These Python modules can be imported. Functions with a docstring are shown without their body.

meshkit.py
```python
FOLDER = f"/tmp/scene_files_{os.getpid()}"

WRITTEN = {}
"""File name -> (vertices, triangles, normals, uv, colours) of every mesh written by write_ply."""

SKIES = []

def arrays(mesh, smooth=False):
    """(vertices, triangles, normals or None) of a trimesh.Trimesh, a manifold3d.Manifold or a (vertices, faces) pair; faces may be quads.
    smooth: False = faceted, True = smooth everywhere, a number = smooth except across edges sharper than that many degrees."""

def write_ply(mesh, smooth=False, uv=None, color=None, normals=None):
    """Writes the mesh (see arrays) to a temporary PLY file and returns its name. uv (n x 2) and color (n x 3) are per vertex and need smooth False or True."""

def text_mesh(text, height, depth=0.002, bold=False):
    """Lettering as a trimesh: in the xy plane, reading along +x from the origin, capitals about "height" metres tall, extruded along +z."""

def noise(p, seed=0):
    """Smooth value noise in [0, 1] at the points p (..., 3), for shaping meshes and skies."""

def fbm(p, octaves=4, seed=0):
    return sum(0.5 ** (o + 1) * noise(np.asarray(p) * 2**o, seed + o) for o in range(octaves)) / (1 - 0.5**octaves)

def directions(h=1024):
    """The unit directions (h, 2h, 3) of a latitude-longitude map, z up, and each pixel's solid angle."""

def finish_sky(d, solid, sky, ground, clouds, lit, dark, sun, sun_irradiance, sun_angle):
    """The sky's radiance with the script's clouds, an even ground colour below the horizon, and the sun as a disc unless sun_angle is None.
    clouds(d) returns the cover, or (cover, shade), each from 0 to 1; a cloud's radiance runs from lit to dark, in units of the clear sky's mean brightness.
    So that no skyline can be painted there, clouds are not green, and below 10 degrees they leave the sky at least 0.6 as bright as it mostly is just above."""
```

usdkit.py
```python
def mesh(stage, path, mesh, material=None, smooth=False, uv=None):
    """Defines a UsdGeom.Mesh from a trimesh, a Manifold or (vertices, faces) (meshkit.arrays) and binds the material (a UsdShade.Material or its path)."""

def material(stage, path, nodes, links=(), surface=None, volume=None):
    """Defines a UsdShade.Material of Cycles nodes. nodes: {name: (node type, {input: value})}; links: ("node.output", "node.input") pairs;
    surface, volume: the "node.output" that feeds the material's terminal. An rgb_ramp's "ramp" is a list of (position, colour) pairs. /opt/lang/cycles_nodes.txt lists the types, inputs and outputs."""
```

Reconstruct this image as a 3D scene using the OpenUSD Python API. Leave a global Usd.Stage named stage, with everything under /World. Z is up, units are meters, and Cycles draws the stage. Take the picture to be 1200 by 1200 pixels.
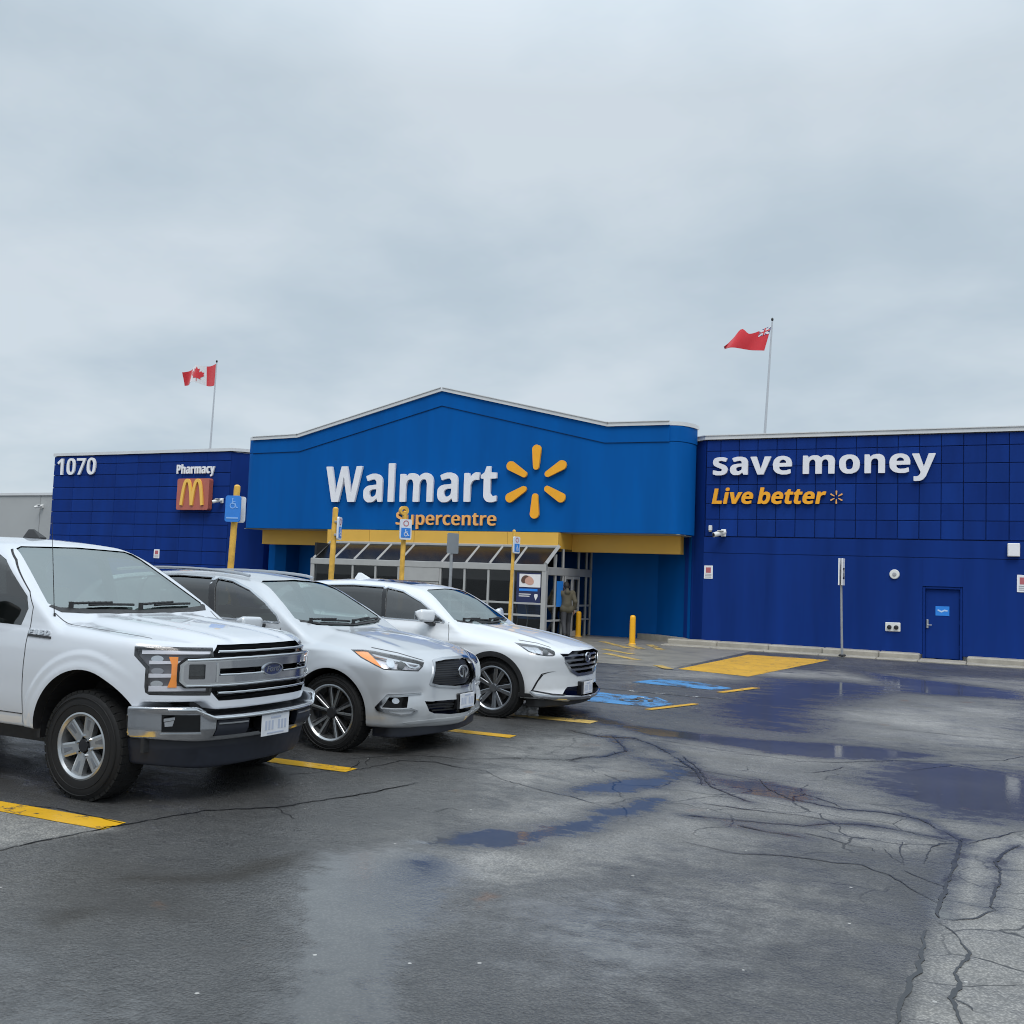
import math, sys
sys.path.insert(0, "/opt/lang")
import numpy as np, trimesh, shapely, manifold3d as m3
from shapely.geometry import Polygon, LineString, Point, MultiPolygon
from shapely import affinity
from scipy.interpolate import PchipInterpolator
from scipy.spatial import Delaunay, cKDTree
from pxr import Usd, UsdGeom, UsdLux, UsdShade, Gf, Sdf, Vt
import meshkit, usdkit

stage = Usd.Stage.CreateInMemory()
UsdGeom.SetStageUpAxis(stage, UsdGeom.Tokens.z)
UsdGeom.SetStageMetersPerUnit(stage, 1.0)
UsdGeom.Xform.Define(stage, "/World")
UsdGeom.Scope.Define(stage, "/World/Looks")
rng = np.random.default_rng(7)

# ---------------------------------------------------------------- camera (x runs along the store front, y towards it)
EYE = np.array([0.0, 0.0, 1.75])
PITCH, ROLL, YAW = math.radians(3.9255), math.radians(2.1533), math.radians(26.0239)
cp, sp, cr, sr, cy, sy = math.cos(PITCH), math.sin(PITCH), math.cos(ROLL), math.sin(ROLL), math.cos(YAW), math.sin(YAW)
TURN = np.array([[cy, -sy, 0], [sy, cy, 0], [0, 0, 1]])
AHEAD = TURN @ np.array([0, cp, sp])
RIGHT = TURN @ (cr * np.array([1, 0, 0]) + sr * np.array([0, -sp, cp]))
UP = TURN @ (-sr * np.array([1, 0, 0]) + cr * np.array([0, -sp, cp]))
cam = UsdGeom.Camera.Define(stage, "/World/camera")
cam.CreateHorizontalApertureAttr(36.0)
cam.CreateVerticalApertureAttr(36.0)
cam.CreateFocalLengthAttr(36.0 * 1165 / 1200)
cam.CreateClippingRangeAttr(Gf.Vec2f(0.1, 2000))
cam.CreateExposureAttr(0.16)
cam.AddTransformOp().Set(Gf.Matrix4d(*RIGHT, 0, *UP, 0, *(-AHEAD), 0, *EYE, 1))

# ---------------------------------------------------------------- sky and sun: a bright overcast
SUN_EL, SUN_ROT = math.radians(58), math.radians(150)
SKY = usdkit.material(
    stage, "/World/Looks/overcast_sky",
    {
        "co": ("texture_coordinate", {}),
        "sep": ("separate_xyz", {}),
        "sky": ("sky_texture", {"sky_type": "single_scattering", "sun_disc": False, "sun_elevation": SUN_EL, "sun_rotation": SUN_ROT}),
        "h": ("math", {"math_type": "maximum", "value2": 0.0}),
        "hb": ("math", {"math_type": "add", "value2": 0.22}),
        "px": ("math", {"math_type": "divide"}),
        "py": ("math", {"math_type": "divide"}),
        "pl": ("combine_xyz", {"z": 3.1}),
        "n1": ("noise_texture", {"scale": 1.25, "detail": 7, "roughness": 0.52, "distortion": 0.15}),
        "n2": ("noise_texture", {"scale": 2.6, "detail": 5, "roughness": 0.55}),
        "sum": ("math", {"math_type": "multiply_add", "value2": 0.45}),
        "cl": ("rgb_ramp", {"ramp": [(0.0, (4.0, 4.85, 5.6)), (0.45, (4.25, 5.12, 5.87)), (0.60, (4.65, 5.5, 6.22)), (0.72, (5.2, 6.0, 6.65)), (0.85, (5.8, 6.5, 7.1))]}),
        "up": ("map_range", {"range_type": "linear", "from_min": 0.45, "from_max": 1.0, "to_min": 1.0, "to_max": 2.6, "clamp": True}),
        "lit": ("vector_math", {"math_type": "scale"}),
        "mixsky": ("mix_color", {"blend_type": "mix", "fac": 0.94, "use_clamp": False}),
        "bg": ("background_shader", {"strength": 0.1}),
    },
    [("co.generated", "sep.vector"), ("sep.z", "h.value1"), ("h.value", "hb.value1"), ("sep.x", "px.value1"), ("hb.value", "px.value2"), ("sep.y", "py.value1"), ("hb.value", "py.value2"),
     ("px.value", "pl.x"), ("py.value", "pl.y"), ("pl.vector", "n1.vector"), ("pl.vector", "n2.vector"), ("n2.fac", "sum.value1"), ("n1.fac", "sum.value3"), ("sum.value", "cl.fac"),
     ("h.value", "up.value"), ("cl.color", "lit.vector1"), ("up.result", "lit.scale"), ("sky.color", "mixsky.a"), ("lit.vector", "mixsky.b"), ("mixsky.result", "bg.color")],
    surface="bg.background",
)
dome = UsdLux.DomeLight.Define(stage, "/World/sky")
dome.CreateIntensityAttr(1.0)
UsdShade.MaterialBindingAPI.Apply(dome.GetPrim()).Bind(SKY)
dome.GetPrim().SetCustomDataByKey("kind", "structure")
sun = UsdLux.DistantLight.Define(stage, "/World/sun")
sun.CreateIntensityAttr(0.4)
sun.CreateAngleAttr(30.0)
sun.CreateNormalizeAttr(True)
sun.CreateColorAttr(Gf.Vec3f(1.0, 0.97, 0.93))
sd = np.array([math.sin(SUN_ROT) * math.cos(SUN_EL), math.cos(SUN_ROT) * math.cos(SUN_EL), math.sin(SUN_EL)])
sx_ = np.cross([0, 0, 1], sd); sx_ /= np.linalg.norm(sx_)
sun.AddTransformOp().Set(Gf.Matrix4d(*sx_, 0, *np.cross(sd, sx_), 0, *sd, 0, 0, 0, 30, 1))

# ---------------------------------------------------------------- prims, names, materials
taken = set()


def numbered(parent, name):
    p, k = f"{parent}/{name}", 0
    while p in taken:
        k += 1
        p = f"{parent}/{name}_{k:03d}"
    taken.add(p)
    return p


def tag(prim, label=None, category=None, group=None, kind=None):
    for k, t in (("label", label), ("category", category), ("group", group), ("kind", kind)):
        if t:
            prim.SetCustomDataByKey(k, t)
    return prim


def thing(name, label, category, at=(0, 0, 0), group=None, rz=0.0, parent="/World"):
    x = UsdGeom.Xform.Define(stage, numbered(parent, name))
    x.AddTranslateOp().Set(Gf.Vec3d(*map(float, at)))
    if rz:
        x.AddRotateZOp().Set(float(rz))
    tag(x.GetPrim(), label, category, group)
    return str(x.GetPath())


def put(parent, name, mesh, mat, smooth=False, label=None, color=None):
    """One Mesh prim below parent. mesh: anything meshkit.arrays takes, or (vertices, faces, normals)."""
    path = numbered(parent, name)
    if isinstance(mesh, tuple) and len(mesh) == 3:
        v, f, n = mesh
        u_, f = np.unique(f, return_inverse=True)
        v, f, n = v[u_], f.reshape(-1, 3), n[u_]
        m = usdkit.mesh(stage, path, (v, f), mat)
        m.CreateNormalsAttr(Vt.Vec3fArray.FromNumpy(np.asarray(n, np.float32)))
        m.SetNormalsInterpolation("vertex")
    else:
        m = usdkit.mesh(stage, path, mesh, mat, smooth=smooth)
    if label:
        m.GetPrim().SetCustomDataByKey("label", label)
    return path


def prim(path):
    return stage.GetPrimAtPath(path)


def box(x0, x1, y0, y1, z0, z1):
    t = trimesh.creation.box((x1 - x0, y1 - y0, z1 - z0))
    t.apply_translation(((x0 + x1) / 2, (y0 + y1) / 2, (z0 + z1) / 2))
    return t


def bev(x0, x1, y0, y1, z0, z1, r=0.01):
    """A box with chamfered edges."""
    c = np.array([(x0 + x1) / 2, (y0 + y1) / 2, (z0 + z1) / 2])
    h = np.array([x1 - x0, y1 - y0, z1 - z0]) / 2
    r = min(r, *(h * 0.9))
    pts = [c + (2 * np.array(s) - 1) * (h - r * (1 - np.eye(3)[k])) for s in np.ndindex(2, 2, 2) for k in range(3)]
    return trimesh.convex.convex_hull(np.array(pts))


def rod(a, b, r, r2=None, n=12):
    a, b = np.array(a, float), np.array(b, float)
    d = b - a
    L = np.linalg.norm(d)
    z = d / L
    x = np.cross(z, [0, 0, 1.0] if abs(z[2]) < 0.9 else [1.0, 0, 0]); x /= np.linalg.norm(x)
    y = np.cross(z, x)
    m = m3.Manifold.cylinder(L, r, r if r2 is None else r2, n).to_mesh()
    v = m.vert_properties[:, :3]
    return trimesh.Trimesh(a + v[:, :1] * x + v[:, 1:2] * y + v[:, 2:] * z, m.tri_verts, process=False)


def cat(*ms):
    return trimesh.util.concatenate([m if isinstance(m, trimesh.Trimesh) else trimesh.Trimesh(*meshkit.arrays(m)[:2], process=False) for m in ms])


def extrude(poly, depth):
    pg = poly if hasattr(poly, "geom_type") else Polygon(poly)
    return trimesh.util.concatenate([trimesh.creation.extrude_polygon(g, depth, engine="earcut") for g in getattr(pg, "geoms", [pg])])


def upright(t, y):
    """A shape drawn in (x, z) and extruded: stand it up facing -y with its front at y."""
    v = t.vertices
    d = v[:, 2].max()
    return trimesh.Trimesh(np.stack([v[:, 0], y + d - v[:, 2], v[:, 1]], 1), t.faces, process=False)


def mat(name, color, rough=0.5, metal=0.0, coat=0.0, vary=0.0, scale=3.0, bump=0.0, bscale=60.0, spec=0.5, extra=None, dirt=None, vstretch=(1, 1, 1)):
    """A painted, metal or plastic surface with some noise in tone, gloss and relief."""
    nodes = {"p": ("principled_bsdf", {"base_color": color, "roughness": rough, "metallic": metal, "coat_weight": coat, "specular_ior_level": spec, **(extra or {})})}
    links = []
    if vary or bump or dirt:
        nodes["g"] = ("texture_coordinate", {})
        nodes["mp"] = ("mapping", {"scale": vstretch})
        links.append(("g.object", "mp.vector"))
    if vary:
        nodes["n"] = ("noise_texture", {"scale": scale, "detail": 6, "roughness": 0.6})
        c = np.array(color)
        nodes["r"] = ("rgb_ramp", {"ramp": [(0.25, tuple(c * (1 - vary))), (0.5, tuple(c)), (0.75, tuple(np.minimum(c * (1 + vary), 0.95)))]})
        nodes["rr"] = ("map_range", {"from_min": 0.3, "from_max": 0.7, "to_min": rough * 0.8, "to_max": min(1, rough * 1.2)})
        links += [("mp.vector", "n.vector"), ("n.fac", "r.fac"), ("n.fac", "rr.value"), ("rr.result", "p.roughness")]
        if not dirt:
            links.append(("r.color", "p.base_color"))
    if dirt:  # grime that builds up towards the ground: (colour, z where it ends)
        nodes["sz"] = ("separate_xyz", {})
        nodes["dn"] = ("noise_texture", {"scale": 6, "detail": 8, "roughness": 0.65})
        nodes["dz"] = ("map_range", {"range_type": "smoothstep", "from_min": dirt[1], "from_max": 0.1, "to_min": 0.0, "to_max": 1.0})
        nodes["dm"] = ("math", {"math_type": "multiply"})
        nodes["mx"] = ("mix_color", {"blend_type": "mix", "a": color, "b": dirt[0]})
        links += [("g.object", "sz.vector"), ("mp.vector", "dn.vector"), ("sz.z", "dz.value"), ("dz.result", "dm.value1"), ("dn.fac", "dm.value2"), ("dm.value", "mx.fac"), ("mx.result", "p.base_color")]
        if vary:
            links.append(("r.color", "mx.a"))
    if bump:
        nodes["bn"] = ("noise_texture", {"scale": bscale, "detail": 4})
        nodes["b"] = ("bump", {"strength": bump, "distance": 0.01})
        links += [("mp.vector", "bn.vector"), ("bn.fac", "b.height"), ("b.normal", "p.normal")]
    return usdkit.material(stage, f"/World/Looks/{name}", nodes, links, surface="p.BSDF")


def pane(name, tint, rough=0.0, f0=0.04, gloss=(1, 1, 1)):
    """Thin glass: clear or tinted, with a mirror coat that grows towards grazing (f0 = its strength seen straight on)."""
    return usdkit.material(stage, f"/World/Looks/{name}", {"t": ("transparent_bsdf", {"color": tint}), "g": ("glossy_bsdf", {"color": gloss, "roughness": rough}), "lw": ("layer_weight", {"blend": 0.5}), "pw": ("math", {"math_type": "power", "value2": 4.0}), "f": ("math", {"math_type": "multiply_add", "value2": 1 - f0, "value3": f0}), "m": ("mix_closure", {})},
                           [("lw.facing", "pw.value1"), ("pw.value", "f.value1"), ("f.value", "m.fac"), ("t.BSDF", "m.closure1"), ("g.BSDF", "m.closure2")], surface="m.closure")


GLYPHS = {'bW': '135!2,97 2,100 22,100 23,99 35,46 38,26 40,25 41,28 44,47 57,97 58,100 77,100 78,99 91,46 94,28 96,26 97,27 99,43 112,99 113,100 133,100 129,82 109,0 85,0 84,1 71,52 69,67 67,69 66,68 64,52 51,1 50,0 26,0',
'ba': '81!5,18 5,26 6,32 8,36 13,41 19,44 28,46 43,47 51,48 50,56 45,62 36,62 24,59 19,57 13,71 27,76 36,78 48,78 55,76 60,74 67,68 69,64 71,56 71,0 57,0 53,10 46,4 39,0 33,-1 21,-1 15,2 10,6 7,11|27,21 28,18 30,15 34,14 39,14 44,16 48,19 50,23 51,35 38,35 30,32 27,28',
'bl': '41!11,0 10,106 31,106 31,0',
'bm': '132!11,0 10,76 27,76 29,69 30,68 36,73 40,76 47,78 56,78 66,75 71,71 74,67 80,73 86,76 93,78 102,78 112,74 118,68 121,62 122,55 122,0 102,0 102,49 99,57 97,60 93,61 88,61 83,59 79,54 77,49 76,44 76,0 56,0 56,49 55,52 54,56 51,60 47,61 43,61 38,59 35,56 32,48 31,43 31,0',
'br': '61!11,0 10,76 26,76 29,65 30,64 36,72 43,76 48,78 59,77 59,72 57,57 46,58 43,57 37,54 33,47 31,43 31,0',
'bt': '57!3,61 3,70 14,77 20,93 33,93 33,77 52,76 52,61 33,60 33,22 35,19 39,15 45,15 53,17 53,2 41,-1 31,-1 25,0 20,3 17,6 13,12 12,17 12,60',
'xs': '71!7,3 7,22 18,19 28,17 40,17 42,19 43,21 43,25 39,27 21,35 13,40 10,43 8,47 6,53 7,63 10,68 14,73 19,75 31,78 48,78 64,73 64,70 58,57 41,62 32,61 29,60 29,58 29,55 32,53 55,43 62,36 66,27 66,19 64,14 62,9 57,5 53,2 40,-1 19,-1',
'xa': '85!5,18 5,27 6,32 8,36 15,43 21,45 29,47 52,49 52,52 50,58 44,61 34,60 20,56 13,70 14,72 21,75 32,78 51,78 60,76 67,73 71,68 74,62 76,56 76,0 59,0 55,9 54,10 46,3 39,-1 35,-1 21,-1 16,1 11,5 7,11|29,27 30,20 33,17 36,16 41,16 47,19 50,21 52,26 52,35 43,35 34,33 30,29',
'xv': '83!29,1 0,77 25,77 41,24 42,25 57,77 82,77 82,75 53,0 30,0',
'xe': '85!7,32 6,44 9,57 12,63 16,68 22,73 28,76 38,78 49,78 58,76 68,71 72,67 76,60 79,49 79,33 31,32 31,27 33,23 37,19 42,17 45,16 59,17 74,22 75,5 71,3 60,-1 40,-1 26,3 19,7 12,15 8,22|34,57 31,51 32,48 57,48 57,53 55,57 51,60 47,62 42,62 36,59',
'xm': '138!10,0 10,77 27,77 29,75 30,70 32,68 36,73 42,76 50,78 60,78 66,77 71,74 78,68 83,73 91,77 97,78 107,78 114,76 120,74 124,69 127,64 129,56 128,0 105,0 105,48 102,56 97,60 92,60 87,58 84,54 82,50 81,43 81,0 57,0 57,49 56,52 54,56 52,59 49,60 44,60 38,56 35,52 34,47 33,42 33,0',
'xo': '89!7,32 7,49 9,57 12,63 15,67 20,72 29,76 38,78 50,78 60,76 67,72 73,67 76,62 80,54 82,44 82,34 80,21 76,13 69,6 67,5 56,0 49,-1 39,-1 32,0 24,3 19,7 12,16 8,26|31,45 32,26 35,20 38,18 42,17 47,17 53,20 56,25 57,29 58,44 56,52 55,55 51,59 47,61 41,60 37,58 35,56 32,51',
'xn': '92!10,0 10,77 27,77 31,67 36,72 40,75 51,78 64,78 74,73 78,69 80,65 83,55 83,0 59,0 59,49 57,54 55,58 50,60 45,60 40,58 37,55 34,49 33,41 33,0',
'xy': '83!0,75 0,77 24,77 25,76 39,31 40,26 41,25 57,76 59,77 82,77 48,-15 43,-22 38,-28 30,-32 26,-33 11,-34 7,-33 6,-32 6,-14 17,-15 23,-12 27,-7 29,-2 30,2',
'iL': '78!12,0 12,100 33,100 34,99 34,18 74,18 74,0',
'ii': '42!10,93 10,101 13,104 15,106 24,106 27,106 31,102 32,99 32,91 29,88 27,87 18,86 15,87 11,90;11,0 10,76 31,76 31,0',
'iv': '80!29,1 0,76 22,76 38,27 39,21 40,21 41,21 42,28 57,76 58,76 80,76 79,73 51,0 30,0',
'ie': '83!7,31 6,44 10,58 13,64 19,71 29,76 37,78 48,78 57,76 64,73 67,69 72,64 75,58 77,49 77,33 28,33 29,27 31,21 36,17 41,15 54,15 63,17 72,20 73,4 68,2 53,-1 40,-1 27,2 20,6 13,12 9,21|31,57 29,50 29,47 57,48 57,53 54,58 50,62 46,63 41,63 35,61',
'ib': '89!11,0 10,106 31,106 31,68 32,68 35,71 42,76 49,78 60,77 69,73 76,65 80,56 82,44 82,27 78,15 74,9 69,3 62,0 57,-1 48,-1 42,0 36,4 31,8 27,0|31,36 33,25 37,19 43,16 49,16 55,19 59,25 61,33 60,49 57,56 54,59 49,61 43,61 38,59 35,56 33,51',
'it': '59!4,61 3,70 15,77 20,90 22,93 34,93 35,77 54,76 54,61 34,60 34,22 37,18 41,15 47,15 55,17 55,2 48,-1 33,-1 22,2 17,7 15,12 13,19 13,60',
'ir': '62!11,0 10,76 26,76 29,65 30,64 38,73 44,76 49,78 60,77 61,72 58,57 47,58 44,57 38,55 34,50 33,47 31,43 31,0',
'iF': '75!12,0 12,100 70,100 70,83 34,83 33,82 33,57 67,57 67,40 33,39 33,0',
'io': '87!7,32 7,49 12,62 19,71 23,73 31,76 37,78 50,78 60,75 65,73 73,65 78,57 80,51 81,44 81,33 80,28 77,18 73,12 67,6 64,3 56,0 49,-1 38,-1 28,1 23,4 17,9 12,15 8,23|28,45 29,26 31,21 34,18 39,15 46,15 53,17 55,19 57,24 59,29 59,44 57,52 55,57 52,60 47,62 41,62 35,60 32,56 30,52',
'id': '89!7,31 6,45 8,53 10,60 14,67 20,73 23,75 32,78 40,78 47,76 52,73 57,68 57,106 78,106 78,0 62,0 57,10 51,3 42,-1 32,-1 26,0 17,6 12,12 8,21|28,44 29,26 31,22 36,17 40,16 46,16 51,17 55,21 58,30 58,45 56,52 55,55 51,58 46,60 40,60 35,58 32,55 29,50',
'sS': '73!6,4 6,20 21,15 28,14 37,14 45,17 49,20 50,24 49,32 44,38 22,49 15,53 11,58 7,69 7,79 8,84 11,89 17,95 20,97 25,99 34,101 50,101 66,96 61,81 47,85 35,86 29,83 26,81 25,77 25,69 30,64 54,52 59,48 65,41 68,33 68,24 64,13 58,6 54,3 48,1 39,-1 20,-1 10,2',
'su': '84!10,21 10,76 27,76 27,25 31,17 37,13 43,13 48,15 52,19 55,25 56,32 56,76 73,76 73,0 60,0 59,3 58,9 57,10 52,4 45,0 39,-1 27,-1 20,2 14,8 11,15',
'sp': '82!11,-34 10,76 24,76 27,66 34,73 38,75 44,77 52,77 57,76 63,73 68,68 71,63 74,55 76,42 76,33 75,23 71,13 69,9 64,3 59,0 52,-2 41,-1 35,1 27,7 28,-33|28,30 30,21 35,15 40,13 46,13 50,14 52,16 56,23 58,28 58,44 56,53 52,61 46,63 40,63 34,61 32,59 30,55 28,48',
'se': '77!7,31 6,44 10,58 12,63 17,69 24,74 34,77 48,77 59,71 65,64 70,53 70,34 25,34 24,29 27,20 32,15 38,13 51,13 66,18 66,4 59,1 49,-1 36,-1 25,2 17,7 12,13 8,22|26,55 24,47 25,46 53,46 54,50 51,59 47,63 42,65 37,65 32,63 29,60',
'sr': '57!11,0 10,76 23,76 25,64 26,63 30,69 38,75 44,77 55,77 54,61 53,60 43,61 40,60 34,57 32,54 29,48 27,43 27,0',
'sc': '66!7,30 6,44 8,54 12,63 18,70 26,75 36,77 50,77 57,75 61,73 61,70 57,59 45,63 38,63 34,61 28,56 24,45 24,31 26,23 29,19 33,15 38,13 49,14 60,18 60,4 59,3 52,0 45,-1 31,-1 21,3 12,12 8,23',
'sn': '84!11,0 10,76 24,76 25,68 27,66 34,73 39,76 45,77 54,77 59,76 64,73 68,71 71,66 73,62 74,55 74,0 57,0 57,50 56,53 54,58 51,61 47,63 41,63 35,60 32,58 30,53 28,49 28,45 28,0',
'st': '53!3,62 3,70 13,76 19,92 30,92 30,76 48,76 48,62 30,62 30,20 32,15 37,13 42,13 49,14 49,14 49,2 49,1 39,-1 30,-1 24,0 17,4 14,10 12,17 12,62',
'n1': '73!10,75 10,76 13,80 36,100 52,100 52,0 35,0 35,79 34,79 19,65 16,67',
'n0': '73!6,40 6,60 7,71 10,83 15,92 21,97 26,100 32,101 40,101 46,100 54,95 59,89 63,80 66,69 67,58 67,43 65,26 63,17 58,9 51,2 41,-1 32,-1 22,2 15,9 10,17 7,29|23,37 25,25 29,17 34,13 39,13 43,16 46,20 49,33 50,60 49,71 46,80 43,84 39,87 34,87 30,85 27,81 25,75 23,62',
'n7': '73!5,85 5,100 67,100 66,86 33,0 16,0 15,1 49,84',
'nF': '66!12,0 11,99 62,99 62,85 29,85 28,84 29,55 60,55 60,41 29,40 28,0',
'n5': '73!7,4 7,19 22,14 34,13 42,17 45,20 49,28 48,38 46,42 41,47 34,49 26,49 15,47 9,51 12,100 59,100 59,85 27,85 25,62 27,61 32,63 41,63 45,62 49,61 56,57 61,51 65,41 66,28 65,21 61,12 52,4 41,-1 24,-1 20,-1 12,1',
'pP': '83!11,0 11,100 48,100 56,99 64,95 69,92 73,87 77,77 78,64 76,57 73,49 67,42 58,37 48,34 34,34 34,0|34,81 34,54 43,54 45,54 49,56 53,60 55,66 54,73 52,77 49,80 44,81',
'ph': '87!9,0 9,106 31,106 31,68 32,68 38,74 43,77 48,78 56,78 62,77 67,74 71,71 75,65 78,56 78,0 55,0 55,48 54,52 52,56 49,59 43,60 38,58 36,56 32,47 32,43 32,0',
'pa': '80!5,18 5,27 7,34 9,38 13,42 18,45 26,47 49,49 49,53 48,58 45,60 42,62 36,62 30,60 19,56 13,70 13,73 27,77 36,78 48,78 58,76 63,73 66,69 69,64 71,56 71,0 56,0 51,10 45,3 40,1 32,-1 21,-1 15,1 10,6 7,11|28,22 29,19 34,15 39,15 44,17 47,21 48,23 49,35 41,35 33,33 29,28',
'pr': '61!9,0 9,77 27,77 29,65 31,64 34,69 38,74 43,77 48,78 58,78 57,56 45,56 42,55 38,53 35,49 33,47 32,41 32,0',
'pm': '129!9,0 9,77 27,77 30,68 35,73 39,76 47,78 56,78 62,77 69,73 73,68 80,74 86,77 91,78 100,78 106,77 111,74 115,70 118,63 120,56 120,0 97,0 97,49 95,56 91,59 89,60 85,60 82,58 79,56 76,49 76,44 76,0 53,0 53,48 52,52 49,58 45,60 41,60 36,57 34,52 32,47 32,43 32,0',
'pc': '69!6,31 6,44 8,56 14,67 20,73 28,76 37,78 53,78 60,76 65,73 65,71 59,56 47,60 39,59 36,58 31,53 29,41 29,35 31,26 33,21 37,19 41,17 47,17 55,19 62,23 64,23 64,5 63,5 55,1 46,-1 36,-1 25,1 17,6 12,12 8,21',
'py': '78!0,76 0,77 23,77 24,76 36,36 38,28 39,27 40,28 41,35 54,76 54,77 77,77 46,-13 42,-21 35,-29 29,-32 25,-33 11,-34 7,-33 6,-32 6,-15 16,-15 21,-13 26,-5 28,1'}


def glyph(key):
    adv, body = GLYPHS[key].split("!")
    polys = []
    for p in body.split(";"):
        rings = [[tuple(map(float, q.split(","))) for q in r.split(" ")] for r in p.split("|")]
        polys.append(Polygon(rings[0], rings[1:]).buffer(0))
    return float(adv), shapely.union_all(polys)


def lettering(text, style, cap, x0, z0, width=None, shear=0.0, grow=0.0, round_=0.0):
    """Letters as (character, polygon in metres): capitals cap metres tall, baseline from (x0, z0), stretched to a total width."""
    out, pen = [], 0.0
    for ch in text:
        if ch == " ":
            pen += 26
            continue
        adv, pg = glyph(style + ch)
        out.append((ch, affinity.translate(pg, pen)))
        pen += adv
    b = shapely.union_all([p for _, p in out]).bounds
    k = cap / 100
    kx = width / (b[2] - b[0]) if width else k
    res = []
    for ch, p in out:
        p = affinity.affine_transform(p, [kx, shear * k, 0, k, x0 - b[0] * kx, z0])
        if grow:
            p = p.buffer(grow)
        if round_:
            p = p.buffer(-round_).buffer(round_)
        res.append((ch, p))
    return res


# ---------------------------------------------------------------- vehicles: smooth implicit bodies, meshed and cut
def smax(a, b, k):
    h = np.clip(0.5 + 0.5 * (a - b) / k, 0, 1)
    return b + (a - b) * h + k * h * (1 - h)


def smin(a, b, k):
    return -smax(-a, -b, k)


def sstep(a, b, x):
    t = np.clip((x - a) / (b - a), 0, 1)
    return t * t * (3 - 2 * t)


def curve(xs, ys):
    xs, ys = np.array(xs, float), np.array(ys, float)
    if xs[0] > xs[-1]:
        xs, ys = xs[::-1], ys[::-1]
    f = PchipInterpolator(xs, ys)
    return lambda x: f(np.clip(x, xs[0], xs[-1]))


def grad(F, p, e=0.003):
    g = np.stack([F(*(p + e * np.eye(3)[k]).T) - F(*(p - e * np.eye(3)[k]).T) for k in range(3)], 1)
    return g / np.maximum(np.linalg.norm(g, axis=1, keepdims=True), 1e-9)


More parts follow.
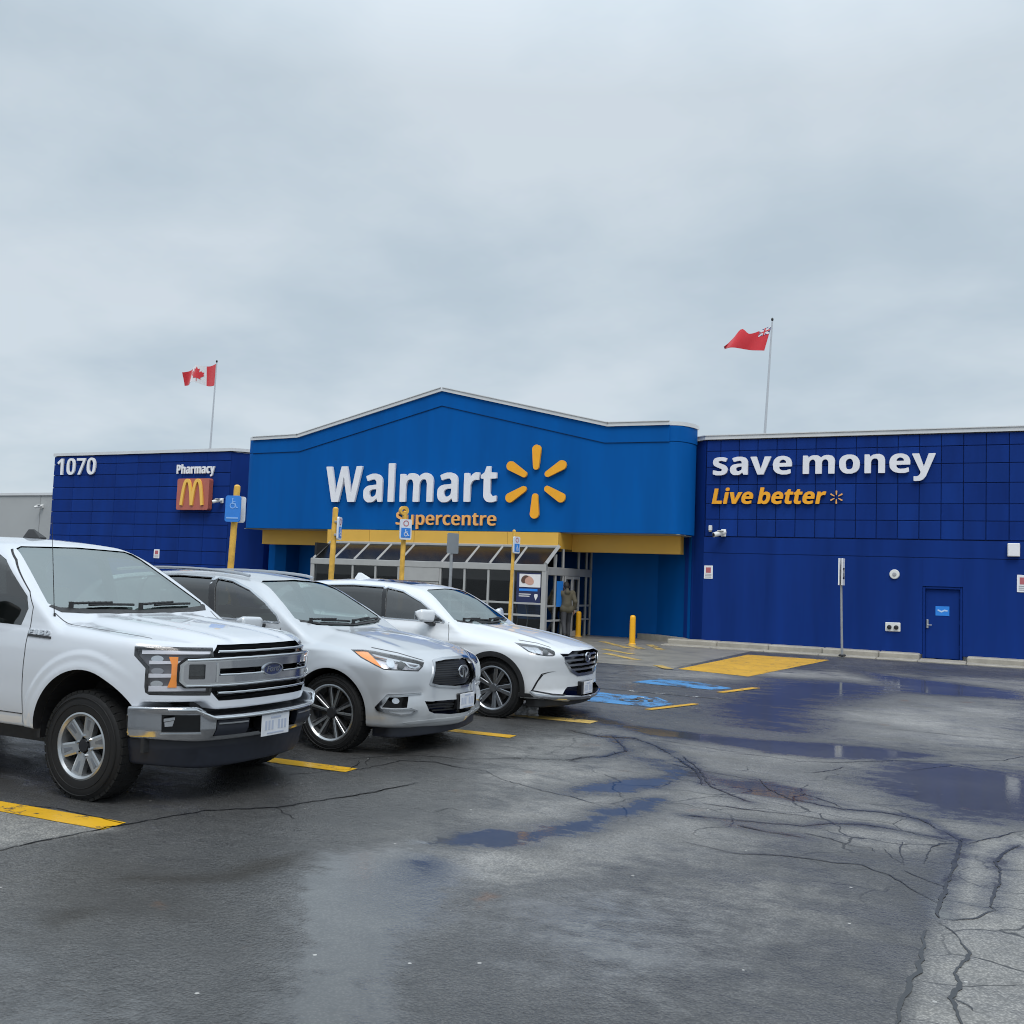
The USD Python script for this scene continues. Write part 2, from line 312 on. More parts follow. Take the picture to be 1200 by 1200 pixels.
def level_mesh(F, xs, ys, zs):
    """The surface F = 0 over a rectilinear grid (dual contouring by averaged crossings)."""
    g = (xs, ys, zs)
    V = np.asarray(F(xs[:, None, None], ys[None, :, None], zs[None, None, :]) + np.zeros((len(xs), len(ys), len(zs))))
    n = [len(a) - 1 for a in g]
    S, Cn = np.zeros((*n, 3)), np.zeros(n)
    inside = V < 0
    quads = []
    for ax in range(3):
        lo = [slice(None)] * 3
        hi = [slice(None)] * 3
        lo[ax], hi[ax] = slice(0, -1), slice(1, None)
        A, B = V[tuple(lo)], V[tuple(hi)]
        idx = np.argwhere(inside[tuple(lo)] != inside[tuple(hi)])
        o = [k for k in range(3) if k != ax]
        ok = np.ones(len(idx), bool)
        for k in o:
            ok &= (idx[:, k] > 0) & (idx[:, k] < n[k])
        idx = idx[ok]
        a, b = A[tuple(idx.T)], B[tuple(idx.T)]
        t = a / (a - b)
        p = np.stack([g[k][idx[:, k]] for k in range(3)], 1).astype(float)
        p[:, ax] += t * (g[ax][idx[:, ax] + 1] - g[ax][idx[:, ax]])
        corner = []
        for d0, d1 in ((1, 1), (0, 1), (0, 0), (1, 0)):
            c = idx.copy()
            c[:, o[0]] -= d0
            c[:, o[1]] -= d1
            np.add.at(S, tuple(c.T), p)
            np.add.at(Cn, tuple(c.T), 1)
            corner.append(c[:, 0] * n[1] * n[2] + c[:, 1] * n[2] + c[:, 2])
        q = np.stack(corner, 1)
        flip = (a >= 0) ^ (ax == 1)
        q[flip] = q[flip][:, ::-1]
        quads.append(q)
    q = np.vstack(quads)
    used = np.unique(q)
    v = S.reshape(-1, 3)[used] / Cn.reshape(-1)[used][:, None]
    q = np.searchsorted(used, q)
    for _ in range(2):
        d = F(*v.T)
        gr = np.stack([F(*(v + 0.002 * np.eye(3)[k]).T) - d for k in range(3)], 1) / 0.002
        st = -(d / np.maximum((gr**2).sum(1), 0.2))[:, None] * gr
        v = v + np.clip(st, -0.01, 0.01)
    return v, np.vstack([q[:, [0, 1, 2]], q[:, [0, 2, 3]]])


def solid(v, f):
    m = m3.Manifold(m3.Mesh(np.asarray(v, np.float32), np.asarray(f, np.uint32)))
    return m.as_original()


def prism(poly, az, d0, d1, el=0.0):
    """Solid of a (u, v) polygon seen along azimuth az (0 = from the front, 90 = from the right side), from depth d0 to d1 along the outward axis."""
    t = trimesh.creation.extrude_polygon(Polygon(poly).buffer(0), d1 - d0, engine="earcut")
    e1, e2, out = axes_of(az, el)
    v = t.vertices[:, :1] * e1 + t.vertices[:, 1:2] * e2 + (t.vertices[:, 2:] + d0) * out
    return solid(v, t.faces)


def axes_of(az, el=0.0):
    a, e = np.radians(az), np.radians(el)
    out = np.array([np.cos(a) * np.cos(e), -np.sin(a) * np.cos(e), np.sin(e)])
    e1 = np.array([np.sin(a), np.cos(a), 0.0])
    return e1, np.cross(out, e1), out


def hit(F, o, d, t0, t1, n=140):
    """First t in [t0, t1] where F(o + t d) falls below 0 (rays o, d: n x 3); nan if none."""
    ts = np.linspace(t0, t1, n)
    P = o[:, None] + ts[None, :, None] * d[:, None]
    v = F(*P.reshape(-1, 3).T).reshape(len(o), n)
    s = (v[:, :-1] > 0) & (v[:, 1:] <= 0)
    k = np.argmax(s, 1)
    lo, hi = ts[k], ts[k + 1]
    for _ in range(26):
        mid = (lo + hi) / 2
        below = F(*(o + mid[:, None] * d).T) <= 0
        hi, lo = np.where(below, mid, hi), np.where(below, lo, mid)
    return np.where(s.any(1), (lo + hi) / 2, np.nan)


def triangulated(poly, step):
    pg = poly if hasattr(poly, "exterior") else Polygon(poly).buffer(0)
    if hasattr(pg, "geoms"):
        pg = max(pg.geoms, key=lambda q: q.area)
    rings = []
    for r in [pg.exterior, *pg.interiors]:
        n = max(3, int(np.ceil(r.length / step)))
        keep = np.array(r.coords)[:-1]
        ds = np.concatenate([np.linspace(0, r.length, n, endpoint=False), [r.project(Point(c)) for c in keep]])
        ds = np.unique(np.round(ds, 5))
        rings.append(np.array([r.interpolate(x).coords[0] for x in ds]))
    x0, y0, x1, y1 = pg.bounds
    gx, gy = np.meshgrid(np.arange(x0 + step / 2, x1, step), np.arange(y0 + step / 2, y1, step))
    gp = np.stack([gx.ravel(), gy.ravel()], 1)
    if len(gp):
        gp = gp[shapely.contains_xy(pg.buffer(-step * 0.35), gp[:, 0], gp[:, 1])]
    pts = np.vstack([*rings, gp])
    tri = Delaunay(pts).simplices
    c = pts[tri].mean(1)
    tri = tri[shapely.contains_xy(pg.buffer(1e-6), c[:, 0], c[:, 1])]
    a = pts[tri]
    area = (a[:, 1, 0] - a[:, 0, 0]) * (a[:, 2, 1] - a[:, 0, 1]) - (a[:, 1, 1] - a[:, 0, 1]) * (a[:, 2, 0] - a[:, 0, 0])
    tri = tri[np.abs(area) > 1e-10]
    area = area[np.abs(area) > 1e-10]
    tri[area < 0] = tri[area < 0][:, ::-1]
    return pts, tri


def patch(F, poly, az, top=0.004, bottom=-0.004, step=0.03, el=0.0, reach=7.0, back=9.0, sheet=False):
    """A shell that hugs F = 0 inside a (u, v) polygon seen along az: from offset bottom to offset top. Returns (v, f, normals)."""
    pts, tri = triangulated(poly, step)
    e1, e2, out = axes_of(az, el)
    o = pts[:, :1] * e1 + pts[:, 1:] * e2 + reach * out
    t = hit(F, o, np.repeat(-out[None], len(o), 0), 0, back, 500)
    bad = np.isnan(t)
    if bad.any():
        t[bad] = np.interp(np.flatnonzero(bad), np.flatnonzero(~bad), t[~bad])
    p = o - t[:, None] * out
    g = grad(F, p, 0.006)
    n = len(p)
    e = np.sort(np.vstack([tri[:, [0, 1]], tri[:, [1, 2]], tri[:, [2, 0]]]), 1)
    u, c = np.unique(e, axis=0, return_counts=True)
    rim = {tuple(x) for x in u[c == 1]}
    de = np.vstack([tri[:, [0, 1]], tri[:, [1, 2]], tri[:, [2, 0]]])
    de = np.array([x for x in de if tuple(sorted(x)) in rim])
    T, B = p + g * top, p + g * bottom
    if sheet:
        return T, tri, g
    v = np.vstack([T, B, T, B])
    side = np.vstack([np.stack([de[:, 1] + 2 * n, de[:, 0] + 2 * n, de[:, 0] + 3 * n], 1), np.stack([de[:, 1] + 2 * n, de[:, 0] + 3 * n, de[:, 1] + 3 * n], 1)])
    f = np.vstack([tri, tri[:, ::-1] + n, side])
    fn = np.cross(v[side[:, 1]] - v[side[:, 0]], v[side[:, 2]] - v[side[:, 0]])
    wn = np.zeros_like(v)
    for k in range(3):
        np.add.at(wn, side[:, k], fn)
    wn /= np.maximum(np.linalg.norm(wn, axis=1, keepdims=True), 1e-12)
    nor = np.vstack([g, -g, wn[2 * n:]])
    return v, f, nor


def mirror(m):
    v, f, n = m
    return v * [1, -1, 1], f[:, ::-1], None if n is None else n * [1, -1, 1]


def join(*ms):
    V, Fs, N, k = [], [], [], 0
    for m in ms:
        if not (isinstance(m, tuple) and len(m) == 3):
            m = meshkit.arrays(m, 40)
        v, f, n = m
        if n is None:
            v, f, n = flat_normals(v, f)
        V.append(v), Fs.append(f + k), N.append(n)
        k += len(v)
    return np.vstack(V), np.vstack(Fs), np.vstack(N)


def flat_normals(v, f):
    t = v[f]
    n = np.cross(t[:, 1] - t[:, 0], t[:, 2] - t[:, 0])
    n /= np.maximum(np.linalg.norm(n, axis=1, keepdims=True), 1e-12)
    return t.reshape(-1, 3), np.arange(len(t) * 3).reshape(-1, 3), np.repeat(n, 3, 0)


def strip(line, w):
    """A (u, v) polyline as a ribbon polygon of width w."""
    return LineString(line).buffer(w / 2, cap_style=2, join_style=1, quad_segs=3)


def runs(m):
    """The faces of a boolean result by the solid they came from: {original id: (v, f)}."""
    me = m.to_mesh()
    v, f = me.vert_properties[:, :3].astype(float), me.tri_verts.astype(int)
    out = {}
    for i, oid in enumerate(me.run_original_id):
        a, b = me.run_index[i] // 3, me.run_index[i + 1] // 3
        out.setdefault(int(oid), []).append(f[a:b])
    res = {}
    for k, fs in out.items():
        ff = np.vstack(fs)
        if len(ff):
            u, inv = np.unique(ff, return_inverse=True)
            res[k] = (v[u], inv.reshape(-1, 3))
    return res


def rounded(size, r=0.02, at=(0, 0, 0), seg=12):
    """A box with rounded edges."""
    sx, sy, sz = np.array(size) / 2 - r
    s = m3.Manifold.sphere(r, seg)
    m = m3.Manifold.batch_hull([s.translate((x, y, z)) for x in (-sx, sx) for y in (-sy, sy) for z in (-sz, sz)])
    return m.translate(tuple(at))


def lathe(profile, n=64, axis="y", at=(0, 0, 0), smooth=40):
    """Solid of revolution of (radius, along) pairs about an axis."""
    t = trimesh.creation.revolve(np.array(profile, float), sections=n)
    v = t.vertices
    v = {"z": v, "y": v[:, [0, 2, 1]] * [1, 1, 1], "x": v[:, [2, 1, 0]]}[axis]
    f = t.faces if axis == "z" else t.faces[:, ::-1]
    return meshkit.arrays((v + np.array(at), f), smooth)


# ---------------------------------------------------------------- ground: wet, worn asphalt
def pool(pts, soft):
    return np.array(pts, float), soft


PUDDLES = [([(-5.38,12.27),(-4.71,12.43),(-4.08,11.99),(-3.39,11.86),(-2.38,11.88),(-1.6,12.13),(-0.92,12.17),(-0.58,12.03),(-0.95,11.48),(-1.51,11.11),(-2.2,11.02),(-3.04,11.34),(-3.64,11.32),(-4.25,11.84),(-4.97,11.9)],0.3,1.15),([(-4.27,20.39),(-2.76,20.82),(-1.33,20.58),(-1.95,17.2),(-2.32,15.24),(-1.89,14.27),(-1.84,12.81),(-2.49,12.44),(-3.28,13.06),(-3.91,14.55),(-3.95,16.87)],1.1,0.85),([(-1.25,10.39),(-0.86,11.43),(-0.45,11.56),(0.56,11.38),(0.57,9.18),(-0.09,8.82),(-0.54,8.93),(-0.92,9.52)],0.8,1.05),([(-3.39,5.81),(-3.38,6.17),(-3.07,6.47),(-2.83,6.85),(-2.76,7.35),(-2.64,7.8),(-2.49,8.14),(-2.37,7.63),(-2.53,7.12),(-2.57,6.7),(-2.73,6.32),(-2.87,6.07),(-3.12,5.82)],0.32,1.15),([(-3.32,7.9),(-3.21,8.33),(-2.85,8.88),(-2.63,9.39),(-2.52,8.71),(-2.75,8.11),(-3.2,7.71)],0.3,1.05),([(-3.26,5.31),(-3.22,5.56),(-3.07,5.53),(-2.89,5.19),(-3.0,5.04),(-3.12,5.19)],0.25,0.9),([(-2.92,24.06),(0.63,21.36),(0.58,19.58),(-1.59,19.18)],0.5,0.8),([(-3.4,9.88),(-2.78,9.77),(-2.08,9.26),(-1.92,8.92),(-2.41,9.02),(-2.99,9.33)],0.4,0.95),([(-2.66,9.33),(-1.88,9.41),(-1.37,9.11),(-1.05,8.75),(-1.5,8.61),(-2.12,8.78)],0.4,0.95)]   # (outline on the ground, softness, strength)
OLD = [([(60,11.64),(0.26,8.64),(-0.09,8.11),(-0.21,7.63),(-0.25,6.33),(-0.29,5.54),(-0.31,4.71),(-0.32,4.03),(-0.020000000000000018,1.0),(0.5,-3),(1.5,-25),(60,-25)],0.05),([(-6.79,4.83),(-6.42,4.96),(-5.9,5.07),(-5.23,4.95),(-5.41,4.5),(-5.54,3.97)],0.05)]
CRACKS = [([(-5.48,4.03),(-5.42,4.21),(-5.41,4.5),(-5.36,4.79),(-5.31,5.07),(-5.15,5.66),(-4.79,6.08),(-4.53,6.82),(-4.42,7.43)],0.05),([(-6.35,5.04),(-6.1,5.12),(-5.45,5.08),(-5.31,5.07)],0.045),([(-5.51,7.01),(-5.27,7.51),(-5.15,7.6),(-5.08,7.91),(-5.07,8.19),(-4.78,8.33),(-4.44,8.23),(-4.19,8.25)],0.05),([(-5.56,7.91),(-5.19,8.48),(-4.93,8.59),(-4.63,8.63),(-4.29,8.99),(-3.75,9.31),(-3.65,9.68)],0.035),([(-4.6,6.58),(-4.52,6.89),(-4.4,7.39)],0.035),([(-4.19,8.25),(-3.91,7.98),(-3.42,7.76),(-3.14,7.69),(-2.78,7.52)],0.03),([(-3.76,6.54),(-3.74,6.77),(-3.63,6.74)],0.025),([(-4.28,8.97),(-4.0,9.12),(-3.75,9.24),(-3.73,9.47),(-3.55,9.65),(-3.49,10.13),(-4.02,11.06)],0.05),([(-4.53,11.05),(-4.05,10.84),(-3.74,11.0),(-3.46,10.76),(-3.15,10.4),(-2.82,9.89),(-2.54,9.42),(-2.34,8.84)],0.06),([(-3.74,11.0),(-3.41,11.08),(-3.0,10.95),(-2.62,10.82),(-2.26,10.78)],0.03),([(-3.0,9.75),(-2.5,9.51),(-2.07,9.39),(-1.87,9.3)],0.03),([(-2.81,10.67),(-2.15,10.78),(-1.8,10.67),(-1.45,10.87),(-0.94,11.41),(-0.48,11.69),(0.08,12.2),(0.29,12.69)],0.035),([(-1.42,14.01),(-0.9,13.98),(-0.4,13.95),(0.09,14.03),(0.3,13.89)],0.035),([(-1.69,9.99),(-1.5,10.2),(-1.36,10.65)],0.03),([(-2.9,10.17),(-2.54,9.5),(-2.25,8.83),(-1.98,8.53),(-1.81,8.39)],0.05),([(-1.96,9.43),(-1.76,8.97),(-1.56,8.7),(-1.35,8.66),(-1.11,8.58),(-0.82,8.67),(-0.54,8.58),(-0.38,8.31),(-0.28,8.13),(-0.18,7.92)],0.05),([(-2.16,7.61),(-1.84,7.66),(-1.53,7.72),(-1.27,7.79),(-1.12,8.01),(-0.89,8.11),(-0.64,8.08),(-0.37,8.02),(-0.23,7.97)],0.045),([(-1.62,9.14),(-1.42,8.94),(-1.23,8.8),(-1.12,8.63)],0.03),([(-2.13,8.1),(-1.88,8.1),(-1.63,8.09),(-1.35,8.12),(-1.13,8.1)],0.04),([(-1.72,7.53),(-1.48,7.45),(-1.28,7.45),(-1.19,7.41)],0.05),([(-1.24,7.57),(-1.05,7.51),(-0.88,7.39),(-0.77,7.42),(-0.73,7.32)],0.035),([(-1.93,6.82),(-1.72,6.78),(-1.55,6.73),(-1.35,6.82),(-1.14,6.88),(-0.96,6.88),(-0.79,6.92),(-0.6,6.78),(-0.56,6.7),(-0.4,6.48),(-0.29,6.34)],0.035),([(-0.21,8.08),(-0.21,7.63),(-0.24,7.21),(-0.25,6.77),(-0.27,6.44),(-0.28,6.14),(-0.27,6.06)],0.08),([(-0.27,6.06),(-0.19,6.04),(-0.05,6.21),(0.01,6.38)],0.035),([(-0.18,7.92),(-0.05,8.19),(0.1,8.49),(0.22,8.67)],0.03),([(-0.4,7.67),(-0.36,7.84),(-0.25,7.91)],0.03),([(-0.52,6.95),(-0.39,6.82),(-0.27,6.69)],0.025),([(-0.59,7.72),(-0.58,7.38),(-0.53,7.09)],0.025),([(-0.41,7.17),(-0.4,7.5),(-0.39,7.68)],0.02),([(0.17,8.15),(0.04,7.75),(-0.01,7.51),(0.04,7.24),(-0.01,6.8),(-0.02,6.42),(0.01,6.38)],0.05),([(-0.28,5.98),(-0.19,5.85),(-0.14,5.68),(-0.1,5.52),(-0.16,5.2),(-0.14,5.06),(-0.18,4.89),(-0.13,4.75),(-0.11,4.61)],0.045),([(-0.16,4.9),(-0.1,4.85),(-0.08,4.8)],0.035),([(-0.32,5.8),(-0.32,5.34),(-0.34,5.01),(-0.36,4.72),(-0.36,4.46)],0.05),([(-0.7,7.47),(-0.62,7.19),(-0.53,7.09)],0.02),([(-0.76,10.85),(-0.39,11.51),(0.01,11.34),(0.26,11.26)],0.03)]
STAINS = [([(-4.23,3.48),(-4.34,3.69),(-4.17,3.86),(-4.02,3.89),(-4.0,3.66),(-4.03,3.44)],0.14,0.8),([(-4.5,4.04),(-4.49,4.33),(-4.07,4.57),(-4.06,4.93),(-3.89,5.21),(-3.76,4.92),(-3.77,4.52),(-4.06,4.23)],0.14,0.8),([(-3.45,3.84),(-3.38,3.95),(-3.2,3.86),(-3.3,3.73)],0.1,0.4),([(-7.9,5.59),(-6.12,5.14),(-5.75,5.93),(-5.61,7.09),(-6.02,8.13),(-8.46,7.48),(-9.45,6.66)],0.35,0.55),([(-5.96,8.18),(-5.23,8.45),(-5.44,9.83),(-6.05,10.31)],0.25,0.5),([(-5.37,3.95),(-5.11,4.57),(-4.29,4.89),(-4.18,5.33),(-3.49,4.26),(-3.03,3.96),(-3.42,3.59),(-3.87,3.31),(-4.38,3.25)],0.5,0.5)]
FILM = [([(-3.4,4.32),(-3.7,4.85),(-3.8,5.22),(-3.44,5.71),(-2.93,5.69),(-2.58,4.84),(-2.52,4.15),(-2.26,3.54),(-1.86,2.93),(-2.36,2.64),(-2.51,3.21),(-2.88,3.8)],0.34,0.95),([(-4.35,3.14),(-3.79,3.24),(-3.2,3.27),(-2.59,2.92),(-2.4,2.56),(-3.0,2.21)],0.5,0.6),([(-2.73,4.92),(-2.12,5.69),(-1.3,5.66),(-0.91,4.66),(-1.42,3.86),(-2.07,4.07)],0.6,0.55)]      # where a film of water stands on the asphalt
DRY = [([(-7.26,21.19),(2.25,25.58),(1.64,18.66),(-1.55,18.69),(-3.2,19.92),(-5.86,17.15)],1.5,0.8),([(-2.61,14.85),(-1.73,19.05),(1.89,21.48),(1.28,14.52),(-0.78,12.87)],0.9,0.5),([(-3.54,5.76),(-3.37,7.1),(-3.64,9.4),(-3.2,11.21),(0.56,12.99),(0.37,8.72),(-0.19,7.64),(-0.99,7.36),(-1.95,6.12),(-2.51,5.33),(-2.97,5.13)],0.5,0.8),([(-4.75,9.14),(-4.43,11.69),(-3.14,11.73),(-3.32,8.82),(-3.66,7.07)],0.4,0.6),([(-2.61,14.85),(-1.73,19.05),(0.6,20.25),(0.39,13.21),(-0.75,12.44),(-1.9,12.51)],0.6,0.85),([(-2.25,6.03),(-0.86,7.2),(-0.31,5.96),(-0.34,4.69),(-1.37,3.72),(-2.16,4.24)],0.8,0.42)]       # paler, half dried asphalt near the store
CRAZED = [([(-2.71,10.12),(-1.31,10.9),(-0.28,8.76),(-0.18,7.4),(-0.25,5.92),(-0.73,6.2),(-1.68,7.03),(-2.76,7.35),(-3.45,8.72)],0.3,1.0),([(-0.29,4.04),(-0.26,5.69),(-0.13,7.68),(0.46,9.27),(0.21,4.34)],0.15,0.9),([(-5.24,11.97),(-3.68,11.45),(-2.71,10.12),(-3.32,8.82),(-4.25,8.92)],0.3,0.7)]  # broken into fine cracks


def axis(stops):
    out = [stops[0][0]]
    for (a, _), (b, st) in zip(stops, stops[1:]):
        n = max(1, int(round((b - a) / st)))
        out += list(a + (b - a) * (np.arange(1, n + 1) / n))
    return np.array(out)


gx = axis([(-3000, 0), (-300, 600), (-60, 60), (-16, 4), (-9, 0.35), (3.5, 0.07), (8, 0.3), (60, 5), (300, 60), (3000, 600)])
gy = axis([(-3000, 0), (-300, 600), (-40, 30), (1.5, 3), (9, 0.06), (24, 0.11), (34, 0.5), (60, 5), (300, 60), (3000, 600)])
GX, GY = np.meshgrid(gx, gy, indexing="ij")
gp = np.stack([GX.ravel(), GY.ravel()], 1)
near = (gp[:, 0] > -13) & (gp[:, 0] < 8) & (gp[:, 1] > 1) & (gp[:, 1] < 34)
wet, worn, stain, film, dry, crazed = (np.zeros(len(gp)) for _ in range(6))


def inside_field(poly, soft):
    """1 well inside, 0 outside, 0.5 on the outline, with a ramp about soft metres wide."""
    pg = Polygon(poly).buffer(0)
    r = np.zeros(len(gp))
    bb = pg.buffer(soft * 2).bounds
    k = np.flatnonzero((gp[:, 0] > bb[0]) & (gp[:, 0] < bb[2]) & (gp[:, 1] > bb[1]) & (gp[:, 1] < bb[3]))
    d = shapely.distance(shapely.points(gp[k]), pg.boundary) * np.where(shapely.contains_xy(pg, gp[k, 0], gp[k, 1]), 1, -1)
    r[k] = np.clip(0.5 + d / (2 * soft), 0, 1)
    return r


for pts, soft, amount in PUDDLES:
    wet = np.maximum(wet, amount * inside_field(pts, soft))
for line, w in CRACKS:      # water stands along the wider cracks
    ls = LineString(line)
    if w >= 0.045 and ls.centroid.x > -4.2 and ls.centroid.y > 6.0:
        wet = np.maximum(wet, 0.85 * inside_field(list(ls.buffer(0.09).exterior.coords), 0.17))
for pts, soft in OLD:
    worn = np.maximum(worn, inside_field(pts, soft))
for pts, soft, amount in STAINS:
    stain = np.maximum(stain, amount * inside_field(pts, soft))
for field, spots in ((film, FILM), (dry, DRY), (crazed, CRAZED)):
    for pts, soft, amount in spots:
        np.maximum(field, amount * inside_field(pts, soft), out=field)
N3 = lambda s, o: meshkit.fbm(np.stack([gp[:, 0] * s, gp[:, 1] * s, np.full(len(gp), o)], 1), 4)
relief = np.where(near, (N3(0.35, 3.3) - 0.5) * 0.02 * (1 - wet), 0)
gi = np.arange(len(gp)).reshape(GX.shape)
quad = np.stack([gi[:-1, :-1], gi[1:, :-1], gi[1:, 1:], gi[:-1, 1:]], -1).reshape(-1, 4)
gv = np.column_stack([gp, np.where(near, np.minimum(relief, 0.0) * 0.25, 0)])

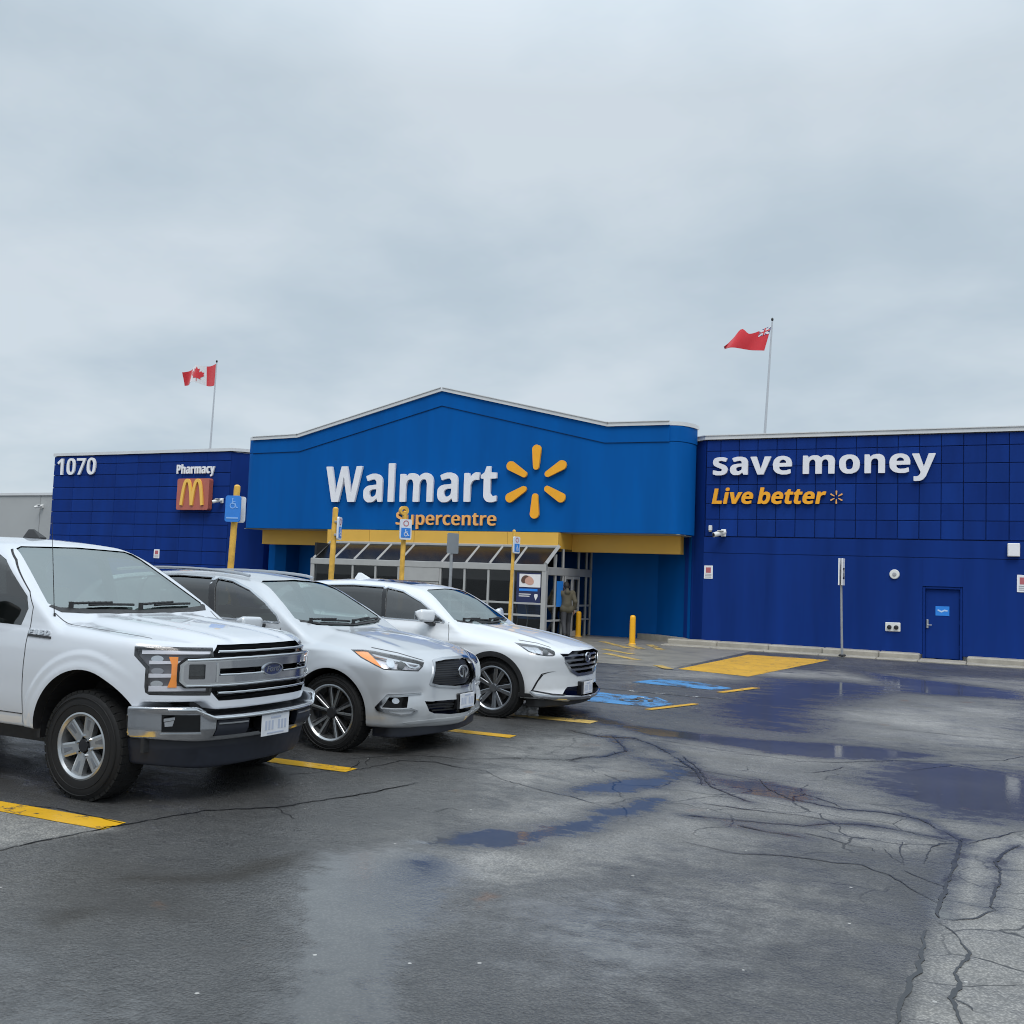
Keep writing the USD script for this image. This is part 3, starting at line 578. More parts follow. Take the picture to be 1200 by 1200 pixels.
ASPHALT = usdkit.material(
    stage, "/World/Looks/wet_asphalt",
    {
        "geo": ("geometry", {}),
        **{k: ("attribute", {"attribute": k}) for k in ("wet", "worn", "stain", "film", "dry", "crazed")},
        "big": ("noise_texture", {"scale": 0.45, "detail": 7, "roughness": 0.62}),
        "str": ("mapping", {"scale": (0.9, 2.2, 1)}), "streak": ("noise_texture", {"scale": 1.5, "detail": 8, "roughness": 0.68, "distortion": 0.5}),
        "mid": ("noise_texture", {"scale": 7, "detail": 7, "roughness": 0.65}),
        "agg": ("voronoi_texture", {"scale": 70, "feature": "f1"}), "agg2": ("voronoi_texture", {"scale": 26, "feature": "f1"}), "fine": ("noise_texture", {"scale": 160, "detail": 3}),
        # pools: painted depth plus noise along the edges
        "edge": ("math", {"math_type": "multiply_add", "value2": 0.5}), "ne": ("math", {"math_type": "multiply_add", "value2": 1.15, "value3": -0.86}), "we": ("math", {"math_type": "add"}),
        "pud": ("map_range", {"range_type": "smoothstep", "from_min": 0.30, "from_max": 0.74, "to_min": 0, "to_max": 1}),
        "gate": ("map_range", {"from_min": 0.02, "from_max": 0.3, "to_min": 0, "to_max": 1, "clamp": True}), "pool": ("math", {"math_type": "multiply"}),
        # film: broken by the same noise
        "fe": ("math", {"math_type": "add"}), "flm": ("map_range", {"range_type": "smoothstep", "from_min": 0.22, "from_max": 0.72, "to_min": 0, "to_max": 1}), "fgate": ("map_range", {"from_min": 0.02, "from_max": 0.25, "to_min": 0, "to_max": 1, "clamp": True}), "filmy": ("math", {"math_type": "multiply"}),
        # fine crack network
        "cw": ("noise_texture", {"scale": 1.1, "detail": 4}), "cv": ("vector_math", {"math_type": "multiply_add", "vector2": (0.9, 0.9, 0.0)}), "cmap": ("mapping", {"scale": (1.0, 1.5, 0.0)}), "cell": ("voronoi_texture", {"scale": 1.35, "feature": "distance_to_edge", "dimensions": "2D"}),
        "cl": ("map_range", {"range_type": "smoothstep", "from_min": 0.006, "from_max": 0.020, "to_min": 1, "to_max": 0}), "cn": ("map_range", {"range_type": "smoothstep", "from_min": 0.34, "from_max": 0.50, "to_min": 0, "to_max": 1}), "c1m": ("math", {"math_type": "multiply"}), "crk": ("math", {"math_type": "multiply"}),
        # colour
        "c0": ("rgb_ramp", {"ramp": [(0.28, (0.035, 0.0345, 0.0345)), (0.5, (0.065, 0.064, 0.0635)), (0.72, (0.124, 0.121, 0.117))]}),
        "md": ("rgb_ramp", {"ramp": [(0.25, (0.72, 0.72, 0.73)), (0.75, (1.3, 1.29, 1.26))]}), "cmd": ("mix_color", {"blend_type": "multiply", "fac": 1.0, "use_clamp": False}),
        "cdry": ("mix_color", {"blend_type": "multiply", "fac": 1.0, "use_clamp": False}), "dryc": ("mix_color", {"blend_type": "mix", "a": (1.0, 1.0, 1.0), "b": (2.75, 2.72, 2.66), "use_clamp": False}), "de": ("math", {"math_type": "add"}), "dm": ("map_range", {"range_type": "smoothstep", "from_min": 0.18, "from_max": 0.78, "to_min": 0, "to_max": 1}), "dgate": ("map_range", {"from_min": 0.02, "from_max": 0.3, "to_min": 0, "to_max": 1, "clamp": True}), "dryf": ("math", {"math_type": "multiply"}), "damp": ("mix_color", {"blend_type": "mix", "b": (0.03, 0.03, 0.032)}), "dampf": ("map_range", {"from_min": 0.02, "from_max": 0.5, "to_min": 0, "to_max": 0.55, "clamp": True}),
        "c1": ("rgb_ramp", {"ramp": [(0.2, (0.13, 0.127, 0.122)), (0.5, (0.225, 0.218, 0.205)), (0.8, (0.34, 0.325, 0.295))]}),
        "cm": ("mix_color", {"blend_type": "mix"}),
        "sp": ("rgb_ramp", {"ramp": [(0.0, (1.9, 1.85, 1.75)), (0.10, (1.35, 1.33, 1.3)), (0.3, (0.95, 0.95, 0.95)), (0.6, (0.66, 0.66, 0.66)), (1.0, (0.5, 0.5, 0.5))]}),
        "cs": ("mix_color", {"blend_type": "multiply", "fac": 1.0, "use_clamp": False}),
        "gc": ("separate_color", {}), "gt": ("math", {"math_type": "greater_than", "value2": 0.997}), "gd": ("math", {"math_type": "less_than", "value2": 0.26}), "gg": ("math", {"math_type": "multiply"}), "grit": ("mix_color", {"blend_type": "mix", "b": (0.38, 0.37, 0.35)}),
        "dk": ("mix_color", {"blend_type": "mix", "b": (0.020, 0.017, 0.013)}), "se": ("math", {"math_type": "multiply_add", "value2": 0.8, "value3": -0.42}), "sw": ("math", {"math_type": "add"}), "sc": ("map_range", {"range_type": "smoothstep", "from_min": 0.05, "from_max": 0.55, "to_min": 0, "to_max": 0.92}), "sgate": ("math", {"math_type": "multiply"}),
        "dw": ("mix_color", {"blend_type": "mix", "b": (0.03, 0.03, 0.031)}), "dwf": ("math", {"math_type": "multiply", "value2": 0.75}),
        "rus": ("mix_color", {"blend_type": "mix", "b": (0.11, 0.05, 0.02)}), "rn": ("noise_texture", {"scale": 1.7, "detail": 5}), "rf": ("map_range", {"range_type": "smoothstep", "from_min": 0.67, "from_max": 0.76, "to_min": 0, "to_max": 0.55}),
        "ck": ("mix_color", {"blend_type": "mix", "b": (0.008, 0.008, 0.009)}),
        # gloss
        "r0": ("map_range", {"from_min": 0.32, "from_max": 0.68, "to_min": 0.16, "to_max": 0.50, "clamp": True}),
        "rf2": ("map_range", {"from_min": 0.35, "from_max": 0.68, "to_min": 0.05, "to_max": 0.17, "clamp": True}),
        "ra": ("mix_float", {}), "rs": ("math", {"math_type": "multiply_add", "value2": 0.02}), "ro": ("math", {"math_type": "multiply_add", "value2": 0.10}), "rd": ("math", {"math_type": "multiply_add", "value2": 0.12}),
        "r1": ("mix_float", {"b": 0.05}),
        "bm": ("math", {"math_type": "multiply_add", "value2": 0.6}), "bh": ("math", {"math_type": "multiply_add", "value2": 0.9}), "bc": ("math", {"math_type": "multiply_add", "value2": -1.5}),
        "bs0": ("mix_float", {"a": 0.42, "b": 0.05}), "sps": ("math", {"math_type": "multiply_add", "value2": -0.85, "value3": 1.0}), "spx": ("math", {"math_type": "multiply"}), "spm": ("mix_float", {"a": 0.75, "b": 1.6, "use_clamp": False}), "bs": ("mix_float", {"b": 0.012}),
        "b": ("bump", {"distance": 0.009}),
        "p": ("principled_bsdf", {"specular_ior_level": 1.0}),
    },
    [("geo.position", f"{n}.vector") for n in ("big", "mid", "agg", "agg2", "fine", "str", "rn", "cw")]
    + [("cw.color", "cv.vector1"), ("geo.position", "cv.vector3"), ("cv.vector", "cmap.vector"), ("cmap.vector", "cell.vector"), ("cell.distance", "cl.value"), ("big.fac", "cn.value"), ("cl.result", "c1m.value1"), ("crazed.fac", "c1m.value2"), ("c1m.value", "crk.value1"), ("cn.result", "crk.value2"),
       ("str.vector", "streak.vector"), ("mid.fac", "edge.value1"), ("streak.fac", "edge.value3"), ("edge.value", "ne.value1"), ("wet.fac", "we.value1"), ("ne.value", "we.value2"), ("we.value", "pud.value"), ("wet.fac", "gate.value"), ("pud.result", "pool.value1"), ("gate.result", "pool.value2"),
       ("film.fac", "fe.value1"), ("ne.value", "fe.value2"), ("fe.value", "flm.value"), ("film.fac", "fgate.value"), ("flm.result", "filmy.value1"), ("fgate.result", "filmy.value2"),
       ("big.fac", "c0.fac"), ("mid.fac", "md.fac"), ("c0.color", "cmd.a"), ("md.color", "cmd.b"), ("cmd.result", "cdry.a"), ("dryc.result", "cdry.b"), ("dryf.value", "dryc.fac"), ("dry.fac", "de.value1"), ("ne.value", "de.value2"), ("de.value", "dm.value"), ("dry.fac", "dgate.value"), ("dm.result", "dryf.value1"), ("dgate.result", "dryf.value2"), ("cdry.result", "damp.a"), ("we.value", "dampf.value"), ("dampf.result", "damp.fac"), ("mid.fac", "c1.fac"), ("damp.result", "cm.a"), ("c1.color", "cm.b"), ("worn.fac", "cm.fac"), ("cm.result", "cs.a"), ("agg.distance", "sp.fac"), ("sp.color", "cs.b"),
       ("agg2.color", "gc.color"), ("gc.r", "gt.value1"), ("agg2.distance", "gd.value1"), ("gt.value", "gg.value1"), ("gd.value", "gg.value2"), ("cs.result", "grit.a"), ("gg.value", "grit.fac"),
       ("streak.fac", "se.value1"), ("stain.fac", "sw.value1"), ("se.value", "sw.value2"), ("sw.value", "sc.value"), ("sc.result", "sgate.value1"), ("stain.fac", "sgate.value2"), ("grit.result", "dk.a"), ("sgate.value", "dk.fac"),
       ("rn.fac", "rf.value"), ("rf.result", "rus.fac"), ("dk.result", "rus.a"), ("rus.result", "dw.a"), ("pool.value", "dwf.value1"), ("dwf.value", "dw.fac"), ("dw.result", "ck.a"), ("crk.value", "ck.fac"), ("ck.result", "p.base_color"),
       ("streak.fac", "r0.value"), ("streak.fac", "rf2.value"), ("r0.result", "ra.a"), ("rf2.result", "ra.b"), ("filmy.value", "ra.fac"), ("stain.fac", "rs.value1"), ("ra.result", "rs.value3"), ("worn.fac", "ro.value1"), ("rs.value", "ro.value3"), ("dryf.value", "rd.value1"), ("ro.value", "rd.value3"), ("rd.value", "r1.a"), ("pool.value", "r1.fac"), ("r1.result", "p.roughness"),
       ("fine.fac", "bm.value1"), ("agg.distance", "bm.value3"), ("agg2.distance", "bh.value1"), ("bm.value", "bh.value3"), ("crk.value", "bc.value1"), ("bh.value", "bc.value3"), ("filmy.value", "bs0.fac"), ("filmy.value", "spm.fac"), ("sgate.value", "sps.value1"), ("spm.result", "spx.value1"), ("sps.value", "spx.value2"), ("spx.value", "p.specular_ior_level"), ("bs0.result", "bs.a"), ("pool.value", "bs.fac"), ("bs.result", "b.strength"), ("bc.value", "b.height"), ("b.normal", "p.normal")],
    surface="p.BSDF",
)
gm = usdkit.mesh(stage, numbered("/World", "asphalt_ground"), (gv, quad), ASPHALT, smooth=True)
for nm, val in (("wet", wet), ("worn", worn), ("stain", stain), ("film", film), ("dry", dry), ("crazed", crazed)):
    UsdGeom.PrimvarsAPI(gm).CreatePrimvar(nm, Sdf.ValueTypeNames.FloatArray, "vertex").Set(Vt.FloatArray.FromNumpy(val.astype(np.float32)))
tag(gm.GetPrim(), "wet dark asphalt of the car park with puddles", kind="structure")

# cracks and tar seams: thin ribbons that lie in the asphalt
TAR = mat("tar_seam", (0.012, 0.012, 0.013), rough=0.22, vary=0.3, scale=9)


def ribbon(line, w, z=0.004, seed=0):
    """A ragged crack: jittered centre line, a width that comes and goes, frayed ends."""
    ls = LineString(line)
    n = max(6, int(ls.length / 0.035))
    p = np.array([ls.interpolate(t, normalized=True).coords[0] for t in np.linspace(0, 1, n)])
    i = np.arange(n) * 0.035
    col = lambda k, o: np.column_stack([i * k, np.full(n, seed * 7.7 + o), np.full(n, 0.5)])
    d = np.gradient(p, axis=0)
    d /= np.maximum(np.linalg.norm(d, axis=1, keepdims=True), 1e-9)
    nrm = np.stack([-d[:, 1], d[:, 0]], 1)
    env = np.sin(np.linspace(0, np.pi, n)) ** 0.4
    p = p + nrm * (((meshkit.fbm(col(1.6, 0), 4) - 0.5) * 0.08 + (meshkit.fbm(col(11, 3), 3) - 0.5) * 0.07) * env)[:, None]
    wv = w * np.clip(-0.35 + 2.1 * meshkit.fbm(col(2.0, 40), 5), 0.12, 1.6) * (0.25 + 0.75 * env)
    e1, e2 = (meshkit.noise(col(26, 60)) - 0.5) * w * 0.5, (meshkit.noise(col(26, 90)) - 0.5) * w * 0.5
    a, b = p + nrm * (wv / 2 + e1 * env)[:, None], p - nrm * (wv / 2 + e2 * env)[:, None]
    v = np.column_stack([np.vstack([a, b]), np.full(2 * n, z)])
    k = np.arange(n - 1)
    return v, np.vstack([np.stack([k, k + n, k + 1], 1), np.stack([k + 1, k + n, k + n + 1], 1)])


ck = thing("asphalt_cracks", None, None)
tag(prim(ck), "black cracks and tar seams in the asphalt", kind="structure")
for i, (line, w) in enumerate(CRACKS):
    put(ck, "crack", ribbon(line, w * 0.48, seed=i), TAR)
    ls = LineString(line)
    for b in range(int(ls.length / 2.2)):      # side branches
        t = rng.uniform(0.1, 0.9)
        a_ = np.array(ls.interpolate(t, normalized=True).coords[0])
        th = rng.uniform(0, 2 * np.pi)
        L_ = rng.uniform(0.12, 0.5)
        put(ck, "crack", ribbon([tuple(a_), tuple(a_ + 0.5 * L_ * np.array([np.cos(th), np.sin(th)])), tuple(a_ + L_ * np.array([np.cos(th + 0.1), np.sin(th + 0.1)]))], w * 0.24, seed=200 + 10 * i + b), TAR)

# painted lines and stall markings, 4 mm above the asphalt
def worn_paint(name, color, wear=0.45, scale=5.0):
    return usdkit.material(stage, f"/World/Looks/{name}",
        {"g": ("geometry", {}), "n": ("noise_texture", {"scale": scale, "detail": 9, "roughness": 0.7}), "n2": ("noise_texture", {"scale": 60, "detail": 4}), "s": ("math", {"math_type": "multiply_add", "value2": 0.35}),
         "w": ("map_range", {"range_type": "smoothstep", "from_min": wear + 0.32, "from_max": wear + 0.42, "to_min": 0, "to_max": 1}), "n3": ("noise_texture", {"scale": 1.3, "detail": 5}),
         "c": ("rgb_ramp", {"ramp": [(0.3, tuple(0.75 * np.array(color))), (0.7, color)]}), "m": ("mix_color", {"blend_type": "mix", "b": (0.05, 0.05, 0.05)}), "b": ("bump", {"strength": 0.25, "distance": 0.004}), "p": ("principled_bsdf", {"roughness": 0.33, "specular_ior_level": 0.5})},
        [("g.position", "n.vector"), ("g.position", "n2.vector"), ("g.position", "n3.vector"), ("n2.fac", "s.value1"), ("n.fac", "s.value3"), ("s.value", "w.value"), ("n3.fac", "c.fac"), ("c.color", "m.a"), ("w.result", "m.fac"), ("m.result", "p.base_color"), ("n2.fac", "b.height"), ("b.normal", "p.normal")], surface="p.BSDF")


YPAINT = worn_paint("yellow_road_paint", (0.74, 0.41, 0.02), 0.42)
YWORN = worn_paint("worn_yellow_road_paint", (0.66, 0.45, 0.13), 0.36, 2.6)
BPAINT = worn_paint("blue_road_paint", (0.09, 0.29, 0.58), 0.335, 2.5)
WPAINT = worn_paint("white_road_paint", (0.62, 0.62, 0.60), 0.24, 4.0)


def marking(name, pts, z, material, label, category, group=None):
    pg = Polygon(pts)
    v, f = triangulated(pg, 0.25)
    v = v + np.column_stack([(meshkit.noise(np.column_stack([v * 9, np.zeros(len(v))])) - 0.5) * 0.02, (meshkit.noise(np.column_stack([v * 9 + 50, np.zeros(len(v))])) - 0.5) * 0.02])
    path = put("/World", name, (np.column_stack([v, np.full(len(v), z)]), f), material)
    tag(prim(path), label, category, group)


for y0, xe, w, lab, pm in ((4.99, -5.32, 0.105, "bright yellow stall line in front of the pickup, at the left edge", YPAINT), (7.52, -5.17, 0.10, "yellow stall line end between the pickup and the silver car", YPAINT),
                           (10.19, -4.86, 0.10, "yellow stall line end just past the silver car's front corner", YPAINT), (11.9, -4.55, 0.14, "worn broken yellow line under the nose of the white car", YWORN)):
    a = 0.02
    marking("parking_line", [(xe - 5.6, y0 - w - 0.25), (xe, y0 - w), (xe, y0 + w), (xe - 5.6, y0 + w - 0.25)][::1], 0.004, pm, lab, "parking line", "yellow stall lines beside the parked vehicles")
marking("crossing_patch", [(-6.06, 20.75), (-4.45, 20.2), (-3.85, 26.9), (-5.95, 26.9)], 0.004, YPAINT, "large solid yellow painted rectangle on the lane in front of the wall", "road marking")
marking("stall_box", [(-8.2, 13.95), (-4.45, 13.95), (-4.30, 14.55), (-4.75, 15.2), (-8.2, 15.2)], 0.004, BPAINT, "blue accessible stall paint nearest the white car's nose", "road marking")
marking("stall_box", [(-5.9, 17.2), (-4.35, 17.05), (-4.15, 17.6), (-5.0, 18.2), (-5.7, 18.25)], 0.004, BPAINT, "blue accessible stall paint farther off, near the yellow rectangle", "road marking")
marking("stall_edge_line", [(-4.46, 13.6), (-4.34, 13.6), (-3.98, 14.8), (-4.10, 14.8)], 0.008, YPAINT, "short yellow edge line on the end of the nearer blue stall", "road marking")
marking("stall_edge_line", [(-4.22, 16.7), (-4.08, 16.7), (-3.75, 18.0), (-3.9, 18.0)], 0.008, YPAINT, "short yellow edge line on the end of the farther blue stall", "road marking")
marking("stall_divider", [(-6.6, 15.75), (-3.9, 15.75), (-3.9, 15.87), (-6.6, 15.87)], 0.004, WPAINT, "thin white line between the two blue stall paints", "road marking")
for (a, b), lab in zip([[(-10.7, 28.43), (-9.07, 26.16)], [(-9.57, 27.66), (-8.69, 26.19)], [(-9.15, 28.28), (-8.19, 26.38)], [(-8.8, 23.7), (-7.48, 22.26)], [(-9.42, 25.17), (-8.23, 24.02)], [(-6.68, 21.24), (-6.18, 20.49)]],
                       ["worn pale yellow hatch stroke on the apron just right of the white car's bonnet", "short pale yellow hatch stroke beside the free-standing bollard's foot", 'short pale yellow hatch stroke right of the free-standing bollard', 'long pale yellow hatch stroke lowest on the apron, nearest the lane', 'long pale yellow hatch stroke in the middle of the apron', 'tiny pale yellow stroke at the corner of the large yellow rectangle']):
    marking("hatch_stroke", list(LineString([a, b]).buffer(0.11, cap_style=2).exterior.coords)[:-1], 0.014, YWORN, lab, "road marking", "worn yellow hatch strokes on the apron")
# the white wheelchair mark, mostly worn away, on the nearer blue stall
put("/World", "wheelchair_mark", cat(extrude(affinity.translate(Point(0, 0).buffer(0.19).difference(Point(0, 0).buffer(0.13)), -4.95, 14.5), 0.002), extrude(affinity.translate(LineString([(0, .1), (0, .35), (.2, .35), (.28, .1)]).buffer(0.04), -4.95, 14.45), 0.002), extrude(Point(-4.95, 14.93).buffer(0.06), 0.002)).apply_translation((0, 0, 0.008)), WPAINT)
tag(prim("/World/wheelchair_mark"), "faded white wheelchair symbol on the nearer blue stall paint", "road marking")

# entrance apron and the raised pavement under the right wing
CONCRETE = mat("wet_concrete", (0.21, 0.195, 0.165), rough=0.36, vary=0.28, scale=1.4, bump=0.25, bscale=45)
KERB = mat("kerb_concrete", (0.33, 0.305, 0.26), rough=0.75, vary=0.25, scale=2.5, bump=0.3, bscale=60)
put("/World", "entrance_apron", bev(-27, -6.2, 20.9, 32.2, -0.2, 0.008, 0.004), CONCRETE)
tag(prim("/World/entrance_apron"), "wet grey concrete apron before the entrance", kind="structure")
pv = thing("pavement", None, None)
tag(prim(pv), "raised concrete pavement along the navy wall", kind="structure")
for i, (x0, x1) in enumerate([(-8.9, -7.4), (-7.39, -5.9), (-5.89, -4.4), (-4.39, -2.9), (-2.89, -1.86), (-0.68, 0.8), (0.81, 2.4), (2.41, 6), (6.01, 12)]):
    put(pv, "kerb_slab", bev(x0, x1, 29.22, 29.86, -0.1, 0.17, 0.03), KERB)
    put(pv, "gutter_slab", bev(x0 + 0.004, x1 - 0.004, 28.55, 29.215, -0.1, 0.035 if i != 4 else 0.036, 0.015), KERB)
put(pv, "gutter_slab", bev(-1.85, -0.69, 28.55, 29.84, -0.1, 0.034, 0.012), KERB)


# ---------------------------------------------------------------- the store
BLUE = mat("portico_blue_stucco", (0.0, 0.086, 0.33), rough=0.65, vary=0.16, scale=0.9, vstretch=(1.3, 1.3, 0.16), bump=0.15, bscale=70, spec=0.1)
NAVY = mat("navy_wall_paint", (0.005, 0.030, 0.182), rough=0.6, vary=0.22, scale=1.0, vstretch=(1.6, 1.6, 0.13), bump=0.12, bscale=60, spec=0.1)
NAVY_B = mat("navy_wall_paint_lighter", (0.0055, 0.0325, 0.192), rough=0.6, vary=0.22, scale=1.1, vstretch=(1.6, 1.6, 0.2), bump=0.2, bscale=50, spec=0.1)
NAVY_C = mat("navy_wall_paint_deeper", (0.0044, 0.0275, 0.172), rough=0.6, vary=0.22, scale=1.2, vstretch=(1.6, 1.6, 0.2), bump=0.2, bscale=55, spec=0.1)
JOINT = mat("navy_joint", (0.003, 0.019, 0.125), rough=0.8)
COPING = mat("coping_metal", (0.60, 0.61, 0.62), rough=0.4, vary=0.08, scale=1.5)
BAND = mat("yellow_band", (0.66, 0.38, 0.06), rough=0.55, vary=0.08, scale=0.9, bump=0.08)
ALU = mat("aluminium_frame", (0.35, 0.35, 0.345), rough=0.4, metal=0.0, vary=0.06, scale=3)
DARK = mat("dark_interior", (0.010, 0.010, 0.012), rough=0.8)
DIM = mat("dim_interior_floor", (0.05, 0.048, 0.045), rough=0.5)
ROOFGLASS = pane("roof_glass", (0.22, 0.22, 0.23), 0.22, 0.03)
GLASS = pane("storefront_glass", (0.42, 0.45, 0.47), 0.0, 0.05)
ROOFING = mat("roofing", (0.16, 0.16, 0.16), rough=0.9, vary=0.2)
GREYWALL = mat("grey_annex_wall", (0.36, 0.37, 0.37), rough=0.7, vary=0.06, scale=0.6)

st = thing("store_building", "big blue store with a gabled entrance front and navy wings", "store building")
YW = 29.8
ZC = 6.27


def outline_wall(pts, z0, z1, t=0.25):
    """A wall that follows plan points, thickness t inwards (+y side)."""
    ls = LineString(pts)
    return extrude(ls.buffer(t, single_sided=True, cap_style=2, join_style=2), z1 - z0).apply_translation((0, 0, z0))


# right wing: plain wall below, tiles above
put(st, "wall", box(-8.0, 14, YW, YW + 0.045, 2.815, 3.29), NAVY)
put(st, "wall", box(-8.0, -1.82, YW, YW + 0.045, 0.15, 2.80), NAVY)
put(st, "wall", box(-0.80, 14, YW, YW + 0.045, 0.15, 2.80), NAVY)
put(st, "backing_wall", box(-7.99, -1.83, YW + 0.05, YW + 0.32, 0.14, 2.595), JOINT)
put(st, "backing_wall", box(-0.79, 14, YW + 0.05, YW + 0.32, 0.14, 2.595), JOINT)
put(st, "door_recess", box(-1.83, -0.79, YW + 0.30, YW + 0.33, 0.0, 2.6), NAVY_C)
put(st, "wall", box(-1.819, -0.801, YW + 0.001, YW + 0.045, 2.02, 2.799), NAVY)
put(st, "wall", extrude([(-8.0, YW + 0.0), (-8.0, YW + 0.3), (-8.55, YW + 0.75), (-8.75, YW + 0.60), (-8.42, YW + 0.40)][::1], 6.1).apply_translation((0, 0, 0.15)), NAVY_C)
put(st, "backing_wall", box(-7.99, 14, YW + 0.05, YW + 0.32, 2.60, ZC - 0.02), JOINT)
zr = [3.31, 3.83, 4.30, 4.88, 5.42, 5.91, 6.25]
xs = np.concatenate([[-7.98], np.arange(-7.55, 6.3, 0.562)])
shades = [NAVY, NAVY_B, NAVY_C]
for j in range(6):
    for i in range(len(xs) - 1):
        dy = 0.004 * rng.random()
        put(st, "wall_tile", bev(xs[i] + 0.008, xs[i + 1] - 0.008, YW - dy, YW + 0.045, zr[j] + 0.008, zr[j + 1] - 0.008, 0.008), shades[rng.integers(3)])
put(st, "wall_tile", box(xs[-1] + 0.011, 14, YW - 0.002, YW + 0.06, 3.32, 6.24), NAVY)
put(st, "roof", box(-7.9, 14, YW + 0.32, 70, 5.6, 5.8), ROOFING)
put(st, "roof", box(-36.5, -7.9, 32.2, 70, 5.61, 5.81), ROOFING)
cop = LineString([(14, YW), (-8.0, YW), (-8.48, YW + 0.40), (-8.75, YW + 0.75)])
put(st, "coping", extrude(cop.buffer(0.06, cap_style=2, join_style=2).union(cop.buffer(-0.34, single_sided=True)), 0.11).apply_translation((0, 0, ZC)), COPING)
put(st, "coping_lip", extrude(cop.buffer(0.085, cap_style=2, join_style=2), 0.025).apply_translation((0, 0, ZC + 0.112)), COPING)
# left wing, split into tiles with faint joints
put(st, "backing_wall", box(-36.66, -26.82, YW + 0.05, YW + 0.32, 0.0, ZC + 0.08), JOINT)
zl = [0.0, 0.85, 1.38, 1.90, 2.42, 2.95, 3.46, 3.96, 4.47, 4.99, 5.52, 5.99, 6.34]
xl = np.linspace(-36.68, -26.80, 9)
for j in range(12):
    for i in range(8):
        put(st, "wall_tile", bev(xl[i] + 0.004, xl[i + 1] - 0.004, YW - 0.003 * rng.random(), YW + 0.06, zl[j] + 0.011, zl[j + 1] - 0.011, 0.007), shades[rng.integers(3)])
put(st, "wall", extrude([(-26.79, YW + 0.002), (-26.79, YW + 0.4), (-26.0, YW + 1.5), (-25.75, YW + 1.3), (-25.80, YW + 1.0)], 6.32), NAVY_C)
put(st, "wall", box(-36.68, -36.4, YW + 0.33, 70, 0, ZC), NAVY)
cl = LineString([(-25.78, YW + 1.02), (-26.78, YW), (-36.7, YW)])
put(st, "coping", extrude(cl.buffer(0.06, cap_style=2, join_style=2).union(cl.buffer(-0.34, single_sided=True)), 0.12).apply_translation((0, 0, ZC + 0.09)), COPING)
put(st, "coping", box(-36.76, -36.36, YW + 0.40, 70, ZC + 0.09, ZC + 0.21), COPING)

# portico: gabled front with rounded ends
YF = 28.8
XC = -16.83
top_pts = [(-24.86, 6.58), (-22.80, 6.62), (XC, 8.03), (-10.86, 6.62), (-8.86, 6.60)]
inner = [(-24.86, 6.10), (-22.72, 6.12), (XC, 7.54), (-10.94, 6.12), (-8.86, 6.10)]
front = Polygon([(-24.86, 3.32), *top_pts, (-8.86, 3.32)])
panel = Polygon([(-24.861, 3.319), *inner, (-8.859, 3.319)])
put(st, "gable_wall", upright(extrude(panel, 0.5), YF), BLUE)
put(st, "gable_band", upright(extrude(Polygon([*top_pts, *inner[::-1]]), 0.53), YF - 0.03), BLUE)
groove = LineString(inner).buffer(0.02, cap_style=2, join_style=2)
put(st, "gable_groove", upright(extrude(groove, 0.03), YF - 0.012), mat("blue_groove", (0.002, 0.035, 0.13), rough=0.8))


def quarter(cx, s, z0, z1, r=1.0, t=0.3):
    a = np.linspace(-np.pi / 2, 0, 15)
    o = [(cx + s * r * math.cos(q) * 0.55, YF + r + r * math.sin(q)) for q in a]
    i = [(cx + s * (r - t) * math.cos(q) * 0.55, YF + r + (r - t) * math.sin(q)) for q in a[::-1]]
    return Polygon(o + i).buffer(0)


for cx, s in ((-8.86, 1), (-24.86, -1)):
    t = extrude(quarter(cx, s, 0, 1), 2.78).apply_translation((0, 0, 3.32))
    put(st, "rounded_end", (t.vertices, t.faces), BLUE, smooth=30)
    t = extrude(quarter(cx, s, 0, 1, 1.03, 0.33), 0.47).apply_translation((0, 0, 6.12))
    put(st, "rounded_end", (t.vertices, t.faces), BLUE, smooth=30)
    t = extrude(quarter(cx, s, 0, 1, 1.10, 0.45), 0.12).apply_translation((0, 0, 6.60))
    put(st, "coping", (t.vertices, t.faces), COPING, smooth=30)
for a, b in zip(top_pts, top_pts[1:]):
    d = np.array(b) - a
    n = np.array([-d[1], d[0]]) / np.linalg.norm(d)
    put(st, "coping", upright(extrude(Polygon([a, b, np.array(b) + n * 0.11, np.array(a) + n * 0.11]), 0.66), YF - 0.09), COPING)
    put(st, "coping_lip", upright(extrude(Polygon([np.array(a) + n * 0.112, np.array(b) + n * 0.112, np.array(b) + n * 0.135, np.array(a) + n * 0.135]), 0.10), YF - 0.115), COPING)
put(st, "portico_roof", cat(box(-25.0, -8.72, YF + 0.51, 34.0, 6.0, 6.55)), ROOFING)
put(st, "soffit", box(-25.2, -8.52, YF + 0.12, 32.0, 3.30, 3.318), mat("soffit", (0.30, 0.30, 0.28), rough=0.8))
# recess walls under the portico
put(st, "recess_wall", box(-25.9, -21.1, 31.5, 31.8, 0.0, 3.30), BLUE)
put(st, "recess_wall", box(-12.3, -9.95, 31.5, 31.8, 0.0, 3.30), BLUE)
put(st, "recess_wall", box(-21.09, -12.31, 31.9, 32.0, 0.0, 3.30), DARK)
put(st, "pier", extrude([(-9.95, 31.48), (-8.50, 30.22), (-8.45, 31.8), (-9.95, 31.8)], 3.30), BLUE)
put(st, "pier", extrude([(-25.2, 30.4), (-24.9, 30.4), (-24.6, 30.7), (-24.6, 31.49), (-25.2, 31.49)], 3.30), BLUE)
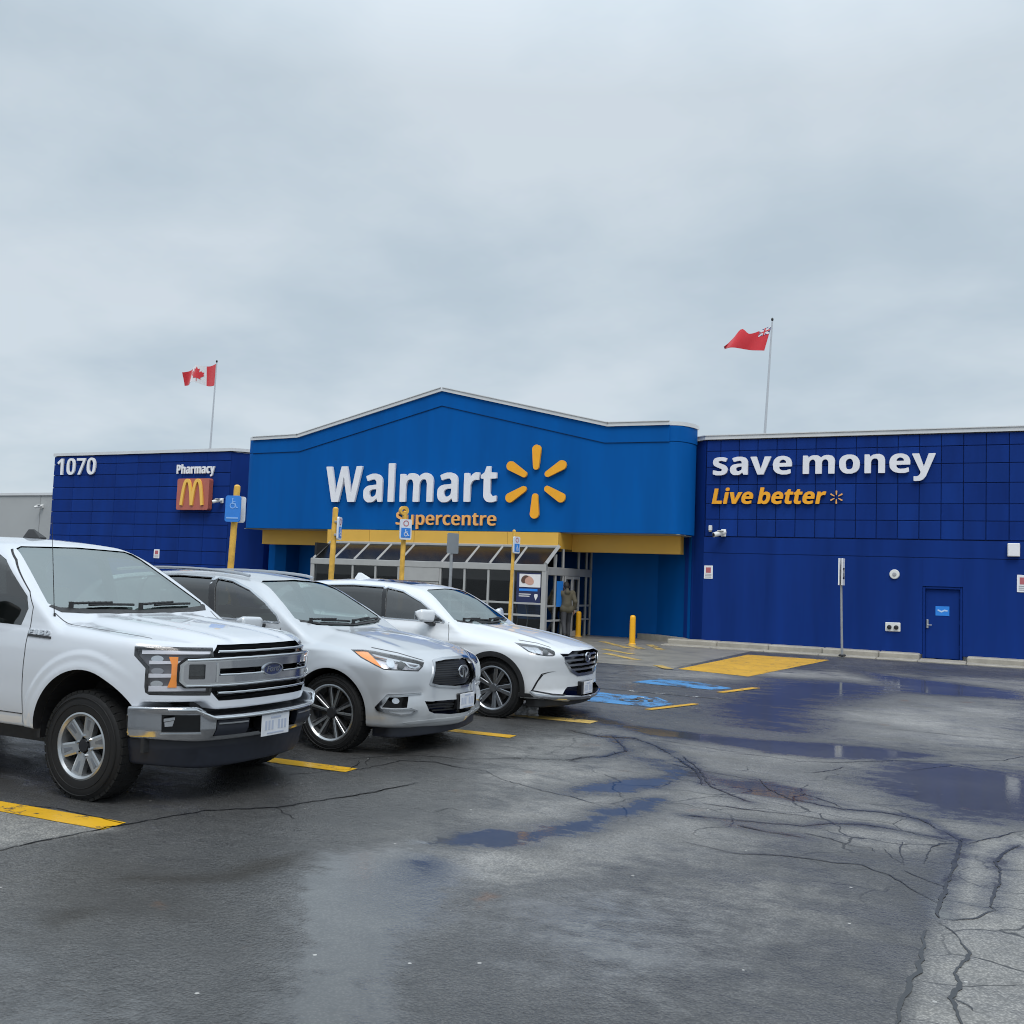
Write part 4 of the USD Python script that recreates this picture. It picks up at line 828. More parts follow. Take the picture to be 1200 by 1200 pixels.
# yellow band: two set-back runs and a forward box over the vestibule
put(st, "yellow_band", box(-25.02, -21.18, 29.75, 30.1, 2.77, 3.297), BAND)
put(st, "yellow_band", box(-12.32, -8.72, 29.75, 30.1, 2.74, 3.297), BAND)
put(st, "yellow_band", box(-21.17, -12.33, 28.62, 30.2, 2.80, 3.297), BAND)
for x in (-19.4, -17.6, -15.9, -14.1):
    put(st, "band_joint", box(x - 0.006, x + 0.006, 28.614, 28.63, 2.80, 3.297), mat("band_seam", (0.35, 0.2, 0.03), rough=0.8) if x == -19.4 else "/World/Looks/band_seam")
# kerb foot in front of the right pier
put(st, "kerb_foot", extrude([(-10.6, 31.45), (-8.55, 29.95), (-8.55, 30.20), (-9.95, 31.46)], 0.17), KERB)

# vestibule: aluminium frames, dark glass, glazed lean-to roof
YV, VX0, VX1 = 27.7, -21.05, -12.32
vs = thing("glass_vestibule", "glazed entrance vestibule with sloping glass roof under the yellow band", "entrance vestibule")
ze, zt = 2.16, 2.84


def bar(a, b, w=0.07):
    return rod(a, b, w * 0.72, n=4)


def mull(x, z0, z1, w=0.07, y=YV):
    return bev(x - w / 2, x + w / 2, y - 0.04, y + 0.06, z0, z1, 0.006)


put(vs, "eave_beam", bev(VX0 - 0.05, VX1 + 0.04, YV - 0.06, YV + 0.09, ze - 0.10, ze + 0.10, 0.012), ALU)
put(vs, "corner_post", bev(VX1 - 0.10, VX1 + 0.05, YV - 0.05, YV + 0.12, 0.0, ze - 0.101, 0.01), ALU)
put(vs, "corner_post", bev(VX0 - 0.05, VX0 + 0.10, YV - 0.05, YV + 0.12, 0.0, ze - 0.101, 0.01), ALU)
cols = [VX0, -20.2, -19.37, -18.46, -17.56, -15.98, -15.1, -14.25, -13.39, VX1]
for x in cols[1:-1]:
    put(vs, "mullion", mull(x, 0.0, ze - 0.101), ALU)
for x in cols:
    p = np.array([[x, YV + 0.02, ze + 0.09], [x, 28.64, zt]])
    put(vs, "rafter", bar(*p, 0.07), ALU)
put(vs, "ridge_beam", bev(VX0, VX1, 28.57, 28.65, zt - 0.03, zt + 0.05, 0.01), ALU)
for i, (a, b) in enumerate(zip(cols, cols[1:])):
    put(vs, "roof_pane", (np.array([[a + 0.04, YV + 0.03, ze + 0.10], [b - 0.04, YV + 0.03, ze + 0.10], [b - 0.04, 28.62, zt], [a + 0.04, 28.62, zt]]), np.array([[0, 1, 2, 3]])), ROOFGLASS)
    if i == 4:
        continue
    put(vs, "pane", (np.array([[a + 0.03, YV, 0.05], [b - 0.03, YV, 0.05], [b - 0.03, YV, ze - 0.1], [a + 0.03, YV, ze - 0.1]]), np.array([[0, 1, 2, 3]])), GLASS)
    for z in (0.70, 1.06):
        put(vs, "rail", bev(a + 0.036, b - 0.036, YV - 0.03, YV + 0.05, z - 0.03, z + 0.03, 0.006), ALU)
# the wide light front panel with two small dark door lights
dp = put(vs, "door_header", bev(-17.52, -16.02, YV - 0.05, YV + 0.03, 1.62, ze - 0.102, 0.01), ALU)
for x0, x1 in ((-17.50, -16.79), (-16.75, -16.04)):
    d = thing("door_leaf", None, None, parent=vs)
    for a, b, c, e in ((x0, x0 + 0.1, 0.02, 1.61), (x1 - 0.1, x1, 0.02, 1.61), (x0 + 0.101, x1 - 0.101, 1.50, 1.61), (x0 + 0.101, x1 - 0.101, 0.02, 0.25), (x0 + 0.101, x1 - 0.101, 0.9, 0.98)):
        put(d, "frame", bev(a, b, YV - 0.03, YV + 0.03, c, e, 0.008), ALU)
    put(d, "pane", box(x0 + 0.09, x1 - 0.09, YV + 0.004, YV + 0.012, 0.2, 1.55), GLASS)
# right side with the entrance doors, facing the lane
XS = VX1 + 0.0
ys = [YV + 0.13, 28.45, 29.05, 30.35, 31.05, 31.48]
for y in ys[1:]:
    put(vs, "mullion", bev(XS - 0.05, XS + 0.04, y - 0.035, y + 0.035, 0.0, zt - 0.05 if y > 28.6 else 2.6, 0.006), ALU)
put(vs, "side_transom", bev(XS - 0.06, XS + 0.045, YV + 0.13, 31.48, 1.95, 2.20, 0.01), ALU)
put(vs, "side_rafter", bar((XS, YV, ze + 0.12), (XS, 28.66, zt + 0.02), 0.10), ALU)
for a, b in zip(ys, ys[1:]):
    z1 = 1.95
    put(vs, "pane", box(XS - 0.006, XS + 0.002, a + 0.04, b - 0.04, 0.05, z1), GLASS)
    if a > 28.4:
        put(vs, "pane", box(XS - 0.006, XS + 0.002, a + 0.04, b - 0.04, 2.2, zt - 0.05), GLASS)
    for z in (0.55, 1.0):
        if not 29 < a < 30:
            put(vs, "rail", bev(XS - 0.04, XS + 0.03, a + 0.036, b - 0.036, z - 0.03, z + 0.03, 0.006), ALU)
for a, b in ((29.09, 29.69), (29.71, 30.31)):
    d = thing("door_leaf", None, None, parent=vs)
    for y0, y1, z0, z1 in ((a, a + 0.07, 0.02, 1.94), (b - 0.07, b, 0.02, 1.94), (a + 0.071, b - 0.071, 1.85, 1.94), (a + 0.071, b - 0.071, 0.02, 0.2), (a + 0.071, b - 0.071, 0.78, 0.86)):
        put(d, "frame", bev(XS + 0.05, XS + 0.09, y0, y1, z0, z1, 0.006), ALU)
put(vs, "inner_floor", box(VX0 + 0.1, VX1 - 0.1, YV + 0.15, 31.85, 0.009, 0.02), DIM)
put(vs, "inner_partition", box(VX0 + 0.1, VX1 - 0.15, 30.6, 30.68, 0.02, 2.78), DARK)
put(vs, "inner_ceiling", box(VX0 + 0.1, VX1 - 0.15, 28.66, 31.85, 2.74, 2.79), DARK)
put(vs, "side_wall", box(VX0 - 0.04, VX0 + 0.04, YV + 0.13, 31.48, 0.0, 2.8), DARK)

# posters in and on the glass
PW, PN = mat("poster_white", (0.72, 0.71, 0.72), rough=0.4), mat("poster_navy", (0.012, 0.02, 0.08), rough=0.4)
SKIN, BROWN, BBL = mat("poster_skin", (0.55, 0.32, 0.25), rough=0.5), mat("poster_brown", (0.10, 0.05, 0.035), rough=0.5), mat("sign_bright_blue", (0.02, 0.22, 0.72), rough=0.4)
po = thing("window_poster", "poster with a portrait photo and small print in the vestibule's last front pane", "poster")
put(po, "sheet", upright(extrude(Polygon([(-13.26, 1.02), (-12.45, 1.02), (-12.45, 2.0), (-13.26, 2.0)]), 0.006), YV - 0.025), PN)
put(po, "photo", upright(extrude(Polygon([(-13.17, 1.56), (-12.46, 1.56), (-12.46, 1.96), (-13.17, 1.96)]), 0.004), YV - 0.030), PW)
put(po, "portrait", upright(extrude(affinity.rotate(affinity.scale(Point(-12.86, 1.77).buffer(0.16), 1.2, 0.8), -25), 0.004), YV - 0.035), SKIN)
put(po, "portrait_hair", upright(extrude(affinity.rotate(affinity.scale(Point(-12.98, 1.80).buffer(0.14), 1.0, 0.75), 40).difference(Point(-12.86, 1.75).buffer(0.12)), 0.004), YV - 0.040), BROWN)
for k, (z, w) in enumerate(((1.44, 0.62), (1.33, 0.40), (1.27, 0.36))):
    put(po, "print_line", upright(extrude(Polygon([(-13.17, z), (-13.17 + w, z), (-13.17 + w, z + (0.07 if k == 0 else 0.025)), (-13.17, z + (0.07 if k == 0 else 0.025))]), 0.003), YV - 0.029), PW if k else BBL)
put(po, "print_mark", upright(extrude(Polygon([(-12.66, 1.30), (-12.60, 1.16), (-12.53, 1.30), (-12.55, 1.36), (-12.64, 1.36)]), 0.003), YV - 0.029), PW)
sb = put("/World", "door_sign", box(XS + 0.05, XS + 0.056, 28.50, 29.0, 0.98, 1.78), BBL)
tag(prim(sb), "plain blue sheet on the glass left of the entrance door", "sign")

# navy service door in the right wing
dr = thing("service_door", "navy steel service door set into the navy wall", "door")
put(dr, "door_frame", cat(bev(-1.815, -1.75, YW + 0.02, YW + 0.2, 0.04, 2.01, 0.006), bev(-0.87, -0.805, YW + 0.02, YW + 0.2, 0.04, 2.01, 0.006), bev(-1.749, -0.871, YW + 0.02, YW + 0.2, 1.95, 2.01, 0.006)), NAVY_C)
put(dr, "door_leaf", bev(-1.745, -0.875, YW + 0.09, YW + 0.14, 0.045, 1.945, 0.008), NAVY)
STEEL = mat("brushed_steel", (0.55, 0.55, 0.54), rough=0.3, metal=1.0)
put(dr, "handle", cat(bev(-1.72, -1.66, YW + 0.06, YW + 0.09, 0.86, 1.10, 0.01), rod((-1.69, YW + 0.03, 0.95), (-1.58, YW + 0.03, 0.95), 0.013), rod((-1.69, YW + 0.03, 0.95), (-1.69, YW + 0.09, 0.95), 0.013), rod((-1.69, YW + 0.05, 1.05), (-1.69, YW + 0.09, 1.05), 0.02)), STEEL)
for z in (0.3, 1.0, 1.7):
    put(dr, "hinge", rod((-0.872, YW + 0.075, z), (-0.872, YW + 0.075, z + 0.11), 0.012), NAVY_C)
ds = thing("door_notice", "small bright blue notice on the navy service door", "notice")
put(ds, "plate", bev(-1.49, -1.14, YW + 0.082, YW + 0.088, 1.22, 1.48, 0.002), BBL)
put(ds, "mark", upright(extrude(LineString([(-1.42, 1.37), (-1.34, 1.33), (-1.26, 1.37), (-1.20, 1.36)]).buffer(0.02), 0.003), YW + 0.078), mat("mark_pale", (0.45, 0.62, 0.85), rough=0.5))

# grey annex behind the left wing
ax = thing("annex_building", "low plain grey building at the left edge, beyond the navy wing", "building")
put(ax, "wall", box(-62, -36.9, 33, 33.4, 0, 4.98), GREYWALL)
for x in np.arange(-60, -37, 3.1):
    put(ax, "panel_seam", box(x, x + 0.02, 32.992, 33.01, 0, 4.98), mat("seam_grey", (0.22, 0.22, 0.22), rough=0.9) if not prim("/World/Looks/seam_grey") else "/World/Looks/seam_grey")
put(ax, "coping", box(-62.05, -36.85, 32.94, 33.46, 4.98, 5.10), COPING)

# ---------------------------------------------------------------- lettering and wall signs
SILVER = mat("sign_silver_face", (0.74, 0.74, 0.78), rough=0.42, vary=0.05, scale=4)
RETURN = mat("sign_return", (0.35, 0.35, 0.38), rough=0.5)
ORANGE = mat("sign_orange_face", (0.86, 0.38, 0.015), rough=0.4, vary=0.06, scale=4)
PEACH = mat("sign_peach_face", (0.80, 0.40, 0.12), rough=0.4, vary=0.06)
WHITE = mat("sign_white_face", (0.78, 0.78, 0.80), rough=0.4)


def word(name, label, text, style, cap, x0, z0, width, y, depth, material, **kw):
    t = thing(name, label, "sign")
    for ch, pg in lettering(text, style, cap, x0, z0, width, **kw):
        put(t, "letter", upright(extrude(pg, depth), y - depth), material)
    return t


word("wall_lettering", "large silver store name lettering on the bright blue gable", "Walmart", "b", 1.26, -21.40, 4.27, 6.80, YF - 0.03, 0.09, SILVER, round_=0.025)
word("wall_lettering", "small orange word under the large silver lettering on the gable", "Supercentre", "s", 0.44, -18.42, 3.50, 3.82, YF - 0.02, 0.07, PEACH, round_=0.008)
word("wall_lettering", "wide silver two-word lettering on the navy right wing", "save money", "x", 0.70, -7.76, 5.17, 6.26, YW - 0.02, 0.08, SILVER, round_=0.015)
word("wall_lettering", "slanted orange two-word lettering below the silver words on the right wing", "Live better", "i", 0.45, -7.76, 4.30, 3.27, YW - 0.02, 0.07, ORANGE, shear=0.18, grow=0.008)
word("house_number", "white four-digit house number at the left end of the navy wing", "1070", "n", 0.70, -36.40, 5.54, 2.30, YW - 0.02, 0.06, WHITE)
word("wall_lettering", "small white word above the square red sign on the left wing", "Pharmacy", "p", 0.36, -29.53, 5.50, 1.98, YW - 0.02, 0.06, WHITE)


def spark(name, label, cx, cz, r0, r1, w0, w1, y, depth, material):
    t = thing(name, label, "sign")
    for k in range(6):
        a = math.radians(90 + 60 * k)
        c, s = math.cos(a), math.sin(a)
        ray = shapely.union_all([Point(r0 * c, r0 * s).buffer(w0), Point(r1 * c, r1 * s).buffer(w1), Polygon([(r0 * c - w0 * s, r0 * s + w0 * c), (r0 * c + w0 * s, r0 * s - w0 * c), (r1 * c + w1 * s, r1 * s - w1 * c), (r1 * c - w1 * s, r1 * s + w1 * c)])])
        put(t, "ray", upright(extrude(affinity.translate(ray, cx, cz), depth), y - depth), material)


spark("spark_emblem", "large orange six-rayed emblem right of the silver name on the gable", -13.22, 4.92, 0.48, 1.03, 0.10, 0.155, YF - 0.03, 0.085, ORANGE)
spark("spark_emblem", "tiny pale six-rayed emblem after the slanted orange words", -4.14, 4.49, 0.07, 0.17, 0.012, 0.022, YW - 0.02, 0.04, PEACH)
RED = mat("square_sign_red", (0.42, 0.115, 0.085), rough=0.35, vary=0.1, scale=2)
ARCH = mat("arch_yellow", (0.85, 0.50, 0.09), rough=0.35)
ms = thing("arch_sign", "square brick-red sign with tall yellow arches on the navy left wing", "sign")
sq = Polygon([(-29.27, 4.04), (-27.62, 4.04), (-27.62, 5.28), (-29.27, 5.28)])
put(ms, "panel", upright(extrude(sq.buffer(-0.08).buffer(0.08), 0.22), YW - 0.25), RED)
arch = []
for c, s in ((-28.445 - 0.27, 1), (-28.445 + 0.27, 1)):
    u = np.linspace(-1, 1, 41)
    arch.append(LineString(list(zip(c + 0.27 * u + 0.0, 5.20 - 0.98 * np.abs(u) ** 2.6))).buffer(0.065, cap_style=2))
put(ms, "arches", upright(extrude(shapely.union_all(arch).intersection(Polygon([(-29.2, 4.16), (-27.7, 4.16), (-27.7, 5.3), (-29.2, 5.3)])), 0.06), YW - 0.31), ARCH)

# ---------------------------------------------------------------- fittings on the walls
CAMW = mat("camera_white", (0.72, 0.72, 0.70), rough=0.4)
BLACK = mat("black_plastic", (0.012, 0.012, 0.013), rough=0.45, vary=0.2, scale=20)


def bullet_camera(x, z, y, label, s=1.0):
    t = thing("security_camera", label, "camera", (x, y, z))
    put(t, "mount", cat(bev(-0.06 * s, 0.06 * s, -0.05, 0, -0.09 * s, 0.09 * s, 0.01), rod((0, -0.02, 0), (0, -0.16 * s, -0.02), 0.022)), CAMW)
    put(t, "housing", cat(rod((0.05 * s, -0.10 * s, 0.02), (-0.16 * s, -0.34 * s, -0.07 * s), 0.06 * s, n=20), bev(-0.09 * s, 0.05 * s, -0.3 * s, -0.08 * s, 0.035, 0.055, 0.006)), CAMW)
    put(t, "lens", rod((-0.155 * s, -0.334 * s, -0.068 * s), (-0.165 * s, -0.346 * s, -0.072 * s), 0.045 * s, n=20), BLACK)


bullet_camera(-7.40, 3.42, YW, "white wall camera on the right wing under the slanted orange words", 1.25)
bullet_camera(-27.12, 4.42, YW, "small white wall camera on the left wing right of the red sign", 1.1)
bullet_camera(-41.2, 4.45, 33, "small white wall camera on the grey annex wall", 1.0)
wl = thing("wall_lamp", "tiny cream lamp on the navy wall left of the white camera", "lamp", (-7.80, YW, 3.57))
put(wl, "body", cat(bev(-0.05, 0.05, -0.10, 0, -0.09, 0.07, 0.015)), CAMW)
put(wl, "lens", bev(-0.042, 0.042, -0.085, -0.015, -0.12, -0.091, 0.008), mat("lamp_lens", (0.7, 0.6, 0.4), rough=0.3))
PINK = mat("notice_print", (0.45, 0.12, 0.14), rough=0.5)


def wall_notice(x, z, w, h, label):
    t = thing("wall_notice", label, "notice", (x, YW, z))
    put(t, "plate", bev(-w / 2, w / 2, -0.012, 0, -h / 2, h / 2, 0.003), WHITE)
    put(t, "symbol", box(-w * 0.28, w * 0.28, -0.015, -0.0125, -h * 0.05, h * 0.36), PINK)
    for k in range(3):
        put(t, "print_line", box(-w * 0.36, w * 0.36, -0.015, -0.0125, -h * (0.18 + 0.11 * k), -h * (0.13 + 0.11 * k)), RETURN)


wall_notice(-7.84, 2.22, 0.27, 0.40, "small white notice with reddish print by the left corner of the right wing")
wall_notice(0.66, 2.17, 0.30, 0.46, "white notice with reddish print cut by the photo's right edge")
wall_notice(-30.4, 2.28, 0.30, 0.36, "small pale notice low on the navy left wing above the cars")
wb = thing("wall_box", "pale square electrical box high on the right end of the navy wall", "electrical box", (0.43, YW, 3.06))
put(wb, "case", bev(-0.15, 0.15, -0.12, 0, -0.18, 0.18, 0.015), CAMW)
put(wb, "cover", bev(-0.135, 0.135, -0.135, -0.121, -0.165, 0.165, 0.006), WHITE)
dk = thing("alarm_dial", "round white dial on the navy wall between sign post and service door", "alarm", (-2.55, YW, 2.32))
put(dk, "rim", lathe([(0, 0), (0.13, 0), (0.135, -0.02), (0.12, -0.05), (0.0, -0.05)], 40, "y"), CAMW)
put(dk, "centre", lathe([(0, -0.0505), (0.055, -0.0505), (0.045, -0.075), (0, -0.078)], 32, "y"), RETURN)
ou = thing("outlet_plate", "white plate with two black fittings low on the navy wall left of the service door", "utility outlet", (-2.58, YW, 0.85))
put(ou, "plate", bev(-0.20, 0.20, -0.03, 0, -0.125, 0.125, 0.02), CAMW)
for x in (-0.09, 0.09):
    put(ou, "fitting", lathe([(0, -0.031), (0.062, -0.031), (0.058, -0.09), (0.03, -0.10), (0, -0.10)], 24, "y", (x, 0, -0.01)), BLACK)


# ---------------------------------------------------------------- posts, signs, bollards, flags
YPOST = mat("yellow_post", (0.66, 0.38, 0.06), rough=0.55, vary=0.3, scale=7)
GALV = mat("galvanised_steel", (0.36, 0.37, 0.38), rough=0.5, metal=0.6, vary=0.15, scale=8)
GREYS = mat("sign_back_grey", (0.20, 0.22, 0.24), rough=0.5, vary=0.1)
PALE = mat("sign_face_pale", (0.62, 0.66, 0.72), rough=0.4)
SBLUE = mat("sign_face_blue", (0.03, 0.20, 0.62), rough=0.4, vary=0.08)
SMARK = mat("sign_mark", (0.22, 0.42, 0.78), rough=0.4)


def bollard(x, y, h, label):
    t = thing("bollard", label, "bollard", (x, y, 0.008), group="yellow bollards before the entrance")
    put(t, "post", lathe([(0, 0), (0.085, 0), (0.085, h - 0.085), (0.078, h - 0.045), (0.055, h - 0.015), (0, h)], 32, "z"), mat("bollard_yellow", (0.80, 0.40, 0.01), rough=0.35, vary=0.06) if not prim("/World/Looks/bollard_yellow") else "/World/Looks/bollard_yellow")
    put(t, "collar", lathe([(0, 0), (0.115, 0), (0.115, 0.02), (0.086, 0.035), (0, 0.035)], 32, "z"), YPOST)


bollard(-12.15, 30.10, 0.83, "yellow bollard standing close beside the entrance door")
bollard(-9.57, 27.95, 0.86, "yellow bollard standing free in front of the blue recess wall, right of the other")


def wheelchair(s=1.0):
    return affinity.scale(shapely.union_all([Point(0, 0).buffer(0.16).difference(Point(0, 0).buffer(0.115)), LineString([(-0.02, 0.30), (-0.01, 0.10), (0.14, 0.10), (0.20, -0.10), (0.27, -0.10)]).buffer(0.025), Point(-0.02, 0.36).buffer(0.042), LineString([(-0.02, 0.21), (0.12, 0.21)]).buffer(0.02)]), s, s, origin=(0, 0))


def sign_post(x, y, h, lean, label, kind, turn, cat_="sign post"):
    """A post with its sign; turn: which way the sign faces (degrees, 0 = towards -y)."""
    t = thing("stall_sign_post", label, cat_, (x, y, 0.0), rz=turn, group="sign posts at the heads of the accessible stalls")
    c, s = math.cos(math.radians(-turn)), math.sin(math.radians(-turn))
    lx, ly = lean[0] * c - lean[1] * s, lean[0] * s + lean[1] * c
    top = np.array([lx, ly, h])
    put(t, "foot", lathe([(0, 0), (0.16, 0), (0.15, 0.10), (0.10, 0.13), (0, 0.13)], 24, "z"), KERB)
    if kind == "grey":
        put(t, "post", rod((0, 0, 0.1), top * [1, 1, 0.95], 0.035), GALV)
        put(t, "sign_plate", upright(extrude(affinity.translate(Polygon([(-0.15, -0.23), (0.15, -0.23), (0.15, 0.23), (-0.15, 0.23)]).buffer(-0.03).buffer(0.03), lx, h - 0.23), 0.02), -0.05 + ly), GREYS)
        put(t, "bracket", bev(lx - 0.05, lx + 0.05, ly - 0.028, ly + 0.03, h - 0.30, h - 0.24, 0.005), GALV)
        return t
    put(t, "post", rod((0, 0, 0.1), top, 0.05 if kind != "thin" else 0.042, n=20), YPOST)
    put(t, "post_cap", trimesh.creation.icosphere(2, 0.05 if kind != "thin" else 0.042).apply_scale((1, 1, 0.7)).apply_translation(top), YPOST)
    zc = h - 0.36
    k = zc / h
    pl = Polygon([(-0.125, -0.21), (0.125, -0.21), (0.125, 0.21), (-0.125, 0.21)]).buffer(-0.04).buffer(0.04)
    pl = affinity.translate(pl, lx * k, zc)
    y0 = ly * k - 0.11
    face = SBLUE if kind in ("blue",) else PALE
    put(t, "sign_plate", upright(extrude(pl, 0.035), y0), face)
    put(t, "bracket", cat(bev(lx * k - 0.06, lx * k + 0.06, y0 + 0.036, y0 + 0.10, zc + 0.1, zc + 0.14, 0.006), bev(lx * k - 0.06, lx * k + 0.06, y0 + 0.036, y0 + 0.10, zc - 0.14, zc - 0.1, 0.006)), GALV)
    if kind == "blue":
        put(t, "symbol", upright(extrude(affinity.translate(wheelchair(0.30), lx * k, zc + 0.05), 0.004), y0 - 0.005), SMARK)
        put(t, "print_line", upright(extrude(Polygon([(lx * k - 0.1, zc - 0.16), (lx * k + 0.1, zc - 0.16), (lx * k + 0.1, zc - 0.135), (lx * k - 0.1, zc - 0.135)]), 0.004), y0 - 0.005), SMARK)
        put(t, "second_plate", upright(extrude(affinity.translate(pl, 0, 0), 0.03), y0 + 0.19), PALE)
    else:
        put(t, "symbol_field", upright(extrude(Polygon([(lx * k - 0.10, zc - 0.17), (lx * k + 0.10, zc - 0.17), (lx * k + 0.10, zc + 0.03), (lx * k - 0.10, zc + 0.03)]), 0.004), y0 - 0.005), SBLUE)
        put(t, "symbol", upright(extrude(affinity.translate(wheelchair(0.26), lx * k, zc - 0.10), 0.003), y0 - 0.009), PALE)
        put(t, "symbol_ring", upright(extrude(affinity.translate(Point(0, 0).buffer(0.06).difference(Point(0, 0).buffer(0.045)), lx * k, zc + 0.125), 0.004), y0 - 0.005), PINK)
    return t


sign_post(-11.05, 12.35, 3.08, (0.10, 0), "yellow post with a bright blue accessible parking sign, left of the gable", "blue", 18)
sign_post(-11.0, 15.0, 2.94, (0.06, 0), "yellow post with its pale sign seen edge on, nearest left of the silver lettering's stem", "edge", 112)
p3 = sign_post(-11.0, 17.45, 3.07, (0.02, 0), "yellow post with a ring head and pale sign, before the orange word", "ring", 52)
put(p3, "ring_head", upright(extrude(Point(-0.01, 3.10).buffer(0.095).difference(Point(-0.02, 3.09).buffer(0.04)), 0.10), -0.06), YPOST)
sign_post(-11.05, 19.6, 2.76, (0.0, 0), "slim grey post with the dark back of a narrow sign, right of the ring-headed post", "grey", 62)
sign_post(-11.0, 22.6, 3.0, (0.05, 0), "slim yellow post with a narrow pale blue sign, before the vestibule's right end", "thin", 78)

sp = thing("lane_sign_post", "thin steel post with a sign seen nearly edge on, in front of the navy wall", "sign post", (-3.72, 28.25, 0.0))
put(sp, "post", rod((0, 0, 0), (-0.07, 0, 2.66), 0.032, n=10), GALV)
put(sp, "foot", bev(-0.09, 0.09, -0.09, 0.09, 0.036, 0.09, 0.02), BLACK)
for z0, z1, m, nm in ((1.95, 2.68, WHITE, "sign_plate"),):
    put(sp, nm, bev(-0.02, 0.01, -0.23, 0.23, z0, z1, 0.004), m)
put(sp, "symbol_field", box(0.0105, 0.014, -0.15, 0.15, 2.12, 2.42), BLACK)
put(sp, "symbol_arrow", extrude(Polygon([(-0.03, 2.17), (0.03, 2.17), (0.03, 2.28), (0.08, 2.28), (0, 2.38), (-0.08, 2.28), (-0.03, 2.28)]), 0.003).apply_transform(np.array([[0, 0, 1, 0.0142], [1, 0, 0, 0], [0, 1, 0, 0], [0, 0, 0, 1.0]])), WHITE)
put(sp, "second_plate", bev(-0.105, -0.075, -0.23, 0.23, 1.95, 2.68, 0.004), WHITE)
for z in (2.05, 2.58):
    put(sp, "bolt", rod((0.01, 0, z), (0.022, 0, z), 0.012, n=8), GALV)

# flags on the roof
FRED = mat("flag_red", (0.62, 0.022, 0.035), rough=0.75, vary=0.06, scale=2, extra={"sheen_weight": 0.3})
FWHITE = mat("flag_white", (0.72, 0.72, 0.74), rough=0.75, extra={"sheen_weight": 0.3})
FBLUE = mat("flag_navy", (0.03, 0.04, 0.22), rough=0.75)


def flag_pole(x, y, z0, z1, lean, label):
    t = thing("flag_pole", label, "flag pole", (x, y, z0))
    put(t, "pole", rod((0, 0, 0), (lean, 0, z1 - z0), 0.055, 0.03, n=16), mat("pole_paint", (0.50, 0.52, 0.55), rough=0.35, metal=0.3) if not prim("/World/Looks/pole_paint") else "/World/Looks/pole_paint")
    put(t, "finial", trimesh.creation.icosphere(2, 0.045).apply_scale((1, 1, 1.5)).apply_translation((lean, 0, z1 - z0 + 0.06)), BLACK)
    put(t, "base", lathe([(0, 0), (0.18, 0), (0.16, 0.08), (0.08, 0.16), (0, 0.16)], 24, "z"), GALV)


def cloth(poly, place, step=0.08, thick=0.006):
    """A piece of flag: flat (u, v) polygon sent through place(u, v) -> points, with two sides."""
    out = []
    for pg in getattr(poly, "geoms", [poly]):
        p, f = triangulated(pg, step)
        q = place(p[:, 0], p[:, 1])
        e = 1e-3
        n = np.cross(place(p[:, 0] + e, p[:, 1]) - q, place(p[:, 0], p[:, 1] + e) - q)
        n /= np.linalg.norm(n, axis=1, keepdims=True)
        out.append((np.vstack([q + n * thick, q - n * thick]), np.vstack([f, f[:, ::-1] + len(q)]), np.vstack([n, -n])))
    return join(*out)


flag_pole(-33.75, 36, 5.8, 11.62, 0.13, "pole with the maple leaf flag above the left wing")
flag_pole(-7.60, 36, 5.8, 11.5, 0.26, "pole with the plain red flag above the right wing")


def place_a(u, v):   # hoist at the pole, flying to -x
    k = u / 2.3
    return np.stack([-33.66 - u * 1.0, 36 + 0.28 * np.sin(u * 3.6 + v * 0.9) * k + 0.2 * k, 10.55 + v * (1 - 0.12 * k) - 0.08 * np.sin(u * 3.0 + 0.4) - 0.02 * u + 0.30 * k * 0.9 * (1 - v)], 1)


W_, H_ = 2.35, 1.05
leaf = Polygon([(0, 0.46), (0.09, 0.30), (0.20, 0.35), (0.16, 0.12), (0.28, 0.22), (0.32, 0.15), (0.44, 0.17), (0.39, 0.03), (0.44, -0.01), (0.21, -0.19), (0.24, -0.28), (0.02, -0.24), (0.02, -0.44), (-0.02, -0.44), (-0.02, -0.24), (-0.24, -0.28), (-0.21, -0.19), (-0.44, -0.01), (-0.39, 0.03), (-0.44, 0.17), (-0.32, 0.15), (-0.28, 0.22), (-0.16, 0.12), (-0.20, 0.35), (-0.09, 0.30)])
fa = thing("flag", "red and white maple leaf flag flying to the left above the left wing", "flag")
rect = lambda a, b, c, d: Polygon([(a, c), (b, c), (b, d), (a, d)])
put(fa, "red_bar", cloth(rect(0, 0.62, 0, H_), place_a), FRED)
put(fa, "white_field", cloth(rect(0.62, 1.70, 0, H_), place_a), FWHITE)
put(fa, "red_bar", cloth(rect(1.70, W_, 0, H_), place_a), FRED)
put(fa, "leaf", cloth(affinity.translate(affinity.scale(leaf, 0.95, 0.98, origin=(0, 0)), 1.16, 0.53), place_a, 0.06, 0.016), FRED)


FT = PchipInterpolator([0, 0.2, 0.37, 0.46, 0.6, 0.78, 1.0], [0, -0.09, -0.20, -0.24, -0.06, -0.36, -0.66])
FBT = PchipInterpolator([0, 0.5, 1.0], [-0.90, -0.80, -0.72])


def place_b(u, v):   # hoist at the pole, blown to -x and drooping to a tip
    k = np.clip(u / 1.95, 0, 1)
    zt, zb = FT(k), FBT(k)
    return np.stack([-7.37 - 1.72 * k - 0.24 * (1 - v) * (1 - k), 36 + 0.30 * np.sin(u * 3.4 + 1.2 * v) * k + 0.35 * np.sin(u * 2 + 0.5) * k * v, 11.33 + zb + (zt - zb) * v], 1)


